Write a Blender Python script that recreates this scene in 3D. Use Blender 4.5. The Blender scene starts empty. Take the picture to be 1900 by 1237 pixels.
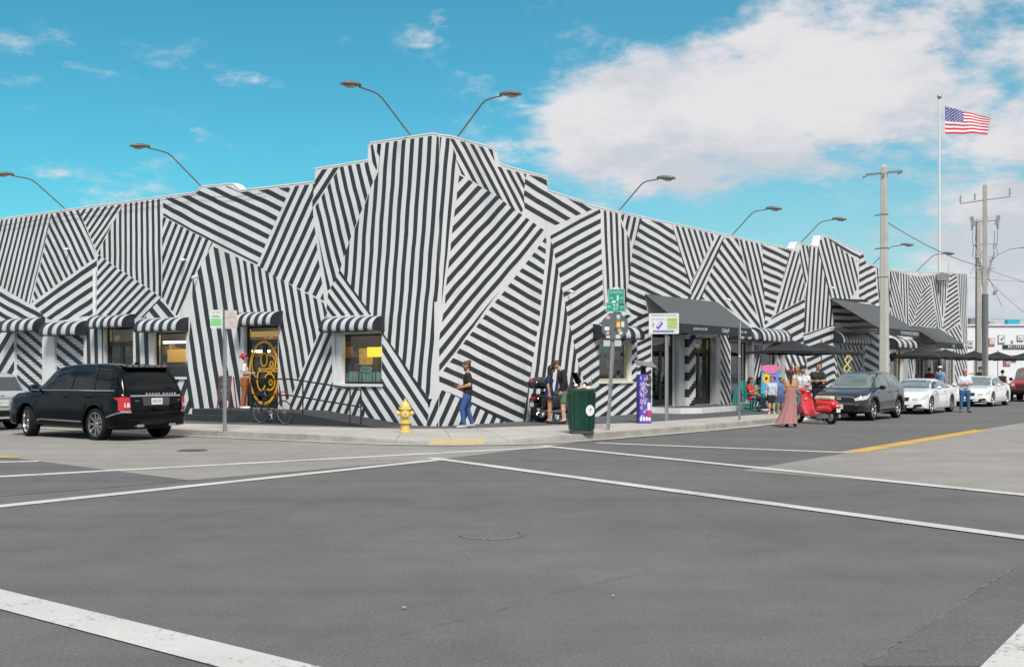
import bpy, bmesh, math, random
import numpy as np
from mathutils import Vector, Matrix
from mathutils.bvhtree import BVHTree
from mathutils.geometry import tessellate_polygon
S = bpy.context.scene
C = S.collection
R = math.radians
random.seed(7)
# ---------------------------------------------------------------- camera
F = 2080.0; HX = 950.0; HY = 688.0; CH = 1.65      # focal length, principal column and horizon row in photo pixels, eye height
cd = bpy.data.cameras.new('camera'); cam = bpy.data.objects.new('camera', cd); C.objects.link(cam)
cam.location = (0, 0, CH); cam.rotation_euler = (R(90), 0, 0)
cd.sensor_width = 36; cd.lens = 36 * F / 1900; cd.shift_y = (HY - 618.5) / 1900
cd.clip_end = 3000; cd.clip_start = .1
S.camera = cam
# ---------------------------------------------------------------- world
SUN_EL, SUN_AZ = 50, 169      # azimuth clockwise from +Y
w = bpy.data.worlds.new('World'); S.world = w; w.use_nodes = True
nt = w.node_tree; N = nt.nodes; LK = nt.links
for n in list(N): N.remove(n)
def nd(t, **k):
    n = N.new(t)
    for a, b in k.items():
        if a == 'inp':
            for i, val in b.items(): n.inputs[i].default_value = val
        else: setattr(n, a, b)
    return n
out = nd('ShaderNodeOutputWorld'); bg = nd('ShaderNodeBackground', inp={1: .066}); LK.new(bg.outputs[0], out.inputs[0])
sky = nd('ShaderNodeTexSky', sky_type='NISHITA', sun_disc=False, sun_elevation=R(SUN_EL), sun_rotation=R(SUN_AZ))
sky.air_density = 1.0; sky.dust_density = .6; sky.ozone_density = 2.0
tint = nd('ShaderNodeMix', data_type='RGBA', blend_type='MULTIPLY', inp={0: 1.0})
tint.inputs[7].default_value = (.36, 1.20, 1.16, 1)
LK.new(sky.outputs[0], tint.inputs[6])
tc = nd('ShaderNodeTexCoord')
sep = nd('ShaderNodeSeparateXYZ'); LK.new(tc.outputs['Generated'], sep.inputs[0])
def math_(op, a, b=None, c=None):
    n = nd('ShaderNodeMath', operation=op)
    for i, q in enumerate((a, b, c)):
        if q is None: continue
        if isinstance(q, (int, float)): n.inputs[i].default_value = q
        else: LK.new(q, n.inputs[i])
    return n.outputs[0]
def sstep(x, a, b, lo=0., hi=1.):
    n = nd('ShaderNodeMapRange', interpolation_type='SMOOTHSTEP', inp={1: a, 2: b, 3: lo, 4: hi}); LK.new(x, n.inputs[0]); return n.outputs[0]
X, Y, Z = sep.outputs
az = math_('ARCTAN2', X, Y)
el = math_('ARCSINE', Z)
cv = nd('ShaderNodeCombineXYZ'); LK.new(X, cv.inputs[0]); LK.new(Y, cv.inputs[1]); LK.new(math_('MULTIPLY', Z, 2.4), cv.inputs[2])
n1 = nd('ShaderNodeTexNoise', inp={'Scale': 4.2, 'Detail': 9, 'Roughness': .60, 'Lacunarity': 2.1, 'Distortion': .25}); LK.new(cv.outputs[0], n1.inputs['Vector'])
mp2 = nd('ShaderNodeMapping'); mp2.inputs['Location'].default_value = (5.3, 2.2, 1.9); LK.new(cv.outputs[0], mp2.inputs[0])
n2 = nd('ShaderNodeTexNoise', inp={'Scale': 10, 'Detail': 9, 'Roughness': .64}); LK.new(mp2.outputs[0], n2.inputs['Vector'])
# cloud bank: long front that starts right of the view's middle and slopes upward to the right; broken cloud elsewhere, extra cover added out of view to neutralise the skylight
edge = sstep(az, -.005, .10)
low = sstep(el, .125, .185)
topb = sstep(math_('SUBTRACT', el, math_('MULTIPLY', az, .16)), .225, .315, 1., 0.)
bank = math_('MULTIPLY', math_('MULTIPLY', edge, topb), math_('MAXIMUM', low, sstep(az, .34, .45)))
away = math_('MAXIMUM', sstep(math_('ABSOLUTE', az), .62, 1.2), sstep(el, .45, .8))
cover = math_('ADD', math_('MULTIPLY', math_('MAXIMUM', bank, math_('MULTIPLY', away, .80)), .275), math_('ADD', math_('MULTIPLY', n1.outputs[0], .95), math_('ADD', math_('MULTIPLY', n2.outputs[0], .45), -.20)))
cm = math_('MULTIPLY', sstep(cover, .575, .78), .95)
wm = sstep(n2.outputs[0], .545, .70)
wsel = sstep(n1.outputs[0], .45, .58)
wis = math_('MULTIPLY', math_('MULTIPLY', wm, wsel), .8)
veil = math_('MULTIPLY', sstep(el, .0, .26, .80, .05), sstep(az, -.25, .38, .12, 1.))
tot = math_('MINIMUM', math_('ADD', math_('MAXIMUM', cm, wis), math_('MULTIPLY', veil, .8)), .97)
ccol = nd('ShaderNodeMix', data_type='RGBA')
ccol.inputs[6].default_value = (5.9, 6.2, 6.75, 1); ccol.inputs[7].default_value = (7.9, 7.68, 7.85, 1)
LK.new(sstep(math_('SUBTRACT', n2.outputs[0], math_('MULTIPLY', sstep(el, .12, .27, .2, 0.), .9)), .26, .56), ccol.inputs[0])
mx = nd('ShaderNodeMix', data_type='RGBA'); LK.new(tot, mx.inputs[0]); LK.new(tint.outputs[2], mx.inputs[6]); LK.new(ccol.outputs[2], mx.inputs[7])
LK.new(mx.outputs[2], bg.inputs[0])
# ---------------------------------------------------------------- sun
sd = bpy.data.lights.new('sun', 'SUN'); so = bpy.data.objects.new('sun', sd); C.objects.link(so)
sd.energy = 3.1; sd.angle = R(16); sd.color = (1, .945, .88)
a, e = R(SUN_AZ), R(SUN_EL)
so.rotation_euler = Vector((math.sin(a) * math.cos(e), math.cos(a) * math.cos(e), math.sin(e))).to_track_quat('Z', 'Y').to_euler()
S.view_settings.view_transform = 'Standard'; S.view_settings.look = 'None'; S.view_settings.gamma = 1
S.view_settings.use_curve_mapping = False; S.view_settings.exposure = 0.62
S.render.engine = 'CYCLES'
S.cycles.max_bounces = 8; S.cycles.transparent_max_bounces = 16
# ---------------------------------------------------------------- helpers: materials
MT = {}
def mat(name, col, rough=.6, metal=0., var=0., scale=3., bump=0., bscale=60., coat=0., emit=None, alpha=None, rnd=0., spec=None, col2=None, stain=0.):
    if name in MT: return MT[name]
    m = bpy.data.materials.new(name); m.use_nodes = True; t = m.node_tree; b = t.nodes['Principled BSDF']
    c = (*col, 1)
    b.inputs['Base Color'].default_value = c; b.inputs['Roughness'].default_value = rough; b.inputs['Metallic'].default_value = metal
    if coat: b.inputs['Coat Weight'].default_value = coat; b.inputs['Coat Roughness'].default_value = .03
    if spec is not None: b.inputs['Specular IOR Level'].default_value = spec
    if emit: b.inputs['Emission Color'].default_value = (*emit[0], 1); b.inputs['Emission Strength'].default_value = emit[1]
    tcn = None
    if var or bump or rnd or stain:
        tcn = t.nodes.new('ShaderNodeTexCoord')
    cur = None
    def mixc(fac, src, dark):
        mm = t.nodes.new('ShaderNodeMix'); mm.data_type = 'RGBA'; mm.blend_type = 'MULTIPLY'
        t.links.new(fac, mm.inputs[0])
        if src is None: mm.inputs[6].default_value = c
        else: t.links.new(src, mm.inputs[6])
        mm.inputs[7].default_value = (*dark, 1); return mm.outputs[2]
    if var:
        for sc, am in ((scale, var), (scale * 9, var * .55)):
            n = t.nodes.new('ShaderNodeTexNoise'); n.inputs['Scale'].default_value = sc; n.inputs['Detail'].default_value = 7; n.inputs['Roughness'].default_value = .6
            t.links.new(tcn.outputs['Object'], n.inputs['Vector'])
            r = t.nodes.new('ShaderNodeMapRange'); r.inputs[1].default_value = .35; r.inputs[2].default_value = .65; t.links.new(n.outputs[0], r.inputs[0])
            cur = mixc(r.outputs[0], cur, (1 - am,) * 3 if col2 is None or sc != scale else tuple(min(1, x) for x in col2))
    if stain:
        n = t.nodes.new('ShaderNodeTexNoise'); n.inputs['Scale'].default_value = .9; n.inputs['Detail'].default_value = 9; n.inputs['Roughness'].default_value = .72
        mp = t.nodes.new('ShaderNodeMapping'); mp.inputs['Scale'].default_value = (1, 1, .25); t.links.new(tcn.outputs['Object'], mp.inputs[0]); t.links.new(mp.outputs[0], n.inputs['Vector'])
        r = t.nodes.new('ShaderNodeMapRange'); r.inputs[1].default_value = .52; r.inputs[2].default_value = .75; t.links.new(n.outputs[0], r.inputs[0])
        cur = mixc(r.outputs[0], cur, (1 - stain, 1 - stain * 1.05, 1 - stain * 1.15))
    if rnd:
        oi = t.nodes.new('ShaderNodeObjectInfo'); cur = mixc(oi.outputs['Random'], cur, (1 - rnd,) * 3)
    if cur is not None: t.links.new(cur, b.inputs['Base Color'])
    if bump:
        n = t.nodes.new('ShaderNodeTexNoise'); n.inputs['Scale'].default_value = bscale; n.inputs['Detail'].default_value = 5
        t.links.new(tcn.outputs['Object'], n.inputs['Vector'])
        bm = t.nodes.new('ShaderNodeBump'); bm.inputs['Strength'].default_value = bump; bm.inputs['Distance'].default_value = .01
        t.links.new(n.outputs[0], bm.inputs['Height']); t.links.new(bm.outputs[0], b.inputs['Normal'])
    MT[name] = m; return m
def glass_mat(name, col=(.75, .85, .85), a=.5):
    if name in MT: return MT[name]
    m = bpy.data.materials.new(name); m.use_nodes = True; t = m.node_tree
    for n in list(t.nodes): t.nodes.remove(n)
    o = t.nodes.new('ShaderNodeOutputMaterial'); g = t.nodes.new('ShaderNodeBsdfGlossy'); g.inputs['Roughness'].default_value = .02
    tr = t.nodes.new('ShaderNodeBsdfTransparent'); tr.inputs[0].default_value = (*col, 1)
    fr = t.nodes.new('ShaderNodeFresnel'); fr.inputs[0].default_value = 1.5
    mr = t.nodes.new('ShaderNodeMath'); mr.operation = 'MULTIPLY_ADD'; mr.inputs[1].default_value = 1.2; mr.inputs[2].default_value = .03; t.links.new(fr.outputs[0], mr.inputs[0])
    ge = t.nodes.new('ShaderNodeNewGeometry'); sb_ = t.nodes.new('ShaderNodeMath'); sb_.operation = 'SUBTRACT'; sb_.inputs[0].default_value = 1; t.links.new(ge.outputs['Backfacing'], sb_.inputs[1]); mu = t.nodes.new('ShaderNodeMath'); mu.operation = 'MULTIPLY'; t.links.new(mr.outputs[0], mu.inputs[0]); t.links.new(sb_.outputs[0], mu.inputs[1])
    mx = t.nodes.new('ShaderNodeMixShader'); t.links.new(mu.outputs[0], mx.inputs[0]); t.links.new(tr.outputs[0], mx.inputs[1]); t.links.new(g.outputs[0], mx.inputs[2]); t.links.new(mx.outputs[0], o.inputs[0])
    MT[name] = m; return m
def ground_mat(name, col, speck=.35, blotch=.12, paint=None, wear=.5, streak=None, bump=.5):
    m = bpy.data.materials.new(name); m.use_nodes = True; t = m.node_tree; b = t.nodes['Principled BSDF']; b.inputs['Roughness'].default_value = .92; b.inputs['Specular IOR Level'].default_value = .25
    T = lambda k, **v: (lambda n: ([n.inputs.__getitem__(a.replace('_', ' ')).__setattr__('default_value', q) for a, q in v.items()], n)[1])(t.nodes.new(k))
    tc = t.nodes.new('ShaderNodeTexCoord'); P = tc.outputs['Object']
    def noise(sc, det=6, ro=.6, vec=None): n = T('ShaderNodeTexNoise', Scale=sc, Detail=det, Roughness=ro); t.links.new(vec or P, n.inputs['Vector']); return n.outputs[0]
    def rng(x, a, b_, lo, hi): n = t.nodes.new('ShaderNodeMapRange'); [setattr(n.inputs[i], 'default_value', q) for i, q in ((1, a), (2, b_), (3, lo), (4, hi))]; t.links.new(x, n.inputs[0]); return n.outputs[0]
    def mul(x, y): n = t.nodes.new('ShaderNodeMath'); n.operation = 'MULTIPLY'; t.links.new(x, n.inputs[0]); t.links.new(y, n.inputs[1]); return n.outputs[0]
    f = mul(rng(noise(.16, 5, .55), .3, .7, 1 - blotch, 1 + blotch), rng(noise(1.3, 8, .7), .3, .7, 1 - blotch * .7, 1 + blotch * .7))
    f = mul(f, rng(noise(38, 3, .8), .32, .68, 1 - speck, 1 + speck)); f = mul(f, rng(noise(140, 2, .9), .3, .7, 1 - speck * .8, 1 + speck * .8))
    mp = t.nodes.new('ShaderNodeMapping'); mp.inputs['Rotation'].default_value = (0, 0, R(54)); mp.inputs['Scale'].default_value = (.05, 1.1, 1); t.links.new(P, mp.inputs[0]); f = mul(f, rng(noise(1.0, 5, .6, mp.outputs[0]), .35, .65, .93, 1.06))
    f = mul(f, rng(noise(2.2, 9, .75), .66, .73, 1, .78))
    v = T('ShaderNodeTexVoronoi', Scale=.34); v.feature = 'DISTANCE_TO_EDGE'; dn = T('ShaderNodeTexNoise', Scale=1.4, Detail=8); t.links.new(P, dn.inputs['Vector']); va = t.nodes.new('ShaderNodeVectorMath'); va.operation = 'MULTIPLY_ADD'; va.inputs[1].default_value = (.9, .9, 0); t.links.new(dn.outputs[1], va.inputs[0]); t.links.new(P, va.inputs[2]); t.links.new(va.outputs[0], v.inputs['Vector'])
    crack = mul(rng(v.outputs[0], .0, .006, 1, 0), rng(noise(.5, 3), .55, .66, 0, .22)); inv = t.nodes.new('ShaderNodeMath'); inv.operation = 'SUBTRACT'; inv.inputs[0].default_value = 1; t.links.new(crack, inv.inputs[1]); f = mul(f, inv.outputs[0])
    mx = t.nodes.new('ShaderNodeMix'); mx.data_type = 'RGBA'; mx.inputs[6].default_value = (*col, 1); mx.inputs[7].default_value = (*(paint or col), 1)
    if paint:
        q = noise(16, 9, .8); q2 = noise(1.7, 4, .6); ad = t.nodes.new('ShaderNodeMath'); ad.operation = 'ADD'; t.links.new(q, ad.inputs[0]); t.links.new(rng(q2, .3, .7, -.12, .10), ad.inputs[1]); t.links.new(rng(ad.outputs[0], .30 + wear * .16, .36 + wear * .2, 0.12, 1), mx.inputs[0])
    vs = t.nodes.new('ShaderNodeVectorMath'); vs.operation = 'SCALE'; t.links.new(mx.outputs[2], vs.inputs[0]); t.links.new(f, vs.inputs['Scale']); t.links.new(vs.outputs[0], b.inputs['Base Color'])
    bp = t.nodes.new('ShaderNodeBump'); bp.inputs['Strength'].default_value = bump; bp.inputs['Distance'].default_value = .01; t.links.new(noise(70, 4, .7), bp.inputs['Height']); t.links.new(bp.outputs[0], b.inputs['Normal']); MT[name] = m; return m
# ---------------------------------------------------------------- helpers: meshes
class MB:
    def __init__(s): s.v = []; s.f = []; s.m = []; s.M = Matrix.Identity(4)
    def vs(s, pts):
        i = len(s.v); s.v += [tuple(s.M @ Vector(p)) for p in pts]; return i
    def poly(s, pts, mi=0):
        i = s.vs(pts); s.f.append(tuple(range(i, i + len(pts)))); s.m.append(mi)
    def faces(s, pts, fs, mi=0):
        i = s.vs(pts)
        for f in fs: s.f.append(tuple(i + k for k in f)); s.m.append(mi)
    def box(s, c, d, mi=0, rot=None, taper=1.):
        hx, hy, hz = d[0] / 2, d[1] / 2, d[2] / 2
        p = [Vector((sx * hx * (taper if sz > 0 else 1), sy * hy * (taper if sz > 0 else 1), sz * hz)) for sz in (-1, 1) for sy in (-1, 1) for sx in (-1, 1)]
        if rot is not None: p = [rot @ q for q in p]
        p = [q + Vector(c) for q in p]
        s.faces(p, [(0, 2, 3, 1), (4, 5, 7, 6), (0, 1, 5, 4), (2, 6, 7, 3), (0, 4, 6, 2), (1, 3, 7, 5)], mi)
    def rbox(s, c, d, r, mi=0, rot=None, axis=2, n=3):
        """box rounded about one axis"""
        o = [0, 1, 2]; o.remove(axis); a, b = o
        r = min(r, d[a] / 2 - 1e-4, d[b] / 2 - 1e-4); pr = []
        for qx, qy, st in ((1, 1, 0), (-1, 1, 90), (-1, -1, 180), (1, -1, 270)):
            for k in range(n + 1):
                an = R(st + 90 * k / n); pr.append((qx * (d[a] / 2 - r) + r * math.cos(an), qy * (d[b] / 2 - r) + r * math.sin(an)))
        P = []
        for e in (-.5, .5):
            for u, v_ in pr:
                q = [0, 0, 0]; q[a] = u; q[b] = v_; q[axis] = e * d[axis]; q = Vector(q)
                if rot is not None: q = rot @ q
                P.append(q + Vector(c))
        m = len(pr); fs = [tuple(range(m)), tuple(range(m, 2 * m))] + [(i, (i + 1) % m, m + (i + 1) % m, m + i) for i in range(m)]
        s.faces(P, fs, mi)
    def tube(s, pts, r, n=8, mi=0, caps=True, closed=False):
        pts = [Vector(p) for p in pts]; k = len(pts); rr = r if isinstance(r, (list, tuple)) else [r] * k
        rings = []; up = None
        for i, p in enumerate(pts):
            a = pts[(i - 1) % k] if (i > 0 or closed) else pts[0]; b = pts[(i + 1) % k] if (i < k - 1 or closed) else pts[-1]
            d = (b - a); d = d.normalized() if d.length > 1e-9 else Vector((0, 0, 1))
            if up is None: up = d.orthogonal().normalized()
            up = (up - d * up.dot(d)); up = up.normalized() if up.length > 1e-6 else d.orthogonal().normalized()
            sd_ = d.cross(up)
            rings.append([p + (up * math.cos(2 * math.pi * j / n) + sd_ * math.sin(2 * math.pi * j / n)) * rr[i] for j in range(n)])
        P = [q for g in rings for q in g]; fs = []
        for i in range(k if closed else k - 1):
            i2 = (i + 1) % k
            for j in range(n): fs.append((i * n + j, i * n + (j + 1) % n, i2 * n + (j + 1) % n, i2 * n + j))
        if caps and not closed: fs += [tuple(range(n))[::-1], tuple(range((k - 1) * n, k * n))]
        s.faces(P, fs, mi)
    def lathe(s, prof, n=20, mi=0, o=(0, 0, 0), rot=None, caps=True):
        P = []
        for r, z in prof:
            for j in range(n):
                q = Vector((r * math.cos(2 * math.pi * j / n), r * math.sin(2 * math.pi * j / n), z))
                if rot is not None: q = rot @ q
                P.append(q + Vector(o))
        fs = []; k = len(prof)
        for i in range(k - 1):
            for j in range(n): fs.append((i * n + j, i * n + (j + 1) % n, (i + 1) * n + (j + 1) % n, (i + 1) * n + j))
        if caps and prof[0][0] > 1e-4: fs.append(tuple(range(n))[::-1])
        if caps and prof[-1][0] > 1e-4: fs.append(tuple(range((k - 1) * n, k * n)))
        s.faces(P, fs, mi)
    def ball(s, c, r, n=12, mi=0, rot=None):
        r = (r, r, r) if isinstance(r, (int, float)) else r
        P = []; h = n // 2
        for i in range(h + 1):
            th = math.pi * i / h
            for j in range(n):
                q = Vector((r[0] * math.sin(th) * math.cos(2 * math.pi * j / n), r[1] * math.sin(th) * math.sin(2 * math.pi * j / n), -r[2] * math.cos(th)))
                if rot is not None: q = rot @ q
                P.append(q + Vector(c))
        s.faces(P, [(i * n + j, i * n + (j + 1) % n, (i + 1) * n + (j + 1) % n, (i + 1) * n + j) for i in range(h) for j in range(n)], mi)
    def prism(s, pts, off, mi=0):
        """polygon pts (3D, planar) swept by vector off"""
        k = len(pts); P = [Vector(p) for p in pts] + [Vector(p) + Vector(off) for p in pts]
        s.faces(P, [tuple(range(k))[::-1], tuple(range(k, 2 * k))] + [(i, (i + 1) % k, k + (i + 1) % k, k + i) for i in range(k)], mi)
def link(name, me, parent=None, mats=()):
    o = bpy.data.objects.new(name, me); C.objects.link(o)
    for m in mats: me.materials.append(m)
    if parent is not None: o.parent = parent
    return o
def obj(name, mb, mats, parent=None, smooth=35, label=None, recalc=True):
    if not isinstance(mats, (list, tuple)): mats = [mats]
    me = bpy.data.meshes.new(name); me.from_pydata(mb.v, [], mb.f)
    for p, i in zip(me.polygons, mb.m): p.material_index = i
    if recalc:
        bm = bmesh.new(); bm.from_mesh(me); bmesh.ops.remove_doubles(bm, verts=bm.verts, dist=1e-5)
        bmesh.ops.recalc_face_normals(bm, faces=bm.faces); bm.to_mesh(me); bm.free()
    me.update()
    if smooth: me.shade_smooth(); me.set_sharp_from_angle(angle=R(smooth))
    o = link(name, me, parent, mats)
    if label: o['label'] = label
    return o
def tag(o, label=None, cat=None, group=None, kind=None):
    if label: o['label'] = label
    if cat: o['category'] = cat
    if group: o['group'] = group
    if kind: o['kind'] = kind
    return o
def thing(name, label, cat, loc=(0, 0, 0), rotz=0., group=None):
    o = bpy.data.objects.new(name, None); C.objects.link(o); o.location = loc; o.rotation_euler = (0, 0, rotz)
    return tag(o, label, cat, group)
def struct(name, mb, m, parent=None, smooth=0, **k):
    o = obj(name, mb, m, parent, smooth, **k)
    if parent is None: o['kind'] = 'structure'
    return o
def text_mb(mb, s, M, width=None, height=None, mi=0, depth=.004, sp=1.):
    cu = bpy.data.curves.new('lettering', 'FONT'); cu.body = s; cu.size = 1; cu.extrude = 0; cu.align_x = 'CENTER'; cu.space_character = sp; cu.resolution_u = 2
    o = bpy.data.objects.new('lettering', cu); me = bpy.data.meshes.new_from_object(o)
    P = [v.co.copy() for v in me.vertices]
    if P:
        x0, x1 = min(p.x for p in P), max(p.x for p in P); y0, y1 = min(p.y for p in P), max(p.y for p in P)
        sx = width / (x1 - x0) if width else None; sy = height / (y1 - y0) if height else None
        sx = sx or sy; sy = sy or sx
        P = [M @ Vector(((p.x - (x0 + x1) / 2) * sx, (p.y - (y0 + y1) / 2) * sy, depth)) for p in P]
        mb.faces(P, [tuple(f.vertices) for f in me.polygons], mi)
    bpy.data.meshes.remove(me); bpy.data.objects.remove(o); bpy.data.curves.remove(cu)
def basis(x, y, o):
    x = Vector(x).normalized(); y = Vector(y).normalized(); z = x.cross(y)
    M = Matrix((x, y, z)).transposed().to_4x4(); M.translation = Vector(o); return M
def copy_tree(o, parent=None):
    c = o.copy(); C.objects.link(c); c.parent = parent
    for ch in list(o.children): copy_tree(ch, c)
    return c
# ---------------------------------------------------------------- place: photo pixel -> ground, street directions, wall frames
def G(px, py, z=0.):
    d = (CH - z) * F / (py - HY); return Vector(((px - HX) / F * d, d, z))
UR = Vector((1510, F, 0)).normalized(); UL = Vector((-UR.y, UR.x, 0))
NL = Vector((-UR.x, -UR.y, 0)); NR = Vector((UR.y, -UR.x, 0))
CO = Vector((-1.97, 30.3, 0))
def L(t, d=0., z=0.): return CO + UL * t + NL * d + Vector((0, 0, z))
def Rw(t, d=0., z=0.): return CO + UR * t + NR * d + Vector((0, 0, z))
def onwall(px, py, side):
    r = (px - HX) / F; U = UL if side == 'L' else UR
    t = (r * CO.y - CO.x) / (U.x - r * U.y); Zd = CO.y + U.y * t
    return t, CH + (HY - py) / F * Zd
def clip(poly, a, b, c):
    """keep a*x+b*y<=c"""
    o = []; n = len(poly)
    for i in range(n):
        p, q = poly[i], poly[(i + 1) % n]; fp = a * p[0] + b * p[1] - c; fq = a * q[0] + b * q[1] - c
        if fp <= 0: o.append(p)
        if (fp < 0 < fq) or (fq < 0 < fp):
            k = fp / (fp - fq); o.append((p[0] + (q[0] - p[0]) * k, p[1] + (q[1] - p[1]) * k))
    return o
def subtract(poly, r):
    x0, x1, y0, y1 = r; res = []
    a = clip(poly, 1, 0, x0)
    if len(a) > 2: res.append(a)
    a = clip(poly, -1, 0, -x1)
    if len(a) > 2: res.append(a)
    m = clip(clip(poly, -1, 0, -x0), 1, 0, x1)
    if len(m) > 2:
        for h in (clip(m, 0, 1, y0), clip(m, 0, -1, -y1)):
            if len(h) > 2: res.append(h)
    return res
def area(p): return abs(sum(p[i][0] * p[(i + 1) % len(p)][1] - p[(i + 1) % len(p)][0] * p[i][1] for i in range(len(p)))) / 2
def triang(poly):
    return [[poly[i] for i in t] for t in tessellate_polygon([[Vector((p[0], p[1], 0)) for p in poly]])]
# ================================================================ ground
asph = ground_mat('asphalt', (.116, .115, .113), .26, .15)
asph2 = ground_mat('asphalt_patch', (.106, .107, .107), .28, .14)
conc_road = ground_mat('worn_concrete_road', (.235, .224, .208), .18, .13)
conc = mat('sidewalk_concrete', (.42, .40, .37), .9, var=.14, scale=.8, bump=.3, bscale=60, rnd=.10)
kerbm = mat('kerb_concrete', (.36, .34, .31), .9, var=.35, scale=1.5, bump=.5, bscale=30)
gutter = ground_mat('gutter_concrete', (.32, .305, .28), .12, .16)
band = mat('painted_grey_walkway', (.088, .092, .102), .75, var=.22, scale=.6, bump=.2)
joint = mat('joint_dirt', (.20, .185, .165), .95)
wline = ground_mat('road_marking_white', (.15, .15, .15), .07, .06, paint=(.47, .47, .455), wear=.3)
yline = ground_mat('road_marking_yellow', (.2, .18, .14), .07, .08, paint=(.50, .31, .085), wear=.45)
blackp = mat('black_paint', (.018, .02, .024), .45)
g = MB(); g.poly([(-400, -60, 0), (400, -60, 0), (400, 700, 0), (-400, 700, 0)]); struct('ground', g, asph)
def sheet(name, pts, z, m):
    b = MB(); b.poly([(p[0], p[1], z) for p in pts]); return struct(name, b, m)
# light concrete lanes
sheet('concrete_lane', [G(0, 846.5), G(70, 855.5), G(351, 891), G(825, 851), G(1005, 829), G(1060, 822), G(1100, 816.5), L(0, 4.6), L(62, 5.0), L(62, 9.6)], .004, conc_road)
sheet('concrete_lane', [G(1577, 839), G(1376, 873), G(1517, 884), G(1718, 900), G(1900, 919), Rw(6, 20), Rw(160, 20), Rw(160, 11.35), G(1822, 797)], .004, conc_road)
# asphalt patch in the near right corner with its worn seam
sheet('asphalt_patch', [G(1600, 1237), G(1715, 1165), G(1790, 1112), G(1850, 1075), G(1900, 1046), G(2100, 1000), G(2300, 1237)], .004, asph2)
sm_ = MB()
seam0 = [G(1560, 1262), G(1612, 1228), G(1660, 1196), G(1715, 1163), G(1762, 1132), G(1800, 1104), G(1840, 1080), G(1880, 1056)]
def rough_line(pts, j=.012, n=7):
    o_ = []
    for a_, b_ in zip(pts, pts[1:]):
        for k in range(n): o_.append(a_.lerp(b_, k / n) + Vector((random.uniform(-j, j), random.uniform(-j, j), 0)))
    return o_ + [pts[-1]]
seam = rough_line(seam0)
for i in range(len(seam) - 1):
    if i % 9 == 5: continue
    a_, b_ = seam[i], seam[i + 1]; d_ = (b_ - a_).normalized(); q_ = Vector((-d_.y, d_.x, 0)) * .014
    sm_.poly([a_ - q_ + Vector((0, 0, .0055)), b_ - q_ * .7 + Vector((0, 0, .0055)), b_ + q_ * .9 + Vector((0, 0, .0055)), a_ + q_ + Vector((0, 0, .0055))])
for sm in ([G(560, 1250), G(640, 1214), G(760, 1172), G(900, 1140), G(1040, 1096), G(1180, 1066)], [G(180, 985), G(420, 948), G(640, 925)]):
    sm = rough_line(sm)
    for i in range(len(sm) - 1):
        if (i * 7) % 5 == 0: continue
        a_, b_ = sm[i], sm[i + 1]; d_ = (b_ - a_).normalized(); q_ = Vector((-d_.y, d_.x, 0)) * random.uniform(.003, .009)
        sm_.poly([a_ - q_ + Vector((0, 0, .0015)), b_ - q_ + Vector((0, 0, .0015)), b_ + q_ + Vector((0, 0, .0015)), a_ + q_ + Vector((0, 0, .0015))])
struct('asphalt_seam', sm_, mat('worn_seam', (.165, .163, .157), .95, var=.45, scale=7))
sheet('asphalt_patch', [G(0, 856), G(70, 856), G(351, 891.5), G(270, 899), G(0, 921)], .004, asph2)
# painted lines
def mark(name, p0, p1, w0, m, z=.009):
    p0, p1 = Vector(p0), Vector(p1); d_ = (p1 - p0); n_ = int(max(2, d_.length / .5)); q = Vector((-d_.y, d_.x, 0)).normalized(); b = MB(); rows = []
    for i in range(n_ + 1):
        c_ = p0 + d_ * i / n_; ww = w0 / 2
        rows.append((c_ - q * (ww + random.uniform(-.012, .008)), c_ + q * (ww + random.uniform(-.012, .008))))
    for i in range(n_): b.poly([(*rows[i][0][:2], z), (*rows[i + 1][0][:2], z), (*rows[i + 1][1][:2], z), (*rows[i][1][:2], z)])
    return struct(name, b, m)
mark('crosswalk_line', G(-240, 965), G(826, 852), .27, wline)
mark('crosswalk_line', G(-160, 893), G(1022, 829.5), .27, wline)
mark('crosswalk_line', G(800, 850), G(2000, 1012), .26, wline, .012)
mark('crosswalk_line', G(1005, 827.5), G(2100, 939), .26, wline, .012)
mark('stop_line', G(1108, 822), G(1588, 840.5), .26, wline)
mark('stop_line', G(-260, 862), G(72, 856), .26, wline)
yl = MB()
for dy in (11.30,):
    pass
mark('yellow_line', G(1580, 839), G(1822, 798), .42, yline, .009)
mark('yellow_line', G(-200, 842), G(36, 849.5), .3, yline, .013)
b = MB(); b.poly([(*G(-200, 1046)[:2], .009), (*G(-200, 1078)[:2], .009), (*G(0, 1131)[:2], .009), (*G(418, 1242)[:2], .009), (*G(900, 1380)[:2], .009), (*G(1080, 1362)[:2], .009), (*G(607, 1242)[:2], .009), (*G(0, 1094)[:2], .009)])
struct('crosswalk_line', b, wline)
sheet('crosswalk_line', [G(1818, 1240), G(1900, 1158), G(2300, 800), G(2500, 830), G(2050, 1240)], .009, wline)
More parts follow.
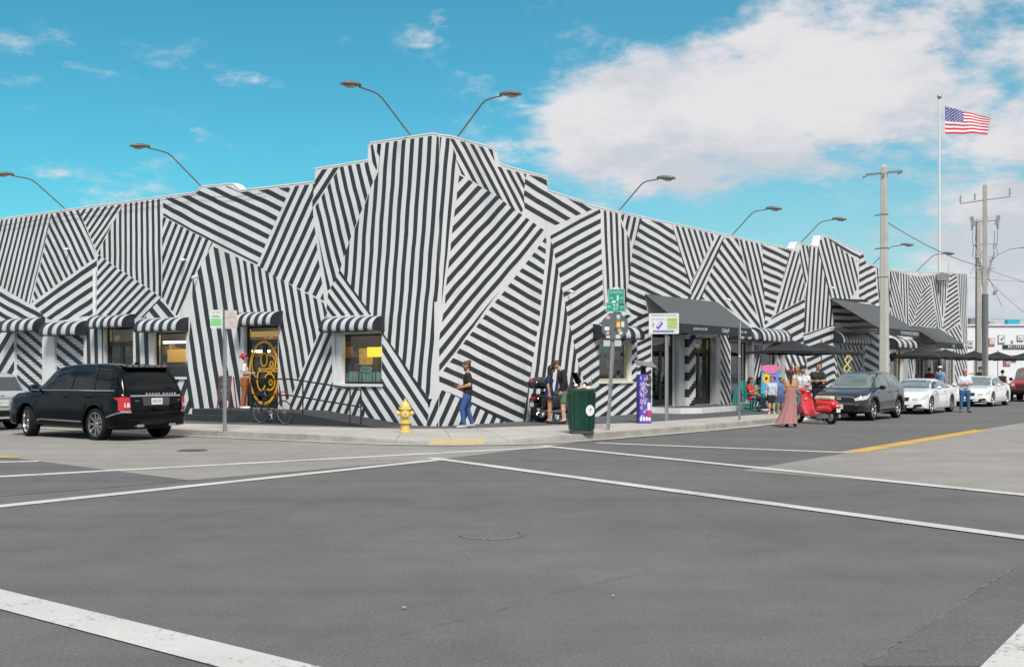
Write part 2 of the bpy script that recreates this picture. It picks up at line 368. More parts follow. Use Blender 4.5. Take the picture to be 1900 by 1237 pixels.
# manhole
mh = MB(); c0 = G(911, 992)
mh.lathe([(0, .012), (.285, .012), (.29, .006)], 40, 1, c0); mh.lathe([(.30, .004), (.30, .013), (.325, .013), (.33, .004)], 40, 0, c0, caps=False)
mh.lathe([(.235, .0125), (.235, .015), (.245, .015), (.245, .0125)], 40, 0, c0, caps=False)
for i in range(-3, 4):
    for j in range(-3, 4):
        if i * i + j * j < 10: mh.box(c0 + Vector((i * .06, j * .06, .014)), (.028, .028, .005), 0)
o = obj('manhole_cover', mh, [ground_mat('manhole_iron', (.138, .137, .134), .3, .2), ground_mat('manhole_iron_dark', (.120, .119, .117), .3, .2)])
tag(o, 'round iron manhole cover flush in the asphalt in the middle of the crossing', 'manhole cover')
mh = MB(); c0 = G(357, 836) ; mh.lathe([(0, .012), (.30, .012), (.32, .004)], 24, 0, c0)
tag(obj('manhole_cover', mh, mat('manhole_iron_black', (.05, .05, .05), .8)), 'small dark utility cover in the pale concrete lane behind the black car', 'manhole cover')
# litter
for i, (px, py, cc, s_) in enumerate([(750, 1130, (.36, .27, .15), .018), (1138, 1108, (.45, .45, .45), .010), (866, 1029, (.36, .28, .2), .014)]):
    b = MB(); b.box(G(px, py) + Vector((0, 0, .016)), (s_ * 1.6, s_, .006), rot=Matrix.Rotation(i, 3, 'Z') @ Matrix.Rotation(.2, 3, 'X'))
    tag(obj('dry_leaf', b, mat('leaf%d' % i, cc)), ['curled tan leaf lying on asphalt nearest the camera', 'pale scrap of paper on the asphalt', 'small tan leaf just below the manhole cover'][i], 'litter')
# ---------------------------------------------------------------- sidewalk, kerb
kraw = [L(62, 5.05), L(30, 5.05), L(15, 5.05), G(340, 807.5), G(560, 817), G(700, 823.5), G(770, 826.5), G(845, 828), G(920, 827.5), G(990, 824), G(1050, 819.5), G(1110, 814.5), G(1230, 804.5), G(1360, 793.5), G(1443, 784), Rw(25, 5.1), Rw(60, 5.1), Rw(130, 5.1)]
def resample(pts, step):
    o_ = [Vector(pts[0][:2])]; acc = 0
    for i in range(len(pts) - 1):
        a_, b_ = Vector(pts[i][:2]), Vector(pts[i + 1][:2]); l_ = (b_ - a_).length; s_ = step - acc
        while s_ <= l_: o_.append(a_ + (b_ - a_) * s_ / l_); s_ += step
        acc = l_ - (s_ - step)
    return o_
K = resample(kraw, 1.5)
for _ in range(2): K = [K[0]] + [(K[i - 1] + K[i] * 2 + K[i + 1]) / 4 for i in range(1, len(K) - 1)] + [K[-1]]
inn = [L(62, 2.9), L(14, 2.9), G(340, 785, .15), G(740, 795, .15), G(868, 794.5, .15), G(969, 790.5, .15), G(1180, 784, .15), G(1440, 766.5, .15), Rw(30, 3.4), Rw(130, 3.4)]
inn = [Vector(p[:2]) for p in inn]
def hit(p, d):
    best = 2.0
    for i in range(len(inn) - 1):
        a_, e_ = inn[i], inn[i + 1] - inn[i]; den = d.x * e_.y - d.y * e_.x
        if abs(den) < 1e-9: continue
        s_ = ((a_.x - p.x) * e_.y - (a_.y - p.y) * e_.x) / den; u_ = ((a_.x - p.x) * d.y - (a_.y - p.y) * d.x) / den
        if s_ > 0 and -.001 <= u_ <= 1.001: best = s_ if best == 2.0 else min(best, s_)
    return best
rampc = G(845, 828).to_2d()
nrm = []; hh = []
for i, p in enumerate(K):
    d_ = (K[min(i + 1, len(K) - 1)] - K[max(i - 1, 0)]).normalized(); n_ = Vector((-d_.y, d_.x)); nrm.append(n_)
    dist = (p - rampc).length; hh.append(.012 if dist < .95 else (.15 if dist > 2.1 else .012 + .138 * (dist - .95) / 1.15))
DD = [hit(p, n_) for p, n_ in zip(K, nrm)]; IN = [p + n_ * d_ for p, n_, d_ in zip(K, nrm, DD)]
i0 = min(i for i, d_ in enumerate(DD) if d_ > 2.9); i1 = max(i for i, d_ in enumerate(DD) if d_ > 2.9 and i < len(DD) - 8)
def along(p):
    best = (1e9, 0); acc = 0
    for a_, b_ in zip(inn, inn[1:]):
        e_ = b_ - a_; t_ = max(0, min(1, (p - a_).dot(e_) / e_.dot(e_))); d_ = (a_ + e_ * t_ - p).length
        if d_ < best[0]: best = (d_, acc + t_ * e_.length)
        acc += e_.length
    return best[1]
def at_len(s_):
    for a_, b_ in zip(inn, inn[1:]):
        l_ = (b_ - a_).length
        if s_ <= l_: return a_ + (b_ - a_) * s_ / l_
        s_ -= l_
    return inn[-1]
sa, sb2 = along(IN[i0 - 1]), along(IN[i1 + 1])
for i in range(i0, i1 + 1): IN[i] = at_len(sa + (sb2 - sa) * (i - i0 + 1) / (i1 - i0 + 2))
DIR = [(q - p).normalized() for p, q in zip(K, IN)]; DD = [(q - p).length for p, q in zip(K, IN)]
kb = MB(); base = MB(); gu = MB()
def v3(p, z): return (p.x, p.y, z)
for i in range(len(K) - 1):
    a_, b_, na, nb, ha, hb = K[i], K[i + 1], nrm[i], nrm[i + 1], hh[i], hh[i + 1]
    k2, k3 = a_ + na * .16, b_ + nb * .16
    kb.poly([v3(a_, -.01), v3(b_, -.01), v3(b_ + nb * .015, hb - .012), v3(a_ + na * .015, ha - .012)])
    kb.poly([v3(a_ + na * .015, ha - .012), v3(b_ + nb * .015, hb - .012), v3(b_ + nb * .035, hb), v3(a_ + na * .035, ha)])
    kb.poly([v3(a_ + na * .035, ha), v3(b_ + nb * .035, hb), v3(k3, hb), v3(k2, ha)])
    gu.poly([v3(a_ - na * .42, .016), v3(b_ - nb * .42, .016), v3(b_ + nb * .01, .016), v3(a_ + na * .01, .016)])
    base.poly([v3(a_ + na * .1, ha - .016), v3(b_ + nb * .1, hb - .016), v3(K[i + 1] + DIR[i + 1] * (DD[i + 1] * .5 + .1), .137), v3(K[i] + DIR[i] * (DD[i] * .5 + .1), .137)])
for t_ in triang([tuple(K[i] + DIR[i] * (DD[i] * .5 + .05)) for i in range(len(K))] + [tuple(Rw(130, -.2)[:2]), tuple(Rw(0, -.2)[:2]), tuple(L(62, -.2)[:2])]): base.poly([(p[0], p[1], .1385) for p in t_])
sidewalk = struct('sidewalk', base, joint)
struct('kerb', kb, kerbm, smooth=40); struct('gutter', gu, gutter)
for i in range(len(K) - 1):
    a_, b_, na, nb, ha, hb = K[i], K[i + 1], DIR[i], DIR[i + 1], hh[i], hh[i + 1]
    da, db = DD[i], DD[i + 1]
    if a_.y > 95: continue
    u_ = (b_ - a_).normalized() * .007
    rows = [(.165, .165, ha, hb)]
    m1, m2 = .165 + (da - .165) * .5, .165 + (db - .165) * .5
    def hz(h_, f): return h_ + (.15 - h_) * min(1, f)
    segs = [(.168, .168, m1 - .006, m2 - .006, ha, hb, hz(ha, 1), hz(hb, 1)), (m1 + .006, m2 + .006, da - .006, db - .006, .15, .15, .15, .15)]
    for (w0, w1, w2, w3, z0, z1, z2, z3) in segs:
        s_ = MB(); P = [v3(a_ + na * w0 + u_, z0), v3(b_ + nb * w1 - u_, z1), v3(b_ + nb * w3 - u_, z3), v3(a_ + na * w2 + u_, z2)]
        P2 = [(p[0], p[1], p[2] - .03) for p in P]
        s_.faces(P + P2, [(0, 1, 2, 3), (0, 4, 5, 1), (1, 5, 6, 2), (2, 6, 7, 3), (3, 7, 4, 0)])
        obj('slab', s_, conc, sidewalk, smooth=0)
bnd = MB()
walk = [v3(p, .152) for p in inn] + [tuple(Rw(130, -.2, .152)), tuple(Rw(0, -.2, .152)), tuple(L(62, -.2, .152))]
for t_ in triang([p[:2] for p in walk]): bnd.poly([(p[0], p[1], .152) for p in t_])
struct('walkway', bnd, band)
# tactile strip in the kerb ramp
tp = MB(); tw = (K[1] - K[0])
ra, rb = G(795, 824.5, .02), G(899, 824.5, .02); rc, rd = G(897, 816, .05), G(799, 816, .05)
tp.faces([(ra.x, ra.y, .036), (rb.x, rb.y, .036), (rc.x, rc.y, .086), (rd.x, rd.y, .086), (ra.x, ra.y, .0), (rb.x, rb.y, .0), (rc.x, rc.y, .03), (rd.x, rd.y, .03)], [(0, 1, 2, 3), (0, 4, 5, 1), (1, 5, 6, 2), (2, 6, 7, 3), (3, 7, 4, 0)])
tp.faces([], [])
struct('tactile_paving', tp, mat('tactile_yellow', (.52, .42, .24), .85, var=.25, scale=8))
db_ = MB()
for i in range(28):
    for j in range(7):
        p = ra.lerp(rb, (i + .5) / 28).lerp(rd.lerp(rc, (i + .5) / 28), (j + .5) / 7); db_.lathe([(.016, 0), (.010, .006), (0, .007)], 5, 0, (p.x, p.y, .036 + .05 * (j + .5) / 7))
struct('tactile_dome', db_, MT['tactile_yellow'])
# ================================================================ corner building
WHT = mat('white_wall_paint', (.655, .665, .67), .72, var=.07, scale=.5, bump=.3, bscale=14, stain=.22)
BLK = mat('black_wall_paint', (.027, .035, .045), .62, var=.25, scale=.8, bump=.2, bscale=14)
FBLK = mat('awning_black', (.018, .021, .026), .6, var=.15, scale=2)
FRM = mat('dark_frame', (.012, .012, .014), .35)
bld = thing('corner_building', 'low corner shop building painted all over in slanting black and white stripes', 'building', CO)
BI = bld.matrix_basis.inverted() if False else Matrix.Translation(-CO)
def BMB():
    b = MB(); b.M = BI.copy(); return b
CR = dict(A=(0, 300, 4.1225), E=(300, 300, 4.1225), D=(560, 230, 3.344), F=(560, 560, 4.75), B=(340, 540, 4.1225), T=(1000, 360, 4.1225), V=(1380, 430, 4.58), W=(1620, 470, 5.379), H=(700, 600, 4.75), P=(0, 0, 1), Q=(0, 560, 4.1225), I=(1180, 530, 4.58), J=(1360, 600, 5.62))
def cp(tagp, pt):
    x0, y0, s_ = CR[tagp]; return (x0 + pt[0] / s_, y0 + pt[1] / s_)
def parse(sx):
    """'A 10,20 30,40 D 5,6' -> pixel points"""
    o_ = []; cur = 'P'
    for w_ in sx.split():
        if w_ in CR: cur = w_
        else: x_, y_ = w_.split(','); o_.append(cp(cur, (float(x_), float(y_))))
    return o_
# wall tops (distance along the wall, height)
PROF_L = [(0, 8.02), (.2, 8.08), (2.5, 8.10), (2.62, 7.98), (2.63, 7.62), (4.75, 7.60), (4.76, 7.22), (8.05, 7.28), (8.4, 7.52), (9.9, 7.58), (10.3, 7.42), (62, 7.75)]
PROF_R = [(0, 8.02), (.5, 8.06), (2.35, 8.06), (2.6, 7.98), (2.75, 7.66), (3, 7.62), (5.2, 7.6), (5.21, 7.2), (7.2, 7.1), (7.8, 7.02), (24.9, 7.1), (25.3, 7.45), (27.9, 7.5), (28.2, 8.02), (28.9, 8.12), (31.2, 7.95), (34.3, 7.75), (34.8, 7.3), (37.5, 7.15), (41.5, 7.3), (55.2, 8.15)]
def ztop(prof, t):
    for (a_, za), (b_, zb) in zip(prof, prof[1:]):
        if a_ <= t <= b_: return za + (zb - za) * (t - a_) / (b_ - a_)
    return prof[-1][1]
OPN = {}
def opening(key, side, x0, x1, y0, y1, zb=None):
    ta, z1 = onwall(x0, y0, side); tb, _ = onwall(x1, y0, side); _, z0 = onwall((x0 + x1) / 2, y1, side); _, z1 = onwall((x0 + x1) / 2, y0, side)
    OPN[key] = (side, min(ta, tb), max(ta, tb), zb if zb is not None else z0, z1)
opening('LS1', 'L', 27, 78, 613, 0, .16); opening('LS2', 'L', 101, 155, 617, 0, .16); opening('LD0', 'L', 193, 247, 606, 0, .16); opening('LW1', 'L', 284, 345, 616, 699)
opening('LD1', 'L', 452, 516, 604, 0, .5); opening('LW2', 'L', 627, 708, 619, 712)
opening('RW1', 'R', 1112, 1172, 634, 707); opening('RA', 'R', 1210, 1254, 618, 0, .36); opening('RB', 'R', 1280, 1324, 626, 0, .36); opening('RC', 'R', 1356, 1389, 634, 0, .36)
opening('RE', 'R', 1412, 1442, 650, 0, .9); opening('RS', 'R', 1553, 1603, 640, 0, .16); opening('RF', 'R', 1651, 1674, 646, 0, 1.0)
opening('RG', 'R', 1697, 1716, 650, 0, .16); opening('RH', 'R', 1728, 1748, 652, 0, .16); opening('RI', 'R', 1756, 1772, 655, 0, .8)
FR = {'L': L, 'R': Rw}
def build_wall(side, prof, t_end):
    ops = [v for v in OPN.values() if v[0] == side]
    ts = sorted(set([p[0] for p in prof] + [o_[1] for o_ in ops] + [o_[2] for o_ in ops] + [t_end])); ts = [t for t in ts if t <= t_end]
    f = FR[side]; b = BMB(); th = .30; e0 = .005 if side == 'R' else .003
    for t0, t1 in zip(ts, ts[1:]):
        if t1 - t0 < 1e-6: continue
        tm = (t0 + t1) / 2; h0, h1 = ztop(prof, t0 + 1e-6), ztop(prof, t1 - 1e-6); t0 = max(t0, e0)
        gaps = sorted((o_[3], o_[4]) for o_ in ops if o_[1] < tm < o_[2]); z = 0.; spans = []
        for g0, g1 in gaps: spans.append((z, g0)); z = g1
        for z0, z1 in spans:
            b.faces([f(t0, 0, z0), f(t1, 0, z0), f(t1, -th, z0), f(t0, -th, z0), f(t0, 0, z1), f(t1, 0, z1), f(t1, -th, z1), f(t0, -th, z1)], [(0, 1, 2, 3), (4, 5, 6, 7), (0, 1, 5, 4), (2, 3, 7, 6), (0, 3, 7, 4), (1, 2, 6, 5)])
        b.faces([f(t0, 0, z), f(t1, 0, z), f(t1, -th, z), f(t0, -th, z), f(t0, 0, h0), f(t1, 0, h1), f(t1, -th, h1), f(t0, -th, h0)], [(0, 1, 2, 3), (4, 5, 6, 7), (0, 1, 5, 4), (2, 3, 7, 6), (0, 3, 7, 4), (1, 2, 6, 5)])
    return b
MUR = [ # side, region, dark stripe line (two points), point on another dark stripe, stripes between
 ('L', 'A -700,520 -80,420 405,375 225,1085 -80,900 -700,560', 'A 325,395 165,1030', 'A 97,415', 6),
 ('L', 'A -700,600 -90,910 0,955 230,1090 350,1195 0,1240 -700,1400', 'A 0,1010 330,1190', 'A 0,1085', 1),
 ('L', 'A 405,375 590,352 745,720 240,1080', 'A 530,360 715,745', 'A 430,375', 2),
 ('L', 'A 592,352 950,292 742,690', 'A 880,305 695,580', 'A 715,335', 3),
 ('L', 'A 955,290 1240,245 1235,1040 745,700', 'A 1000,290 1007,870', 'A 1215,250', 5),
 ('L', 'A 747,705 1235,1045 1090,1200 740,1185', 'A 1110,950 900,1170', 'A 938,830', 4),
 ('L', 'A 1215,1050 1345,1190 1100,1200', 'A 1210,1070 1300,1180', 'A 1150,1130', 1),
 ('L', 'A 250,1090 740,745 738,1165 420,1225 340,1190', 'A 735,775 270,1110', 'A 735,862', 1),
 ('L', 'A 1245,420 1625,615 1480,900 1350,1180 1300,1130 1240,1040', 'A 1525,590 1320,1110', 'A 1345,495', 4),
 ('L', 'E 10,240 265,190 340,150 480,170 600,235 985,195 730,790 15,415', 'E 15,335 740,712', 'E 870,435', 4),
 ('L', 'E 985,195 1160,165 1160,400 1245,1060 940,915 730,800', 'E 1030,195 765,805', 'E 1100,1010', 6),
 ('L', 'E 1170,40 1390,10 1155,370 1155,170', 'E 1335,40 1150,330', 'E 1245,55', 1),
 ('L', 'D 235,262 440,225 462,320 400,470 330,640 240,890 185,1010 160,1030 75,530', 'D 140,470 240,890', 'D 350,250', 5),
 ('L', 'D 425,112 853,30 853,1100 F 1170,0 1165,640 1120,850 700,260 D 430,1180 230,900 335,640 400,480 480,290 485,205', 'D 745,80 655,1237', 'F 1160,190', 3),
 ('R', 'D 853,30 916,92 955,200 925,600 895,900 862,1150 853,1150', 'D 745,80 655,1237', 'F 1160,190', 3),
 ('R', 'D 918,92 1180,145 1200,260 1395,310 1375,420 1380,510 1355,555 1180,430 990,315 945,200', 'D 990,110 1160,430', 'D 1050,120', 1.05),
 ('R', 'D 1390,310 1520,335 1525,395 1828,522 1569,632 1540,640 1380,520 1375,440', 'D 1380,352 1600,490', 'D 1380,426', 1),
 ('L', 'D 425,112 492,95 485,205 468,290 440,235', 'D 430,130 465,290', 'D 480,120', 1),
 ('L', 'D 235,900 430,1180 150,1190 165,1040', 'D 190,1010 310,1180', 'D 312,1100', 1),
 ('L', 'F 705,262 1140,880 1105,1110 620,1110 515,880 515,740 705,725', 'F 725,430 1100,1005', 'F 725,583', 1),
 ('L', 'B 1045,300 1130,300 1140,740 1350,730 1390,900 1385,1020 800,1000 820,800', 'B 1110,340 880,890', 'B 1195,890', 5),
 ('L', 'F 1120,860 1210,850 1205,1120 1105,1120', 'F 1310,870 1210,1095', 'F 1390,900', 1),
 ('R', 'F 1205,765 1820,1050 1500,1110 1205,1130', 'F 1310,870 1210,1095', 'F 1390,900', 1),
 ('R', 'D 975,320 1180,430 1500,655 F 1175,690 1213,300 D 884,1130', 'D 1350,560 890,1090', 'D 1490,650', 3),
 ('R', 'P 1014.5,436 1000,600 985,690 969,784 941,784 F 1190,750 1170,702', 'H 565,500 1280,810', 'H 905,25', 6),
 ('R', 'P 1018,436 1021,440 1039,520 1058,612 1075,680 1105,782 969,786 985,690 1000,600', 'H 1460,0 1370,760', 'H 1650,0', 3),
 ('R', 'P 1020.5,438 1114,388 1120,566 1182,590 1182,780 1105,782 1075,680 1058,612 1039,520', 'T 95,410 475,205', 'T 475,521', 4),
 ('R', 'T 478,105 605,130 640,250 720,390 700,600 665,900 500,855', 'T 505,130 530,660', 'T 548,130', 1),
 ('R', 'T 605,130 790,175 720,400 640,210', 'T 735,175 700,330', 'T 780,185', 1),
 ('R', 'T 790,175 1010,222 1150,690 1170,775 1100,800 810,775 830,900 750,960 660,850 690,650 720,400', 'T 785,290 1050,448', 'T 755,415', 2),
 ('R', 'T 1012,222 1360,310 1150,690', 'T 1055,245 1175,620', 'T 1235,285', 4),
 ('R', 'T 1362,310 1420,325 1395,400 1230,830 1100,800 1170,775 1150,700', 'T 1385,325 1165,760', 'T 1420,340', 1),
 ('R', 'T 1415,335 1520,345 V 80,600 145,815 90,800 T 1370,830 1240,800', 'T 1370,510 1620,840', 'T 1385,420', 1.25),
 ('R', 'T 1520,338 V 158,105 165,400 185,660 172,815 130,800 80,600', 'V 20,80 160,640', 'V 65,88', 1),
 ('R', 'V 160,115 398,155 245,710 172,815 185,660 165,400', 'V 165,200 350,290', 'V 165,270', 1),
 ('R', 'V 398,155 472,175 480,250 520,440 520,560 250,712', 'V 435,175 290,670', 'V 475,175', 1),
 ('R', 'V 472,165 500,90 555,100 545,400 522,440', 'V 480,180 530,430', 'V 515,180', 1),
 ('R', 'V 557,100 620,110 735,550 775,790 505,860 522,560 547,400', 'V 600,120 555,830', 'V 592,830', 1),
 ('R', 'V 250,718 520,570 505,1000 160,1000 172,815', 'V 270,790 510,665', 'V 510,745', 1),
 ('R', 'V 505,870 775,790 785,960 505,960', 'V 510,865 775,780', 'V 510,940', 1),
 ('R', 'V 620,110 665,50 700,50 960,240 975,470 890,580 735,560', 'V 700,100 820,560', 'V 740,100', 1),
 ('R', 'V 735,560 980,560 1160,640 1160,830 1030,870 775,790', 'V 780,700 1150,700', 'V 780,760', 1),
 ('R', 'V 702,50 985,160 985,262 960,240', 'V 720,70 985,215', 'V 720,125', 1),
 ('R', 'V 987,165 1060,130 1110,230 1130,480 1160,640 980,580 980,265', 'V 985,350 1090,300', 'V 985,415', 1),
 ('R', 'V 1115,205 1260,250 1250,640 1165,640 1132,480', 'V 1130,240 1150,530', 'V 1152,240', 1),
 ('R', 'V 1032,860 1250,860 1250,1500 1032,1500', 'V 1030,1010 1155,1080', 'V 1030,1085', 1),
 ('R', 'V 770,960 1030,960 1030,1500 770,1500', 'V 850,960 960,1200', 'V 880,960', 1),
 ('R', 'V 330,1000 520,1000 570,1500 430,1500', 'V 350,1040 430,1237', 'V 400,1040', 1),
 ('R', 'V 522,960 770,960 770,1500 572,1500', 'V 560,1080 700,1020', 'V 560,1150', 1),
 ('R', 'V 60,960 160,960 160,1500 60,1500', 'V 90,1200 150,980', 'V 118,1200', 1),
 ('R', 'W 165,160 237,185 325,715 165,595', 'W 180,220 310,700', 'W 207,220', 1),
 ('R', 'W 240,185 372,220 350,725 326,715', 'W 250,210 262,600', 'W 277,210', 1),
 ('R', 'W 374,215 488,235 488,372 393,705 352,720', 'W 400,240 485,410', 'W 428,240', 1),
 ('R', 'W 488,225 570,222 572,290 490,372', 'W 400,240 485,410', 'W 428,240', 1),
 ('R', 'V 330,1000 430,1500 300,1500 200,1000', 'V 250,1040 330,1237', 'V 300,1040', 1),
 ('R', 'W 490,372 572,290 640,745 396,715', 'W 420,620 590,460', 'W 420,662', 1),
 ('R', 'W 572,220 612,215 692,745 642,745', 'W 590,300 668,740', 'W 612,300', 1),
 ('R', 'W 614,215 768,200 692,640', 'W 700,300 690,600', 'W 724,300', 1),
 ('R', 'W 770,200 832,185 870,700 724,775 694,745', 'W 740,480 850,410', 'W 740,526', 1),
 ('R', 'W 838,165 938,170 938,905 895,905', 'W 860,200 880,700', 'W 877,200', 1),
 ('R', 'W 870,703 892,900 860,905 730,780', 'W 790,740 860,860', 'W 822,730', 1),
 ('R', 'W 840,940 938,910 938,1400 760,1400 760,1000', 'W 850,950 905,1130', 'W 878,950', 1),
 ('R', 'W 170,800 300,850 370,900 300,960 170,940', 'W 175,800 300,860', 'W 175,860', 1),
 ('R', 'W 300,980 400,1000 400,1400 300,1400', 'W 320,1000 360,1237', 'W 345,1000', 1),
 ('R', 'W 470,980 560,980 560,1400 470,1400', 'W 480,1100 560,1040', 'W 480,1150', 1),
 ('R', 'I 10,235 130,240 130,1100 10,1100', 'I 10,500 130,450', 'I 10,572', 1),
 ('R', 'I 370,390 470,390 470,1030 385,1030', 'I 395,560 460,480', 'I 395,690', 1),
 ('R', 'I 690,390 800,390 800,1030 690,1030', 'I 700,420 790,640', 'I 735,420', 1),
 ('R', 'I 990,470 1075,560 1075,1100 990,1100', 'I 1005,900 1070,570', 'I 1035,900', 1),
 ('L', 'E 385,640 560,725 B 440,180 440,900 -10,890 20,600 60,180 E 235,900', 'B 150,0 265,700', 'B 303,0', 2),
 ('L', 'E 562,725 730,800 940,918 1240,1075 B 1100,160 1040,300 830,790 730,900 730,260 440,180', 'E 690,800 742,1130', 'E 748,828', 1),
 ('L', 'P 157,600 192,600 192,770 157,770', 'P 164,600 166,760', 'P 178,600', 1),
 ('L', 'P 248,600 283,600 283,770 248,770', 'P 254,600 258,760', 'P 270,600', 1),
 ('L', 'P 284,700 345,700 357,758 352,790 284,790', 'P 300,780 330,700', 'P 320,780', 1),
 ('L', 'P -170,600 26,613 26,780 -170,780', 'P -10,700 26,640', 'P 12,700', 1),
]
def wob(t, z):
    return (t + .008 * math.sin(z * 4.1 + t * 1.3) + .005 * math.sin(z * 9.3 - t * 2.1 + 1) + .018 * math.sin(z * .9 + t * .7), z + .007 * math.sin(t * 4.7 + z * 1.1) + .005 * math.sin(t * 10.9 + z * 2.7) + .016 * math.sin(t * 1.1 + .5))
def mural(side, prof, b):
    f = FR[side]; ops = [v for v in OPN.values() if v[0] == side]; n_ = 0
    for (sd_, reg, ln, rr_, k) in MUR:
        if sd_ != side: continue
        rp = [onwall(x_, y_, side) for x_, y_ in parse(reg)]
        (p0, p1), (r0,) = [onwall(*q, side) for q in parse(ln)], [onwall(*q, side) for q in parse(rr_)]
        dx, dz = p1[0] - p0[0], p1[1] - p0[1]; l_ = math.hypot(dx, dz); nx, nz = -dz / l_, dx / l_
        c0 = nx * p0[0] + nz * p0[1]; per = abs(nx * r0[0] + nz * r0[1] - c0) / k
        if per < .08: print('thin stripes', reg[:30], per); per = .3
        if per > .7: print('wide', reg[:30], per)
        vals = [nx * q[0] + nz * q[1] for q in rp]; i0 = int((min(vals) - c0) / per) - 1; i1 = int((max(vals) - c0) / per) + 1
        for tr_ in triang(rp):
            for i in range(i0, i1 + 1):
                c_ = c0 + i * per; h_ = per * .235
                pl = clip(clip([(q[0], q[1]) for q in tr_], nx, nz, c_ + h_), -nx, -nz, -(c_ - h_))
                if len(pl) < 3 or area(pl) < 1e-4: continue
                pcs = []; segs = []; ex_, ez_ = nz, -nx; us_ = [ex_ * q[0] + ez_ * q[1] for q in pl]; k0, k1 = math.floor(min(us_) / .6), math.ceil(max(us_) / .6)
                for k_ in range(k0, k1):
                    q = clip(clip(pl, ex_, ez_, (k_ + 1) * .6), -ex_, -ez_, -k_ * .6)
                    if len(q) > 2: segs.append([wob(*v_) for v_ in q])
                for pl in segs:
                  for (a_, za), (b_, zb) in zip(prof, prof[1:]):
                      if b_ - a_ < 1e-6: continue
                      q = clip(clip(pl, 1, 0, min(b_, prof[-1][0])), -1, 0, -max(a_, .0)); s_ = (zb - za) / (b_ - a_)
                      if len(q) > 2: q = clip(q, -s_, 1, za - s_ * a_ - .05)
                      if len(q) > 2: pcs.append(q)
                pcs = [q for x_ in pcs for q in [clip(x_, 0, -1, -.15)] if len(q) > 2]
                for op in ops:
                    nxt = []
                    for q in pcs: nxt += subtract(q, (op[1], op[2], op[3], op[4])) if True else [q]
                    pcs = nxt
                for q in pcs:
                    if area(q) > 2e-4: b.poly([f(x_, .003, z_) for x_, z_ in q], 1); n_ += 1
    return n_
for side, prof, te in (('L', PROF_L, 62), ('R', PROF_R, 55.2)):
    b = build_wall(side, prof, te); nn = mural(side, prof, b)
    obj('wall', b, [WHT, BLK], bld, smooth=0, recalc=False)
    print('mural', side, nn)
# parapet caps, roof and end wall
for side, prof in (('L', PROF_L), ('R', PROF_R)):
    f = FR[side]; b = BMB()
    for (a_, za), (b_, zb) in zip(prof, prof[1:]):
        if b_ - a_ < .05: continue
        a2 = a_ + (.04 if a_ == 0 and side == 'R' else 0)
        P = [f(a2, .012, za + .002), f(b_, .012, zb + .002), f(b_, -.33, zb + .002), f(a2, -.33, za + .002)]; P += [p + Vector((0, 0, .035)) for p in P]
        b.faces(P, [(0, 1, 2, 3), (4, 5, 6, 7), (0, 1, 5, 4), (2, 3, 7, 6), (0, 3, 7, 4), (1, 2, 6, 5)])
    obj('parapet_cap', b, mat('cap_white', (.74, .75, .76), .6, var=.1), bld, smooth=0)
b = BMB(); far = CO + UL * 62 + UR * 55.2
b.poly([L(61.9, -.2, 6.7), L(0, -.29, 6.7) + UR * .0, Rw(55.1, -.2, 6.7), far + Vector((0, 0, 6.7))])
obj('roof', b, mat('roof_felt', (.3, .3, .3), .9, var=.2), bld, smooth=0)
b = BMB()
b.prism([Rw(55.2, -.31, 0), Rw(55.2, -.31, 8.1), far + Vector((0, 0, 7.4)), far], UR * -.3); b.prism([L(62, -.31, 0), L(62, -.31, 7.7), far + UR * -.31 + Vector((0, 0, 7.3)), far + UR * -.31], UL * -.3)
obj('end_wall', b, WHT, bld, smooth=0)
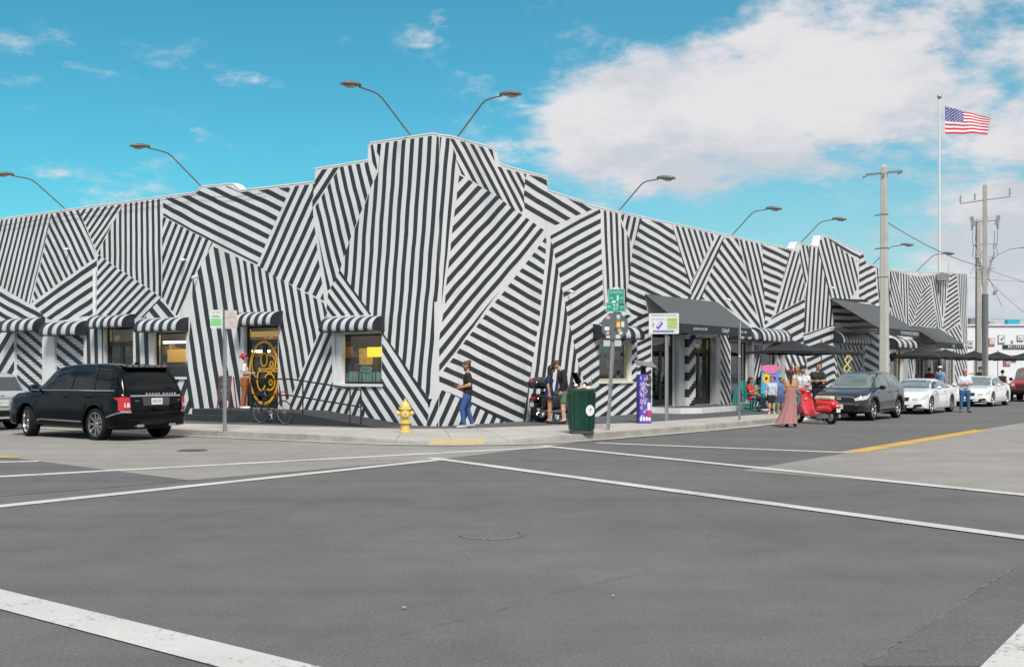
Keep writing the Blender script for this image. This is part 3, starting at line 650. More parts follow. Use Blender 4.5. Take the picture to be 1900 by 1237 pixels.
# ---------------------------------------------------------------- windows, doors, shutters
GL = glass_mat('window_glass')
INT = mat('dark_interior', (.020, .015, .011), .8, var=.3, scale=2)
WOOD = mat('warm_wood', (.35, .20, .07), .6, var=.3, scale=3)
TRIMW = mat('white_trim', (.66, .67, .68), .5, var=.06, scale=3)
WARM = mat('warm_lamp', (1, .75, .35), emit=((1, .62, .22), 1.3)); WARM2 = mat('bright_lamp', (1, .8, .5), emit=((1, .78, .45), 3.5))
GLOW = mat('shop_lamp', (1, .8, .5), emit=((1, .72, .42), 7.)); GLOWL = mat('shop_lamp_strong', (1, .8, .5), emit=((1, .60, .24), 13.))
YEL = mat('yellow_sign_light', (1, .7, .05), emit=((1, .62, .02), 1.1))
GOLD = mat('gold_paint', (.75, .42, .03), .35, emit=None)
def room(side, t0, t1, z0, z1, parent, d=1.15, cols=None, seed=0, warm=0):
    """the shop behind an opening: box room with shelves, goods and lamps"""
    f = FR[side]; rs = random.Random(seed); e = .22; a_, b_ = t0 - e, t1 + .95; z0_, z1_ = z0 - .05, z1 + .25
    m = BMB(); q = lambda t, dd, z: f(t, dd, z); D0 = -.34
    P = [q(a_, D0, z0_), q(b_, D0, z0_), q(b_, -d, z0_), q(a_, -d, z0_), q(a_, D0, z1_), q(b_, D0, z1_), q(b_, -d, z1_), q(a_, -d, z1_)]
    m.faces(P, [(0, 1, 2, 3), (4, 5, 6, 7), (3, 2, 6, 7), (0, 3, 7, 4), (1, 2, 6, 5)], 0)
    def bx(ta, tb, da, db, za, zb, mi):
        P = [q(ta, da, za), q(tb, da, za), q(tb, db, za), q(ta, db, za)]; P += [p + Vector((0, 0, zb - za)) for p in P]
        m.faces(P, [(0, 1, 2, 3), (4, 5, 6, 7), (0, 1, 5, 4), (2, 3, 7, 6), (0, 3, 7, 4), (1, 2, 6, 5)], mi)
    W_ = t1 - t0; n = 0
    for zz in np.arange(z0 + .35, z1 - .5, .42):
        bx(t0, t1 + .85, -d + .30, -d + .05, zz, zz + .03, 1)
        t = t0 + .05
        while t < t1 + .7:
            ww = rs.uniform(.07, .22); hh_ = rs.uniform(.1, .3); bx(t, t + ww, -d + .27, -d + .12, zz + .03, zz + .03 + hh_, rs.choice([1, 2, 3, 4, 5])); t += ww + rs.uniform(.02, .15)
    for k in range(3):
        t = rs.uniform(t0 + .1, t1 - .5); bx(t, t + .4, -.95, -.65, z0, z0 + rs.uniform(.5, .95), rs.choice([1, 4, 5]))
    bx(t0 + W_ * .1, t1 + .5, -.75, -.62, z1 + .10, z1 + .14, 6)
    cs = cols or [(.5, .25, .05), (.12, .25, .22), (.45, .40, .30), (.25, .06, .04)]
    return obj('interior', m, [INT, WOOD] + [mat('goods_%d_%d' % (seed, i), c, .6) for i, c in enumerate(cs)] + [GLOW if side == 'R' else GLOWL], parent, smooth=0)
def frame_in(side, t0, t1, z0, z1, w=.06, d0=-.14, d1=-.2, m=None, name='window_frame', cross=None, parent=bld, wz=None):
    f = FR[side]; b = BMB()
    def bx(ta, tb, za, zb, da=d0, db=d1):
        P = [f(ta, da, za), f(tb, da, za), f(tb, db, za), f(ta, db, za)]; P += [p + Vector((0, 0, zb - za)) for p in P]
        b.faces(P, [(0, 1, 2, 3), (4, 5, 6, 7), (0, 1, 5, 4), (2, 3, 7, 6), (0, 3, 7, 4), (1, 2, 6, 5)])
    bx(t0, t0 + w, z0, z1); bx(t1 - w, t1, z0, z1); bx(t0 + w, t1 - w, z0, z0 + (wz or w)); bx(t0 + w, t1 - w, z1 - w, z1)
    for c_ in (cross or []):
        if c_[0] == 'v': x_ = t0 + (t1 - t0) * c_[1]; bx(x_ - w / 2, x_ + w / 2, z0 + w, z1 - w, d0 - .005, d1 + .005)
        else: z_ = z0 + (z1 - z0) * c_[1]; bx(t0 + w, t1 - w, z_ - w / 2, z_ + w / 2, d0 - .01, d1 + .01)
    return obj(name, b, m or FRM, parent, smooth=0)
def pane(side, t0, t1, z0, z1, d=-.17, parent=bld, name='pane'):
    f = FR[side]; b = BMB(); b.prism([f(t0, d, z0), f(t1, d, z0), f(t1, d, z1), f(t0, d, z1)], (NL if side == 'L' else NR) * -.008); return obj(name, b, GL, parent, smooth=0)
def wall_box(b, side, t0, t1, d0, d1, z0, z1, mi=0):
    f = FR[side]; P = [f(t0, d0, z0), f(t1, d0, z0), f(t1, d1, z0), f(t0, d1, z0)]; P += [p + Vector((0, 0, z1 - z0)) for p in P]
    b.faces(P, [(0, 1, 2, 3), (4, 5, 6, 7), (0, 1, 5, 4), (2, 3, 7, 6), (0, 3, 7, 4), (1, 2, 6, 5)], mi)
def wall_M(side, t, d, z):
    return BI @ basis(-UL if side == 'L' else UR, (0, 0, 1), FR[side](t, d, z))
def do_window(key, seed, cross=None, cols=None, fm=None, w=.06):
    side, t0, t1, z0, z1 = OPN[key]
    fr = frame_in(side, t0, t1, z0, z1, w, m=fm, cross=cross); pane(side, t0 + w, t1 - w, z0 + w, z1 - w, parent=fr)
    b = BMB(); wall_box(b, side, t0 - .05, t1 + .05, .06, -.12, z0 - .07, z0 - .002); obj('window_sill', b, TRIMW, fr, smooth=0)
    room(side, t0, t1, z0, z1, bld, seed=seed, cols=cols)
    return fr
def do_door(key, seed, m=None, split=True, cols=None, trans=.82):
    side, t0, t1, z0, z1 = OPN[key]; zt = z0 + (z1 - z0) * trans
    fr = frame_in(side, t0, t1, z0, z1, .07, m=m, name='door_frame', cross=[('h', trans)])
    pane(side, t0 + .07, t1 - .07, zt + .035, z1 - .07, parent=fr)
    k = 2 if split else 1; wd = (t1 - t0 - .14) / k
    for i in range(k):
        a_ = t0 + .07 + wd * i + .006; dr = frame_in(side, a_, a_ + wd - .012, z0 + .01, zt - .04, .09, -.15, -.19, m=m, name='door', wz=.22)
        pane(side, a_ + .09, a_ + wd - .102, z0 + .23, zt - .13, parent=dr)
        b = BMB(); th_ = a_ + (wd - .05 if i == 0 else .04); f = FR[side]
        b.tube([f(th_, -.15, z0 + .9), f(th_, -.10, z0 + .92), f(th_, -.10, z0 + 1.25), f(th_, -.15, z0 + 1.27)], .013, 6); obj('door_handle', b, mat('steel', (.5, .5, .5), .3, 1), dr)
    room(side, t0, t1, z0, z1, bld, seed=seed, cols=cols); return fr
# left wing
w2 = do_window('LW2', 3, cols=[(.30, .14, .02), (.10, .06, .03), (.25, .18, .08), (.06, .09, .06)])
side, t0, t1, z0, z1 = OPN['LW2']
b = BMB(); wall_box(b, 'L', t1 - .16, t1 - .0, .02, -.13, z0, z1); obj('window_jamb', b, TRIMW, bld, smooth=0)
b = BMB(); wall_box(b, 'L', t0 + .22, t0 + .82, -.28, -.34, z1 - .66, z1 - .38, 0); obj('lit_sign', b, YEL, bld, smooth=0)
b = BMB(); wall_box(b, 'L', t0 + .95, t0 + 1.45, -.60, -.65, z0 + .55, z1 - .4, 0); obj('lit_panel', b, mat('amber_light', (.8, .4, .08), emit=((.9, .42, .07), .36)), bld, smooth=0)
b = BMB(); text_mb(b, 'JUNIOR & HATTER', wall_M('L', (t0 + t1) / 2 - .12, -.155, z0 + .78), width=1.15, height=.10); obj('window_lettering', b, mat('gold_lettering', (.7, .48, .08), .4, emit=((.9, .5, .05), .25)), bld, smooth=0)
b = BMB(); f = L
for i in range(26):
    t = t0 + .08 + (t1 - t0 - .16) * i / 26; hb = random.Random(i).uniform(.24, .30); lean = random.Random(i + 9).uniform(-.02, .02)
    b.prism([f(t, -.24, z0 + .062), f(t + .05, -.24, z0 + .062), f(t + .05 + lean, -.24, z0 + .06 + hb), f(t + lean, -.24, z0 + .06 + hb)], NL * -.2, [0, 1, 0, 2, 0, 1, 3, 0, 4][i % 9])
tag(obj('book_row', b, [mat('book%d' % i, c, .7) for i, c in enumerate([(.55, .57, .53), (.42, .47, .42), (.5, .42, .36), (.05, .22, .2), (.45, .1, .1)])], None, smooth=0), 'row of upright pale books inside the corner window sill', 'books')
bpy.data.objects['book_row'].location = CO
b = BMB(); c_ = L((t0 + t1) / 2 - .05, -.22, z0 + .42)
b.M = BI @ basis(-UL, (0, 0, 1), c_); b.rbox((0, 0, 0), (.46, .17, .02), .08, 0); b.M = Matrix.Identity(4); text_mb(b, 'PAPAGOO', wall_M('L', (t0 + t1) / 2 - .05, -.205, z0 + .42), width=.34, height=.09, mi=1)
o = obj('window_sign', b, [mat('sign_pale_green', (.5, .62, .58), .5), mat('sign_dark_green', (.03, .12, .10), .5)], None, smooth=0); o.location = CO; tag(o, 'small rounded pale green sign standing above the books in the corner window', 'sign')
# hanging plant in window
b = BMB(); rs = random.Random(5)
for i in range(46):
    p = L(t1 - .5 + rs.gauss(0, .09), -.35 + rs.gauss(0, .05), z1 - .15 - rs.random() * .85); d_ = Vector((rs.gauss(0, 1), rs.gauss(0, 1), -1.1)).normalized() * .16; s_ = Vector((rs.gauss(0, 1), rs.gauss(0, 1), 0)).normalized() * .015
    b.faces([p - s_, p + s_, p + d_], [(0, 1, 2)])
o = obj('hanging_plant', b, mat('leaf_dark', (.06, .12, .09), .6), None, smooth=0); o.location = CO; tag(o, 'dark trailing plant hanging inside the corner window', 'plant')
do_window('LW1', 4, cols=[(.45, .26, .05), (.3, .18, .1), (.5, .42, .3), (.2, .05, .03)])
side, t0, t1, z0, z1 = OPN['LW1']
b = BMB(); wall_box(b, 'L', t0 + .2, t1 + .0, -.40, -.46, z1 - .36, z1 - .28); obj('ceiling_light', b, WARM2, bld, smooth=0)
b = BMB(); wall_box(b, 'L', t0 + .5, t1 + .3, -.80, -.84, z0 + .5, z1 - .55); obj('lit_panel', b, MT['amber_light'], bld, smooth=0)
b = BMB(); text_mb(b, 'PANTHER', wall_M('L', (t0 + t1) / 2, -.155, z0 + .75), width=.95, height=.12); obj('window_lettering', b, MT['gold_lettering'], bld, smooth=0)
do_door('LD0', 5, m=FRM, cols=[(.05, .05, .04), (.1, .12, .03), (.04, .04, .04), (.08, .03, .02)])
dfr = do_door('LD1', 6, m=mat('door_black', (.014, .013, .012), .3), cols=[(.42, .24, .04), (.3, .22, .06), (.12, .10, .04), (.35, .2, .03)])
side, t0, t1, z0, z1 = OPN['LD1']
b = BMB(); wall_box(b, 'L', t1 - .75, t1 + .05, -.35, -.42, z1 - .82, z1 - .74); obj('ceiling_light', b, WARM2, bld, smooth=0)
b = BMB(); wall_box(b, 'L', t0 + .2, t1 + .1, -.35, -.40, z1 - .33, z1 - .16); obj('lit_panel', b, MT['amber_light'], bld, smooth=0)
# gold ornament across the two door leaves: ring, scrolls and bars
cz = z0 + 1.10; ct = (t0 + t1) / 2; b = BMB(); f = L
def flat_arc(b, cx, cz_, rx, rz, a0, a1, wd, n=28, d=-.135):
    P = []
    for i in range(n + 1):
        an = R(a0 + (a1 - a0) * i / n); P.append((cx - rx * math.cos(an), cz_ + rz * math.sin(an), cx - (rx - wd) * math.cos(an), cz_ + (rz - wd) * math.sin(an)))
    for p, q in zip(P, P[1:]): b.poly([L(p[0], d, p[1]), L(q[0], d, q[1]), L(q[2], d, q[3]), L(p[2], d, p[3])])
flat_arc(b, ct, cz, .70, 1.0, 0, 360, .085)
flat_arc(b, ct, cz + .40, .17, .22, 0, 360, .05); flat_arc(b, ct + .12, cz - .22, .22, .36, 60, 330, .06); flat_arc(b, ct - .25, cz + .28, .30, .30, -150, 120, .06); flat_arc(b, ct - .25, cz - .28, .26, .28, -120, 150, .055)
flat_arc(b, ct + .35, cz + .25, .22, .40, 90, 270, .045); flat_arc(b, ct - .34, cz + .26, .10, .10, 0, 360, .05); flat_arc(b, ct - .30, cz - .30, .09, .1, 0, 360, .04)
for dz in (.02, .10): b.poly([L(ct + .25, -.135, cz + dz), L(ct - .62, -.135, cz + dz), L(ct - .62, -.135, cz + dz + .045), L(ct + .25, -.135, cz + dz + .045)])
obj('gold_ornament', b, mat('gold_leaf', (.62, .33, .02), .4), bld, smooth=0)
# striped roller shutters
def shutter(key, seed, line, rr_):
    side, t0, t1, z0, z1 = OPN[key]; f = FR[side]; b = BMB(); n = int((z1 - z0) / .105)
    p0, p1 = [onwall(*q, side) for q in parse(line)]; r0 = onwall(*parse(rr_)[0], side)
    dx, dz = p1[0] - p0[0], p1[1] - p0[1]; l_ = math.hypot(dx, dz); nx, nz = -dz / l_, dx / l_; c0 = nx * p0[0] + nz * p0[1]; per = abs(nx * r0[0] + nz * r0[1] - c0)
    for i in range(n):
        za, zb = z0 + (z1 - z0) * i / n, z0 + (z1 - z0) * (i + 1) / n
        wall_box(b, side, t0 + .005, t1 - .005, -.10, -.16, za + .006, zb - .008); wall_box(b, side, t0 + .005, t1 - .005, -.13, -.17, zb - .008, zb + .006, 2)
        cell = [(t0 + .005, za + .006), (t1 - .005, za + .006), (t1 - .005, zb - .008), (t0 + .005, zb - .008)]; vals = [nx * q[0] + nz * q[1] for q in cell]
        for k in range(int((min(vals) - c0) / per) - 1, int((max(vals) - c0) / per) + 2):
            q = clip(clip(cell, nx, nz, c0 + k * per + per * .23), -nx, -nz, -(c0 + k * per - per * .23))
            if len(q) > 2: b.poly([f(x_, -.097, z_) for x_, z_ in q], 1)
    o = obj('roller_shutter', b, [WHT, BLK, FRM], bld, smooth=0, recalc=False); o['kind'] = 'stuff'; return o
shutter('LS1', 1, 'Q 110,250 420,520', 'Q 110,330'); shutter('LS2', 2, 'Q 420,240 620,400', 'Q 420,330'); shutter('RS', 3, 'V 800,960 930,1237', 'V 835,960')
# right wing
do_window('RW1', 11, cols=[(.05, .25, .28), (.45, .20, .06), (.05, .12, .2), (.4, .35, .1)], fm=mat('beige_frame', (.42, .38, .24), .6), w=.09)
side, t0, t1, z0, z1 = OPN['RW1']
for k, (dz, c_, h_) in enumerate([(.15, (.35, .10, .04), .3), (.55, (.05, .22, .25), .25), (.95, (.04, .16, .22), .3)]):
    b = BMB(); wall_box(b, 'R', t0 + .1, t1 - .12, -.6 - k * .1, -.66 - k * .1, z0 + dz, z0 + dz + h_); obj('display_panel', b, mat('display%d' % k, c_, .5), bld, smooth=0)
b = BMB(); text_mb(b, 'PASTELERIA', wall_M('R', (t0 + t1) / 2, -.155, z0 + .88), width=1.2, height=.1); obj('window_lettering', b, mat('orange_lettering', (.75, .3, .05), .4), bld, smooth=0)
do_door('RA', 12, cols=[(.05, .18, .16), (.5, .42, .1), (.3, .25, .18), (.1, .1, .1)]); do_door('RB', 13, cols=[(.4, .1, .04), (.5, .45, .12), (.15, .2, .4), (.35, .2, .1)])
do_window('RC', 14, cross=[('h', .45)], cols=[(.35, .25, .15), (.04, .16, .16), (.15, .1, .16), (.3, .22, .14)]); do_window('RE', 15, cols=[(.1, .06, .1), (.08, .07, .1), (.1, .1, .1), (.05, .05, .06)])
do_window('RF', 16, cols=[(.5, .28, .05), (.4, .25, .1), (.5, .4, .2), (.3, .12, .03)]); side, t0, t1, z0, z1 = OPN['RF']
b = BMB(); wall_box(b, 'R', t0, t1, -.8, -.85, z0 + .5, z1 - .05); obj('lit_panel', b, mat('amber_light2', (.8, .4, .08), emit=((.9, .5, .1), .6)), bld, smooth=0)
do_door('RG', 17); do_door('RH', 18); do_window('RI', 19)
# pilasters beside the shop doors
def pil(px0, px1, side='R', d=.14, ztop_=None, z0=.36, name='pilaster', m=TRIMW):
    ta, tb = sorted((onwall(px0, 700, side)[0], onwall(px1, 700, side)[0])); b = BMB(); wall_box(b, side, ta, tb, d, -.05 if d < .2 else -.04, z0, ztop_ or 2.98); return obj(name, b, m, bld, smooth=0)
GRT = mat('grey_trim', (.42, .43, .44), .5, var=.1)
for a_, b_ in ((1254, 1264), (1323, 1331), (1389, 1394), (1447, 1451)): pil(a_, b_, m=GRT)
for a_, b_ in ((1675, 1681), (1717, 1722), (1749, 1754)): pil(a_, b_, z0=.16, m=GRT, ztop_=2.6)
# corrugated columns with black bands
for (px0, px1) in ((1265.5, 1280),):
    ta, tb = onwall(px0, 700, 'R')[0], onwall(px1, 700, 'R')[0]; b = BMB(); n = 8; z = .36; k = 0
    per = .62
    for i in range(n):
        a_, c_ = ta + (tb - ta) * i / n, ta + (tb - ta) * (i + 1) / n; sh = .05 * i
        dd = .24 if i % 2 else .27
        z = .36 - per + sh; k = 0
        while z < 3.0:
            z2 = z + per / 2; za, zb = max(z, .36), min(z2, 3.0)
            if zb > za: wall_box(b, 'R', a_, c_, dd, -.02, za, zb, k % 2)
            z = z2; k += 1
    obj('corrugated_column', b, [WHT, BLK], bld, smooth=0)
# platform in front of the shop doors
b = BMB(); P = [Rw(11.8, .02), Rw(11.8, 1.15), Rw(12.6, 1.55), Rw(16.3, 1.42), Rw(16.3, .02)]
P = [Vector((p.x, p.y, .153)) for p in P]; b.prism(P, (0, 0, .2))
tr = MB(); 
obj('step_platform', b, mat('step_white_edge', (.62, .63, .64), .6, var=.12), bld, smooth=0)
b = BMB(); P2 = [Rw(11.83, .02), Rw(11.83, 1.12), Rw(12.62, 1.5), Rw(16.27, 1.38), Rw(16.27, .02)]; b.prism([Vector((p.x, p.y, .354)) for p in P2], (0, 0, .006)); obj('step_tread', b, band, bld, smooth=0)
# ---------------------------------------------------------------- barrel awnings
def barrel(side, px0, px1, ytop, ybot, nst, d=.52, off=0):
    x0, z1 = onwall(px0, ytop, side); x1, _ = onwall(px1, ytop, side); _, z1 = onwall((px0 + px1) / 2, ytop, side); _, z0 = onwall((px0 + px1) / 2, ybot, side)
    t0, t1 = min(x0, x1), max(x0, x1); f = FR[side]; b = BMB(); h = z1 - z0
    prof = [(0, z1)] + [(d * math.sin(R(a_)), z0 + .12 * 0 + h * math.cos(R(a_)) ** .8 if a_ < 90 else z0) for a_ in (12, 24, 36, 48, 60, 70, 80, 87)] + [(d, z0), (d - .02, z0 - .05), (d - .12, z0 - .07)]
    nseg = nst * 2
    for i in range(nseg):
        a_, c_ = t0 + (t1 - t0) * i / nseg, t0 + (t1 - t0) * (i + 1) / nseg; sk = .0
        for (d0, za), (d1, zb) in zip(prof, prof[1:]):
            s0, s1 = (d0 / d) * .0, 0
            b.poly([f(a_, d0 + .004, za), f(c_, d0 + .004, za), f(c_, d1 + .004, zb), f(a_, d1 + .004, zb)], (i + off) % 2)
            b.poly([f(a_, max(d0 - .02, .004), za - .02), f(c_, max(d0 - .02, .004), za - .02), f(c_, max(d1 - .02, .004), zb - .02), f(a_, max(d1 - .02, .004), zb - .02)], 1)
    for t in (t0, t1): b.poly([f(t, d0 + .004, za) for d0, za in prof] + [f(t, .004, z0 - .07)], 1)
    o = obj('barrel_awning', b, [mat('awning_white', (.50, .51, .525), .35, var=.12, scale=4), mat('awning_stripe_black', (.016, .02, .028), .4)], bld, smooth=25, recalc=False)
    return o
for args in (('L', 20, 84, 590, 612, 4), ('L', 96, 163, 596, 619, 4), ('L', 183, 250, 584, 605, 5), ('L', 272, 350, 590, 612, 5), ('L', 452, 525, 578, 601, 5), ('L', 615, 714, 587, 611, 6),
             ('R', 1100, 1172, 603, 625, 4), ('R', 1352, 1392, 608, 628, 3), ('R', 1395, 1449, 609, 632, 6), ('R', 1546, 1598, 617, 636, 9), ('R', 1650, 1690, 628, 644, 4)):
    barrel(*args)
# ---------------------------------------------------------------- sloping black awnings
def slope_awning(t0, t1, zt, zf, d, val, texts, arms=True):
    b = BMB(); f = Rw; e = .03
    b.prism([f(t0, .004, zt), f(t1, .004, zt), f(t1, d, zf), f(t0, d, zf)], (0, 0, -.03))
    root = obj('sloping_awning', b, [mat('awning_fabric', (.075, .08, .085), .8, var=.08, scale=1.5)], bld, smooth=0)
    b = BMB(); wall_box(b, 'R', t0, t1, d + .012, d - .01, zf - val, zf - .006); obj('valance', b, FBLK, root, smooth=0)
    b = BMB()
    for t in (t0 + .03, (t0 + t1) / 2, t1 - .03):
        b.tube([f(t, .01, zf - .05), f(t, d - .05, zf - .06)], .018, 6); b.tube([f(t, .01, zt - .06), f(t, d - .05, zf - .06)], .018, 6)
    obj('awning_arm', b, mat('arm_metal', (.05, .05, .055), .4, .6), root)
    b = MB(); n = 0
    for s_, u_, wd, ht in texts: text_mb(b, s_, wall_M('R', t0 + (t1 - t0) * u_, d + .016, zf - val / 2), width=wd, height=ht); n = 1
    if n: obj('awning_lettering', b, mat('white_lettering', (.7, .71, .72), .6), root, smooth=0)
    return root
slope_awning(11.3, 17.15, 4.36, 3.29, 1.42, .33, [('JUNIOR & HATTER', .25, 1.1, .11), ('Cubby9', .60, .62, .2), ('PASTRY SHOP', .86, .75, .09)])
a2_ = slope_awning(29.5, 36.2, 5.15, 3.72, 2.3, .34, [('THE WYNWOOD DINER', .72, 2.6, .17), ('EAT', .95, .4, .17)])
slope_awning(42.6, 48.4, 4.28, 3.32, 1.42, .36, [('CAFE', .62, .55, .16)])
# ---------------------------------------------------------------- steps, ramp and rail at the left door
b = BMB(); f = L; md = 1.42
b.prism([f(4.3, .01, .5), f(8.6, .01, .5), f(8.6, md, .5), f(4.3, md, .5)], (0, 0, -.36)); b.prism([f(8.601, .01, .33), f(8.95, .01, .33), f(8.95, md + .3, .33), f(8.601, md + .3, .33)], (0, 0, -.19))
b.prism([f(6.3, md + .001, .33), f(8.6, md + .001, .33), f(8.6, md + .3, .33), f(6.3, md + .3, .33)], (0, 0, -.19))
P = [f(4.299, .01, .5), f(4.299, md, .5), f(1.0, md, .158), f(1.0, .01, .158)]; Q = [Vector((p.x, p.y, .14)) for p in P]
b.faces(P + Q, [(0, 1, 2, 3), (4, 5, 6, 7), (1, 2, 6, 5), (0, 1, 5, 4), (0, 3, 7, 4)])
obj('entrance_ramp', b, mat('dark_step_paint', (.035, .038, .043), .6, var=.25, scale=1.2), bld, smooth=0)
rl = MB(); rr0 = thing('handrail', 'thin black steel handrail along the ramp to the gold door', 'handrail', L(4.0, md - .05, .2)); Mi = Matrix.Translation(-Vector(L(4.0, md - .05, .2)))
def rz(t): return .5 if t > 4.3 else .158 + (t - 1.) / 3.3 * .342
def rail(h): return [L(6.0, md - .06, rz(6.0) + h), L(4.3, md - .06, .5 + h), L(1.6, md - .06, rz(1.6) + h)]
for h in (.92, .46):
    b = MB(); b.M = Mi; b.tube(rail(h), .021, 8); 
    obj('rail', b, mat('rail_black', (.02, .02, .022), .4, .3), rr0)
for t in (6.0, 3.83, 2.0, 1.6):
    b = MB(); b.M = Mi; b.tube([L(t, md - .06, rz(t) - .01), L(t, md - .06, rz(t) + .93)], .02, 8); obj('post', b, MT['rail_black'], rr0)
# small fittings on the walls
for px, py, side in ((350, 482, 'E'), ):
    pass
for i, (px, py, side) in enumerate([(130, 463, 'L'), (346, 483, 'L'), (368, 514, 'L'), (1052, 541, 'R'), (1345, 556, 'R'), (1539, 534, 'R')]):
    t, z = onwall(px, py, side); b = BMB(); f = FR[side]; b.tube([f(t, 0, z), f(t, .12, z + .03)], .02, 6); b.tube([f(t, .10, z + .02), f(t, .26, z - .04)], .045, 8); obj('security_camera', b, TRIMW, bld)
b = BMB(); t, z = onwall(622, 650, 'L')[0], 0
f = L; b.tube([f(t, .03, 2.95), f(t, .03, 1.2)], .022, 6); t2 = onwall(178, 500, 'L')[0]; b.tube([f(t2, .06, 5.2), f(t2, .06, 3.6)], .06, 8)
obj('drain_pipe', b, WHT, bld)
# ================================================================ figures: smooth distance-field surfaces
def sdf_mesh(prims, k=.03, h=.018, cuts=(), sub=()):
    """prims: (p0, p1, r0, r1) tapered capsules blended smoothly; cuts: half-spaces (n, c) keeping n.p<=c; returns verts, faces"""
    A = np.array([[*p[0], *p[1]] for p in prims], np.float32); Rr = np.array([[p[2], p[3]] for p in prims], np.float32)
    lo = np.minimum(A[:, :3] - Rr[:, :1], A[:, 3:] - Rr[:, 1:]).min(0) - 2.5 * h; hi = np.maximum(A[:, :3] + Rr[:, :1], A[:, 3:] + Rr[:, 1:]).max(0) + 2.5 * h
    n = np.ceil((hi - lo) / h).astype(int) + 1
    ax = [lo[i] + h * np.arange(n[i], dtype=np.float32) for i in range(3)]; f = np.full(n, 9., np.float32)
    for (p0, p1, r0, r1) in prims:
        p0 = np.array(p0, np.float32); p1 = np.array(p1, np.float32); m = max(r0, r1) + k + 2 * h
        a0 = np.clip(((np.minimum(p0, p1) - m - lo) / h).astype(int), 0, n); a1 = np.clip(((np.maximum(p0, p1) + m - lo) / h).astype(int) + 2, 0, n)
        sl = tuple(slice(a0[i], a1[i]) for i in range(3)); X_ = ax[0][sl[0]][:, None, None] - p0[0]; Y_ = ax[1][sl[1]][None, :, None] - p0[1]; Z_ = ax[2][sl[2]][None, None, :] - p0[2]
        d = p1 - p0; L2 = max(float(d @ d), 1e-8); t = np.clip((X_ * d[0] + Y_ * d[1] + Z_ * d[2]) / L2, 0, 1)
        q = np.sqrt((X_ - t * d[0]) ** 2 + (Y_ - t * d[1]) ** 2 + (Z_ - t * d[2]) ** 2) - (r0 + (r1 - r0) * t)
        g = f[sl]; hh_ = np.maximum(k - np.abs(g - q), 0) / k; f[sl] = np.minimum(g, q) - hh_ * hh_ * k * .25
    for nrm_, c in cuts:
        q = ax[0][:, None, None] * nrm_[0] + ax[1][None, :, None] * nrm_[1] + ax[2][None, None, :] * nrm_[2] - c; f = np.maximum(f, q)
    for (c, r) in sub:
        q = r - np.sqrt((ax[0][:, None, None] - c[0]) ** 2 + (ax[1][None, :, None] - c[1]) ** 2 + (ax[2][None, None, :] - c[2]) ** 2); f = np.maximum(f, q)
    ins = f < 0; N_ = n - 1; cnt = np.zeros(N_, np.float32); acc = np.zeros((*N_, 3), np.float32)
    def S_(arr, o): return arr[o[0]:o[0] + N_[0], o[1]:o[1] + N_[1], o[2]:o[2] + N_[2]]
    for a in range(3):
        b_, c_ = [i for i in range(3) if i != a]
        for u in (0, 1):
            for v_ in (0, 1):
                o0 = [0, 0, 0]; o0[b_] = u; o0[c_] = v_; o1 = list(o0); o1[a] = 1
                f0, f1 = S_(f, o0), S_(f, o1); m = S_(ins, o0) != S_(ins, o1); t = np.where(m, f0 / np.where(m, f0 - f1, 1), 0)
                cnt += m
                for ax_ in range(3): acc[..., ax_] += np.where(m, (t if ax_ == a else o0[ax_]), 0)
    act = cnt > 0; idx = np.full(N_, -1); idx[act] = np.arange(act.sum()); ii = np.argwhere(act)
    V = (ii + acc[act] / cnt[act][:, None]) * h + lo; fs = []
    for a in range(3):
        b_, c_ = (a + 1) % 3, (a + 2) % 3
        o1 = [0, 0, 0]; o1[a] = 1
        f0 = ins[tuple(slice(0, n[i] - o1[i]) for i in range(3))]; f1 = ins[tuple(slice(o1[i], n[i]) for i in range(3))]
        e_ = np.argwhere(f0 != f1); s_ = f0[tuple(e_.T)]
        ok = (e_[:, b_] > 0) & (e_[:, c_] > 0) & (e_[:, b_] < N_[b_]) & (e_[:, c_] < N_[c_]) & (e_[:, a] < N_[a]); e_ = e_[ok]; s_ = s_[ok]
        def id_(db, dc): q = e_.copy(); q[:, b_] -= db; q[:, c_] -= dc; return idx[tuple(q.T)]
        quad = np.stack([id_(1, 1), id_(0, 1), id_(0, 0), id_(1, 0)], 1); quad[~s_] = quad[~s_][:, ::-1]; fs.append(quad)
    return V, np.concatenate(fs)
def sdf_obj(name, prims, m, parent, k=.03, h=.018, cuts=(), sub=(), extra=None, label=None):
    V, Fq = sdf_mesh(prims, k, h, cuts, sub); vl = [tuple(map(float, v)) for v in V]; fl = [tuple(map(int, q)) for q in Fq]
    if extra:
        o_ = len(vl); vl += extra.v; fl += [tuple(o_ + i for i in q) for q in extra.f]
    me = bpy.data.meshes.new(name); me.from_pydata(vl, [], fl); me.update(); me.shade_smooth(); o = link(name, me, parent, [m])
    if label: o['label'] = label
    return o
SKIN = mat('skin_light', (.50, .30, .20), .55, spec=.3); SKIN2 = mat('skin_tan', (.40, .21, .12), .55, spec=.3); SKIN3 = mat('skin_brown', (.26, .14, .09), .55, spec=.3)
EYE = mat('eye_dark', (.02, .015, .012), .2)
def cl(n, c): return mat('cloth_' + n, c, .85, var=.10, scale=6)
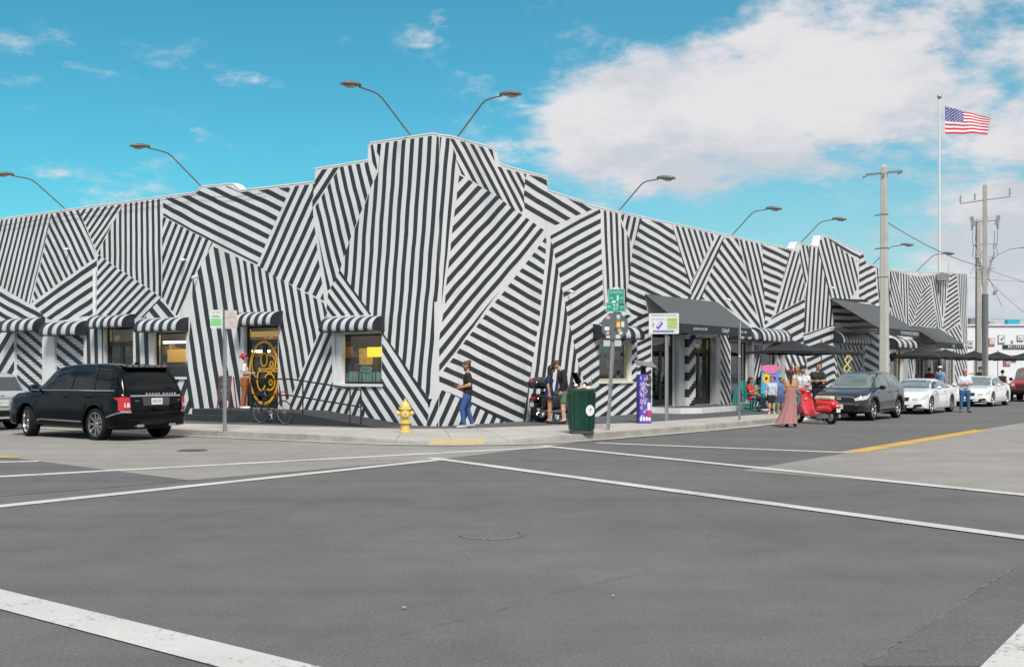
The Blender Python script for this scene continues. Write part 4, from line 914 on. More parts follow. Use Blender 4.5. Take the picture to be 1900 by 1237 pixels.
def person(label, loc, face, H=1.75, skin=SKIN, hair=('short', (.03, .02, .015)), top=('tee', 'black', (.012, .012, .014)), low=('long', 'jeans', (.04, .09, .22)), shoes=('white', (.6, .6, .6)), pose=None, female=False, group=None, fat=1., beard=False, cap=None, extra=None, name='person', h=.018, bag=None):
    """local axes: +X is where the person faces, +Y the left hand side; pose overrides joint positions for a 1.75 m body"""
    root = thing(name, label, 'person', loc, math.atan2(face[1], face[0]), group); s = H / 1.75
    J = dict(hipL=(0, .085, .92), hipR=(0, -.085, .92), kneeL=(.02, .10, .50), kneeR=(.02, -.10, .50), ankL=(0, .11, .085), ankR=(0, -.11, .085), toeL=(.15, .13, .03), toeR=(.15, -.13, .03), waist=(0, 0, 1.05), chest=(.0, 0, 1.28), neck=(0, 0, 1.46), head=(.02, 0, 1.64), shL=(0, .182, 1.39), shR=(0, -.182, 1.39), elL=(-.02, .245, 1.13), elR=(-.02, -.245, 1.13), wrL=(.06, .25, .89), wrR=(.06, -.25, .89))
    if female: J.update(shL=(0, .16, 1.395), shR=(0, -.16, 1.395), elL=(-.02, .21, 1.13), elR=(-.02, -.21, 1.13), wrL=(.05, .22, .89), wrR=(.05, -.22, .89))
    J.update(pose or {}); V_ = {k_: Vector(v) for k_, v in J.items() if k_ != 'hemz'}
    bend = (V_['head'] - V_['neck']).normalized(); fw = Vector((1, 0, 0)); fw = V_.get('look', fw); fw = (fw - bend * fw.dot(bend)).normalized(); sdv = bend.cross(fw)
    def P(v): return tuple(Vector(v) * s)
    def HP(f_, l_, u_): return tuple((V_['head'] + fw * f_ + sdv * l_ + bend * u_) * s)
    w_ = 1.0 if not female else .88; fr = fat
    B = []
    def cap_(a, b, r0, r1): B.append((P(a), P(b), r0 * s, r1 * s))
    up = (V_['chest'] - V_['waist']).normalized(); lat = (V_['shL'] - V_['shR']).normalized(); dep = lat.cross(up)
    def torso(e=0., lowz=False):
        T = []
        hp = (V_['hipL'] + V_['hipR']) / 2
        for sg in (1, -1):
            sh = V_['shL'] if sg > 0 else V_['shR']; hip = V_['hipL'] if sg > 0 else V_['hipR']
            T.append((P(hip + up * .02), P(V_['waist'] + lat * sg * .055), (.105 * fr if not female else .112) * s + e, .098 * fr * w_ * s + e))
            T.append((P(V_['waist'] + lat * sg * .055 * fr), P(V_['chest'] + lat * sg * .085 * w_), (.098 * fr * w_) * s + e, .105 * w_ * fr * s + e))
            T.append((P(V_['chest'] + lat * sg * .085 * w_), P(sh - lat * sg * .02), .105 * w_ * fr * s + e, .062 * w_ * s + e))
            if female: T.append((P(V_['chest'] + lat * sg * .07 + dep * .05), P(V_['chest'] + lat * sg * .07 + dep * .055 + up * .01), .06 * s + e, .06 * s + e))
        if fat > 1.1: T.append((P(V_['waist'] + dep * .06), P(V_['waist'] + dep * .06 + up * .05), .13 * s + e, .12 * s + e))
        T.append((P(V_['neck'] - bend * .05), P(V_['shL'] - lat * .03), .05 * s + e, .046 * s + e)); T.append((P(V_['neck'] - bend * .05), P(V_['shR'] + lat * .03), .05 * s + e, .046 * s + e))
        return T
    B += torso()
    cap_(V_['neck'] - bend * .06, V_['neck'] + bend * .06, .062 * w_, .052 * w_)
    for sd_ in 'LR':
        hip, kn, an, toe = (V_[j + sd_] for j in ('hip', 'knee', 'ank', 'toe')); sh, el_, wr = (V_[j + sd_] for j in ('sh', 'el', 'wr'))
        cap_(hip, hip.lerp(kn, .3), .095 * fr, .088 * fr); cap_(hip.lerp(kn, .3), kn, .088 * fr, .056)
        calf = kn.lerp(an, .3) + (kn - an).cross(sdv).normalized() * .0
        cap_(kn, calf, .054, .056); cap_(calf, an, .056, .036); cap_(an, toe, .038, .028); cap_(an, an + (an - toe) * .25, .036, .034)
        cap_(sh, el_, .053 * w_ * min(fr, 1.15), .041 * w_); cap_(el_, el_.lerp(wr, .3), .041 * w_, .041 * w_); cap_(el_.lerp(wr, .3), wr, .041 * w_, .026)
    # head
    B.append((HP(-.015, 0, .035), HP(.015, 0, .03), .092 * s, .088 * s)); B.append((HP(.02, 0, -.01), HP(.035, 0, -.06), .072 * s, .052 * s)); B.append((HP(.045, 0, -.075), HP(.055, 0, -.082), .036 * s, .030 * s))
    ex = MB()
    def cone(a, b, r0, r1, n=5): ex.tube([a, b], [r0, r1], n)
    hnd = {}
    for sd_ in 'LR':
        el_, wr = V_['el' + sd_], V_['wr' + sd_]; d = (V_['hd' + sd_] - wr).normalized() if 'hd' + sd_ in V_ else (wr - el_).normalized(); sg = 1 if sd_ == 'L' else -1
        side = d.cross(Vector((1, 0, 0)) if abs(d.x) < .8 else Vector((0, 0, 1))).normalized(); pl = d.cross(side)
        acr = pl if abs(d.z) > .6 else side      # the palm's width direction
        nrm_ = d.cross(acr)
        p0 = wr + d * .02; p1 = wr + d * .075; cap_(p0 - acr * .012, p1 - acr * .018, .022, .020); cap_(p0 + acr * .012, p1 + acr * .018, .022, .020)
        inw = nrm_ * (.02 if nrm_.y * sg < 0 else -.02); hnd[sd_] = wr + d * .09
        for q, ln in zip((-.030, -.010, .010, .029), (.062, .072, .067, .052)):
            a_ = p1 + acr * q; b_ = a_ + d * ln * .55 + inw * .35; c_ = b_ + d * ln * .42 + inw * .9
            ex.tube([Vector(P(a_)), Vector(P(b_)), Vector(P(c_))], [.0098 * s, .009 * s, .0065 * s], 6)
        th = p0 + acr * .028; tb = th + acr * .022 + d * .03 + inw * .3; ex.tube([Vector(P(th)), Vector(P(tb)), Vector(P(tb + d * .03 + inw * .5))], [.012 * s, .0105 * s, .008 * s], 6)
    # nose and ears as small swellings of the same surface
    B.append((HP(.092, 0, .004), HP(.108, 0, -.018), .010 * s, .015 * s))
    for sg in (1, -1): B.append((HP(-.005, sg * .088, .012), HP(-.005, sg * .09, -.02), .017 * s, .013 * s))
    sdf_obj('body', B, skin, root, k=.028 * s, h=h * s, extra=ex)
    e_ = MB()
    for sg in (1, -1): e_.ball(HP(.090, sg * .033, .018), .011 * s, 8); e_.box(HP(.094, sg * .033, .040), (.008, .034, .007), 0)
    e_.box(HP(.086, 0, -.052), (.012, .045, .008), 1)
    obj('face_detail', e_, [EYE, mat('lips', (.30, .10, .08), .5)], root)
    # hair
    hm = mat('hair_%02d%02d%02d' % tuple(int(c * 99) for c in hair[1]), hair[1], .6, var=.2, scale=25)
    T = [(HP(-.02, 0, .045), HP(.01, 0, .05), .101 * s, .095 * s)]
    if hair[0] in ('long', 'mid', 'pony', 'bun'):
        ln = {'long': .34, 'mid': .14, 'pony': .30, 'bun': .0}[hair[0]]
        if hair[0] in ('long', 'mid'):
            for sg in (1, -1): T.append((HP(-.04, sg * .055, .02), tuple((V_['head'] - fw * .075 + sdv * sg * .06 + Vector((0, 0, -ln))) * s), .062 * s, .042 * s))
            T.append((HP(-.05, 0, .02), tuple((V_['head'] - fw * .09 + Vector((0, 0, -ln - .03))) * s), .08 * s, .045 * s))
        if hair[0] == 'pony': T.append((HP(-.11, 0, .03), tuple((V_['head'] - fw * .14 + Vector((0, 0, -ln))) * s), .038 * s, .022 * s))
        if hair[0] == 'bun': T.append((HP(-.09, 0, .10), HP(-.10, 0, .11), .045 * s, .045 * s))
    if hair[0] != 'bald':
        sdf_obj('hair', T, hm, root, k=.03 * s, h=.015 * s, sub=[(HP(.115, 0, -.035), .118 * s)], cuts=[(tuple(-bend), float(-(bend.dot(V_['head'] - bend * .045)) * s))] if hair[0] == 'short' else [])
    if beard: sdf_obj('beard', [(HP(.045, .03, -.065), HP(.045, -.03, -.065), .042 * s, .042 * s), (HP(.05, 0, -.085), HP(.055, 0, -.10), .038 * s, .03 * s)], hm, root, k=.02, h=.014 * s, sub=[(HP(.12, 0, .0), .05 * s)])
    if cap:
        cm_ = cl(*cap); b = MB(); bb = Matrix((fw, sdv, bend)).transposed()
        b.lathe([(.112 * s, .0), (.112 * s, .03 * s), (.10 * s, .07 * s), (.07 * s, .10 * s), (.0, .115 * s)], 14, 0, HP(-.012, 0, .045), bb)
        if len(cap) < 3 or cap[0] != 'red_cap_back': b.prism([HP(.08, .065, .052), HP(.16, .04, .045), HP(.175, 0, .047), HP(.16, -.04, .045), HP(.08, -.065, .052)], tuple(bend * .008))
        obj('cap', b, cm_, root)
    # clothes
    e = .014 * s
    if top:
        kind, nm, col = top[:3]; m_ = cl(nm, col)
        T = torso(e); hemz = {'tee': .86, 'tank': .88, 'shirt': .84, 'jacket': .86, 'crop': 1.0, 'dress': .9, 'strapless': .9}[kind]
        if kind in ('tee', 'shirt', 'jacket', 'crop', 'dress'):
            fr_ = 1.0 if kind == 'jacket' else (.62 if kind != 'shirt' else .72)
            for sd_ in 'LR':
                sh, el_, wr = (V_[j + sd_] for j in ('sh', 'el', 'wr')); q = sh.lerp(el_, fr_); T.append((P(sh), P(q), .058 * w_ * s + e, (.050 if fr_ < 1 else .043) * w_ * s + e))
                if kind == 'jacket': T.append((P(el_), P(wr.lerp(el_, .06)), .042 * s + e, .034 * s + e))
        cuts = []
        if 'hemz' in (pose or {}): hemz = pose['hemz']
        cuts.append(((0, 0, -1), -hemz * s))
        if kind == 'strapless': cuts.append(((0, 0, 1), 1.20 * s))
        if kind != 'strapless': cuts.append((tuple(bend), float(bend.dot(V_['neck'] + bend * (.008 if kind not in ('tank',) else -.03)) * s)))
        if kind == 'dress':
            for sg in (1, -1): T.append((P((V_['hipL'] if sg > 0 else V_['hipR'])), P((V_['hipL'] if sg > 0 else V_['hipR']) * 1.0 + Vector((.0, sg * .02, -.20))), .115 * s + e, .13 * s + e))
            cuts[0] = ((0, 0, -1), -.74 * s)
        sdf_obj({'tee': 't_shirt', 'shirt': 'shirt', 'tank': 'tank_top', 'jacket': 'jacket', 'crop': 't_shirt', 'dress': 'dress', 'strapless': 'dress_top'}[kind], T, m_, root, k=.03 * s, h=h * s, cuts=cuts)
    if low:
        kind, nm, col = low[:3]; m_ = cl(nm, col); T = []; e2 = .012 * s
        hc = (V_['hipL'] + V_['hipR']) / 2
        if kind in ('long', 'short'):
            fr_ = 1 if kind == 'long' else .78
            for sd_ in 'LR':
                hip, kn, an = (V_[j + sd_] for j in ('hip', 'knee', 'ank'))
                T.append((P(hip + up * .03), P(hip.lerp(kn, .3)), .102 * fr * s + e2, .09 * fr * s + e2)); q = hip.lerp(kn, fr_); T.append((P(hip.lerp(kn, .3)), P(q), .09 * fr * s + e2, (.06 if kind == 'long' else .075) * s + e2))
                if kind == 'long': T.append((P(kn), P(kn.lerp(an, .93)), .058 * s + e2, .044 * s + e2))
            T.append((P(V_['hipL'] + up * .08), P(V_['hipR'] + up * .08), .098 * s + e2, .098 * s + e2))
            wz = V_['hipL'] + up * (.05 if (top and top[0] != 'crop') else .12)
            sdf_obj('trousers' if kind == 'long' else 'shorts', T, m_, root, k=.025 * s, h=h * s, cuts=[(tuple(up), float(up.dot(wz) * s))])
        elif kind == 'skirt':
            b = MB(); n = 40; rows = []; zs = np.linspace(1.16, low[3], 16)
            for zi, z in enumerate(zs):
                q = zi / 15; row = []
                for j in range(n):
                    an = 2 * math.pi * j / n; fold = 1 + (.10 * q) * math.sin(an * 9 + q * 2) + .05 * q * math.sin(an * 4 + 1)
                    rx = (.125 + .14 * q ** 2.2) * fold; ry = (.150 + .04 * math.sin(min(1, q * 3) * 1.57) + .145 * q ** 2.4) * fold; off = (-.05 * q, .12 * q ** 2)
                    row.append(P((rx * math.cos(an) + off[0] - .01, ry * math.sin(an) + off[1], z)))
                rows.append(row)
            fs = []; Pp = [p for r in rows for p in r]
            for i in range(15):
                for j in range(n):
                    if i > 6 and j in (low[4], low[4] + 1, low[4] + 2, low[4] + 3) and i > 6 + abs(j - low[4] - 1): continue
                    fs.append((i * n + j, i * n + (j + 1) % n, (i + 1) * n + (j + 1) % n, (i + 1) * n + j))
            b.faces(Pp, fs); obj('skirt', b, m_, root, smooth=70)
    if shoes:
        m_ = mat('shoe_' + shoes[0], shoes[1], .5); sole = MB()
        for sd_ in 'LR':
            an, toe = V_['ank' + sd_], V_['toe' + sd_]; d = (toe - an); hx = Vector((d.x, d.y, 0)).normalized()
            sdf_obj('shoe', [(P(an + Vector((0, 0, -.035)) - hx * .035), P(an + Vector((0, 0, -.04)) + hx * .06), .042 * s, .044 * s), (P(an + Vector((0, 0, -.04)) + hx * .06), P(toe + hx * .03 + Vector((0, 0, .005))), .044 * s, .036 * s), (P(an + Vector((0, 0, -.04))), P(an + Vector((0, 0, -.005))), .043 * s, .045 * s)], m_, root, k=.015, h=.014 * s, cuts=[])
    return root, s, V_, hnd
def held(root, name, b, m, **k): return obj(name, b, m, root, **k)
def GP(px, d, z=0.): return Vector(((px - HX) / F * d, d, z))
# -- positions
def onband(px, py, z=.152): return G(px, py, z)
# 1 man in black T-shirt walking left along the corner
p_ = onband(868, 794); PL = (-1, -.12)
r_, s_, V_, hd = person('bearded man in black T-shirt and blue jeans walking left past the striped corner', p_, PL, 1.74, SKIN2, ('bun', (.06, .035, .02)), ('tee', 'black', (.010, .010, .012)), ('long', 'blue_jeans', (.028, .08, .24)), ('grey', (.35, .35, .37)),
    dict(kneeL=(.16, .09, .51), ankL=(.10, .10, .085), toeL=(.25, .11, .03), kneeR=(.0, -.09, .50), ankR=(-.13, -.10, .11), toeR=(.0, -.12, .04), elL=(-.03, .24, 1.14), wrL=(.20, .17, 1.08), elR=(-.06, -.24, 1.14), wrR=(.19, -.15, 1.12), head=(.03, 0, 1.63)), beard=True)
b = MB(); b.box((.30, 0.13, 1.13), (.02, .075, .15), rot=Matrix.Rotation(R(-60), 3, 'Y')); o = obj('phone', b, mat('phone_black', (.02, .02, .02), .2)); o.location = p_; o.rotation_euler = (0, 0, math.atan2(PL[1], PL[0])); tag(o, 'dark phone held out by the man in blue jeans', 'phone')
b = MB(); 
for sg in (1, -1): b.rbox(Vector((.118, sg * .034, 1.645)) * s_, (.006, .05, .034), .01, axis=0)
b.box(Vector((.118, 0, 1.65)) * s_, (.005, .02, .006)); obj('sunglasses', b, mat('lens_dark', (.01, .01, .01), .1), r_)
# 2, 3 couple bowed together behind the motorcycle
p_ = onband(1019, 785); person('long haired woman in a short navy dress bowing her head beside the motorcycle', p_, (1, -.1), 1.66, SKIN2, ('long', (.012, .010, .010)), ('dress', 'navy', (.012, .020, .085)), None, ('black', (.012, .012, .012)),
    dict(kneeL=(.03, .08, .50), kneeR=(.02, -.08, .5), neck=(.02, 0, 1.45), head=(.07, 0, 1.62), look=(1, 0, -.6), elL=(.0, .22, 1.14), wrL=(.05, .24, .90), elR=(-.02, -.22, 1.14), wrR=(.02, -.25, .90)), female=True)
p_ = onband(1046, 785.5); person('man in a black jacket and green shorts bowing his head beside the bin', p_, (-1, .1), 1.83, SKIN, ('short', (.06, .03, .018)), ('jacket', 'black_jacket', (.008, .009, .012)), ('short', 'green_shorts', (.08, .17, .12)), ('black', (.012, .012, .012)),
    dict(neck=(.06, 0, 1.45), head=(.17, 0, 1.58), look=(1, 0, -.9), chest=(.03, 0, 1.27), elL=(-.04, .25, 1.14), wrL=(.05, .27, .90), elR=(-.02, -.25, 1.14), wrR=(.12, -.23, .92)))
# 4 woman in white at the gold door
p_ = L(7.15, .62, .502); r_, s_, V_, hd = person('woman in red headwrap, white T-shirt and rust trousers at the gold emblem door', p_, (.95, .25), 1.63, SKIN2, ('bun', (.02, .014, .012)), ('crop', 'white', (.62, .62, .64)), ('long', 'rust', (.30, .085, .02)), ('white', (.65, .65, .65)),
    dict(elL=(-.01, .22, 1.14), wrL=(.22, .15, 1.16), elR=(-.02, -.22, 1.14), wrR=(.22, -.13, 1.15), ankR=(-.06, -.11, .085), toeR=(.09, -.14, .03), kneeR=(-.01, -.1, .5)), female=True, fat=1.12)
sdf_obj('headwrap', [((-.03 * s_, 0, 1.69 * s_), (.01 * s_, 0, 1.70 * s_), .105 * s_, .098 * s_), ((-.10 * s_, .0, 1.70 * s_), (-.12 * s_, 0, 1.68 * s_), .05, .04)], cl('red_wrap', (.45, .015, .02)), r_, k=.03, h=.016, cuts=[((0, 0, -1), -1.655 * s_)])
b = MB(); b.box((.30 * s_, 0, 1.21 * s_), (.012, .07, .14), rot=Matrix.Rotation(R(-50), 3, 'Y')); o = obj('phone', b, mat('phone_pale', (.4, .4, .42), .2)); o.location = p_; o.rotation_euler = (0, 0, math.atan2(.25, .95)); tag(o, 'pale phone held by the woman in rust trousers', 'phone')
# 5 woman in the pink dress
p_ = G(1467, 792); r_, s_, V_, hd = person('woman seen from behind in a long dusty pink dress and burgundy cap', p_, (.12, 1), 1.66, SKIN2, ('pony', (.03, .012, .012)), ('strapless', 'dusty_pink', (.34, .165, .155)), ('skirt', 'dusty_pink', (.34, .165, .155), .12, 29), ('dark_heel', (.02, .012, .012)),
    dict(kneeL=(.03, .08, .5), kneeR=(.13, -.09, .52), ankR=(.05, -.13, .11), toeR=(.19, -.17, .03), elL=(.02, .20, 1.14), wrL=(.12, .12, .98), elR=(.03, -.20, 1.14), wrR=(.16, -.12, 1.02)), female=True, cap=('burgundy_cap', (.22, .01, .03)))
# 6 boy in pale shirt
person('small boy in pale blue shirt and dark shorts at the edge of the sidewalk', G(1432, 768.5, .15), (-.3, -1), 1.30, SKIN, ('short', (.10, .055, .03)), ('shirt', 'pale_blue', (.42, .50, .62)), ('short', 'dark_shorts', (.02, .022, .03)), ('pale', (.5, .45, .4)),
    dict(elL=(.02, .22, 1.14), wrL=(.1, .2, .95)))
# 7 man in printed white shirt behind the scooter
person('man in a white printed T-shirt and dark cap standing behind the red scooter', GP(1490, 37.6), (-.7, -.75), 1.80, SKIN, ('short', (.04, .025, .02)), ('tee', 'white_print', (.60, .62, .68)), ('long', 'blue_print', (.12, .2, .36)), ('white', (.6, .6, .6)),
    dict(elL=(.05, .25, 1.16), wrL=(.24, .12, 1.16), elR=(.0, -.25, 1.15), wrR=(.2, -.12, 1.10)), beard=True, cap=('black_cap', (.015, .015, .018)))
person('fair haired woman with one arm raised right of the pink dress', GP(1479, 38.2, .15), (-.3, -.9), 1.66, SKIN2, ('mid', (.32, .20, .10)), ('tank', 'cream', (.5, .45, .4)), ('long', 'blue_jeans2', (.07, .14, .3)), ('white', (.6, .6, .6)),
    dict(elR=(.10, -.20, 1.36), wrR=(.14, -.16, 1.60)), female=True)
person('dark haired man in a black T-shirt with clasped hands left of the grey car', GP(1517, 39.6, .15), (-.35, -.92), 1.76, SKIN2, ('short', (.015, .012, .01)), ('tee', 'charcoal', (.016, .018, .022)), ('long', 'black_trousers', (.012, .012, .014)), ('grey', (.35, .35, .37)),
    dict(elL=(.02, .26, 1.14), wrL=(.20, .07, 1.14), elR=(.02, -.26, 1.14), wrR=(.21, -.05, 1.13), look=(.6, .6, 0)))
# 8 man with crossed arms by the white cars
person('bald man in pale blue shirt, arms crossed, before the white cars', G(1790, 765), (-.15, -1), 1.73, SKIN2, ('bald', (.2, .2, .2)), ('shirt', 'pale_shirt', (.50, .56, .68)), ('long', 'mid_jeans', (.03, .10, .22)), ('brown', (.12, .05, .035)),
    dict(elL=(.06, .26, 1.14), wrL=(.22, .02, 1.17), elR=(.06, -.26, 1.13), wrR=(.23, .0, 1.12), hdL=(.2, -.14, 1.17), hdR=(.22, .2, 1.14), ankL=(0, .15, .085), ankR=(0, -.15, .085), toeL=(.14, .20, .03), toeR=(.14, -.20, .03), kneeL=(.02, .13, .5), kneeR=(.02, -.13, .5)), fat=1.18)
# 9, 10 two women seated in the teal rocking chairs
SIT = dict(hipL=(0, .085, .46), hipR=(0, -.085, .46), waist=(-.04, 0, .60), chest=(-.09, 0, .83), neck=(-.12, 0, 1.01), head=(-.08, 0, 1.18), shL=(-.11, .165, .945), shR=(-.11, -.165, .945), kneeL=(.42, .12, .50), kneeR=(.42, -.10, .50), ankL=(.50, .12, .10), ankR=(.48, -.10, .10), toeL=(.63, .13, .04), toeR=(.62, -.12, .04), elL=(-.02, .24, .70), elR=(-.02, -.24, .70), wrL=(.20, .15, .62), wrR=(.20, -.14, .62), hemz=.40)
CH1, CH2 = Rw(15.6, 2.15, .152), Rw(16.75, 2.0, .152)
person('dark haired woman in black and red top slouching in the nearer teal rocking chair', CH1 + Vector((0, 0, .0)), (.75, -.66), 1.68, SKIN2, ('mid', (.012, .01, .01)), ('tee', 'red_top', (.45, .02, .025)), ('long', 'dark_blue', (.012, .015, .04)), ('pale', (.5, .45, .4)), dict(SIT, wrR=(.30, -.16, .86), elR=(.05, -.25, .74)), female=True)
person('dark haired woman in a white top with bare legs in the farther teal rocking chair', CH2, (.55, -.83), 1.68, SKIN2, ('long', (.012, .01, .01)), ('tee', 'cream_top', (.52, .48, .44)), ('short', 'short_navy', (.02, .03, .09)), ('black', (.012, .012, .012)), dict(SIT, kneeR=(.40, .02, .56), ankR=(.60, .14, .22), toeR=(.73, .17, .16)), female=True)
person('child in a blue shirt and shorts standing behind the boy beside the bright cabinet', GP(1448, 39.8, .15), (.3, -.9), 1.25, SKIN2, ('short', (.02, .015, .01)), ('tee', 'blue_small', (.07, .16, .36)), ('short', 'blue_shorts', (.05, .10, .25)), ('pale', (.5, .45, .4)))
# far group beyond the parked cars
person('person in a white cap and blue shirt at the umbrella tables', Rw(37.5, 3.0, .15), (.2, 1), 1.72, SKIN, ('short', (.1, .06, .04)), ('tee', 'sky_shirt', (.20, .32, .55)), cap=('white_cap', (.65, .65, .66)), h=.024)
person('person in a dark green top pointing left in front of the white building', Rw(42.6, 3.8, .15), (-1, -.1), 1.72, SKIN2, ('short', (.03, .02, .015)), ('tee', 'dark_green', (.02, .07, .045)), ('long', 'black_trousers', (.012, .012, .014)), pose=dict(elR=(.25, -.22, 1.36), wrR=(.48, -.2, 1.38)), h=.024)
person('woman seen from behind in a black tank top right of the concrete pole', Rw(41.5, 5.2, 0), (.3, 1), 1.68, SKIN2, ('bun', (.02, .012, .01)), ('tank', 'black_tank', (.012, .012, .014)), ('long', 'black_trousers', (.012, .012, .014)), female=True, h=.024)
person('man in a brown shirt seen from behind left of the red off road car', Rw(43.5, 5.9, 0), (.2, 1), 1.72, SKIN3, ('short', (.012, .01, .01)), ('tee', 'brown_shirt', (.14, .05, .035)), ('long', 'black_trousers', (.012, .012, .014)), h=.024)
person('dark haired woman in a white blouse behind the white coupe', Rw(27.5, 3.4, .15), (.6, -.7), 1.42, SKIN2, ('long', (.012, .01, .01)), ('tee', 'blouse', (.5, .5, .5)), ('long', 'black_trousers', (.012, .012, .014)), female=True, h=.024)
person('person in a red top at the umbrella tables left of the white cap', Rw(36.6, 2.7, .15), (.5, .6), 1.65, SKIN3, ('short', (.012, .01, .01)), ('tee', 'maroon_top', (.2, .03, .04)), ('long', 'black_trousers', (.012, .012, .014)), h=.024)
# ================================================================ cars
def interp(keys, x):
    xs = [k[0] for k in keys]
    if x <= xs[0]: return list(keys[0][1:])
    if x >= xs[-1]: return list(keys[-1][1:])
    for i in range(len(xs) - 1):
        if xs[i] <= x <= xs[i + 1]:
            t = (x - xs[i]) / (xs[i + 1] - xs[i]); t = t * t * (3 - 2 * t) * .35 + t * .65
            return [a + (b - a) * t for a, b in zip(keys[i][1:], keys[i + 1][1:])]
def car_shell(keys, wheels, rocker, archR, Lc):
    """keys: x, top z, belt z, half width low, half width belt, half width top; returns an MB of the painted shell"""
    x0, x1 = keys[0][0], keys[-1][0]; xs = set(np.linspace(x0, x1, 46))
    for k in keys: xs.add(k[0])
    for wx, wz in wheels:
        for a in range(-90, 91, 10): xs.add(wx + archR * math.sin(R(a)))
    for e in (.01, .03, .06, .1, .16): xs.add(x0 + e); xs.add(x1 - e)
    xs = sorted(x for x in xs if x0 <= x <= x1); xs = [x for i, x in enumerate(xs) if i == 0 or x - xs[i - 1] > .004]
    rows = []
    for x in xs:
        zt, zb, wl, wb, wt = interp(keys, x)
        e = min(x - x0, x1 - x); rd = 1 - .16 * max(0, 1 - e / .38) ** 2.2; wl *= rd; wb *= rd; wt *= rd
        zl = rocker + .06 * max(0, 1 - e / .5)
        for wx, wz in wheels:
            q = archR ** 2 - (x - wx) ** 2
            if q > 0: zl = max(zl, wz + math.sqrt(q))
        zb = max(zb, zl + .06); zm = max(zl + .02, (zb + rocker) / 2); gh = zt - zb
        half = [(0, zl + .01), (wl - .16, zl + .01), (wl - .03, zl), (wl, zl + .025 if zl + .025 < zm else zm), (wl + .005, zm), (wb + (wl - wb) * .4, zb - .09 if zb - .09 > zm else zm + .005), (wb, zb - .02), (wb - .03, zb + .005)]
        half += [(wt + (wb - .04 - wt) * .5, zb + gh * .45), (wt, zb + gh * .78), (wt - .05, zb + gh * .90), (wt - .16, zb + gh * .97), (wt * .5, zt - .004), (0, zt)]
        rows.append([(x, y, z) for y, z in half] + [(x, -y, z) for y, z in half[-2:0:-1]])
    b = MB(); n = len(rows[0]); P = [p for r in rows for p in r]
    fs = [(i * n + j, i * n + (j + 1) % n, (i + 1) * n + (j + 1) % n, (i + 1) * n + j) for i in range(len(rows) - 1) for j in range(n)]
    fs += [tuple(range(n)), tuple(range((len(rows) - 1) * n, len(rows) * n))]
    b.faces(P, fs); return b
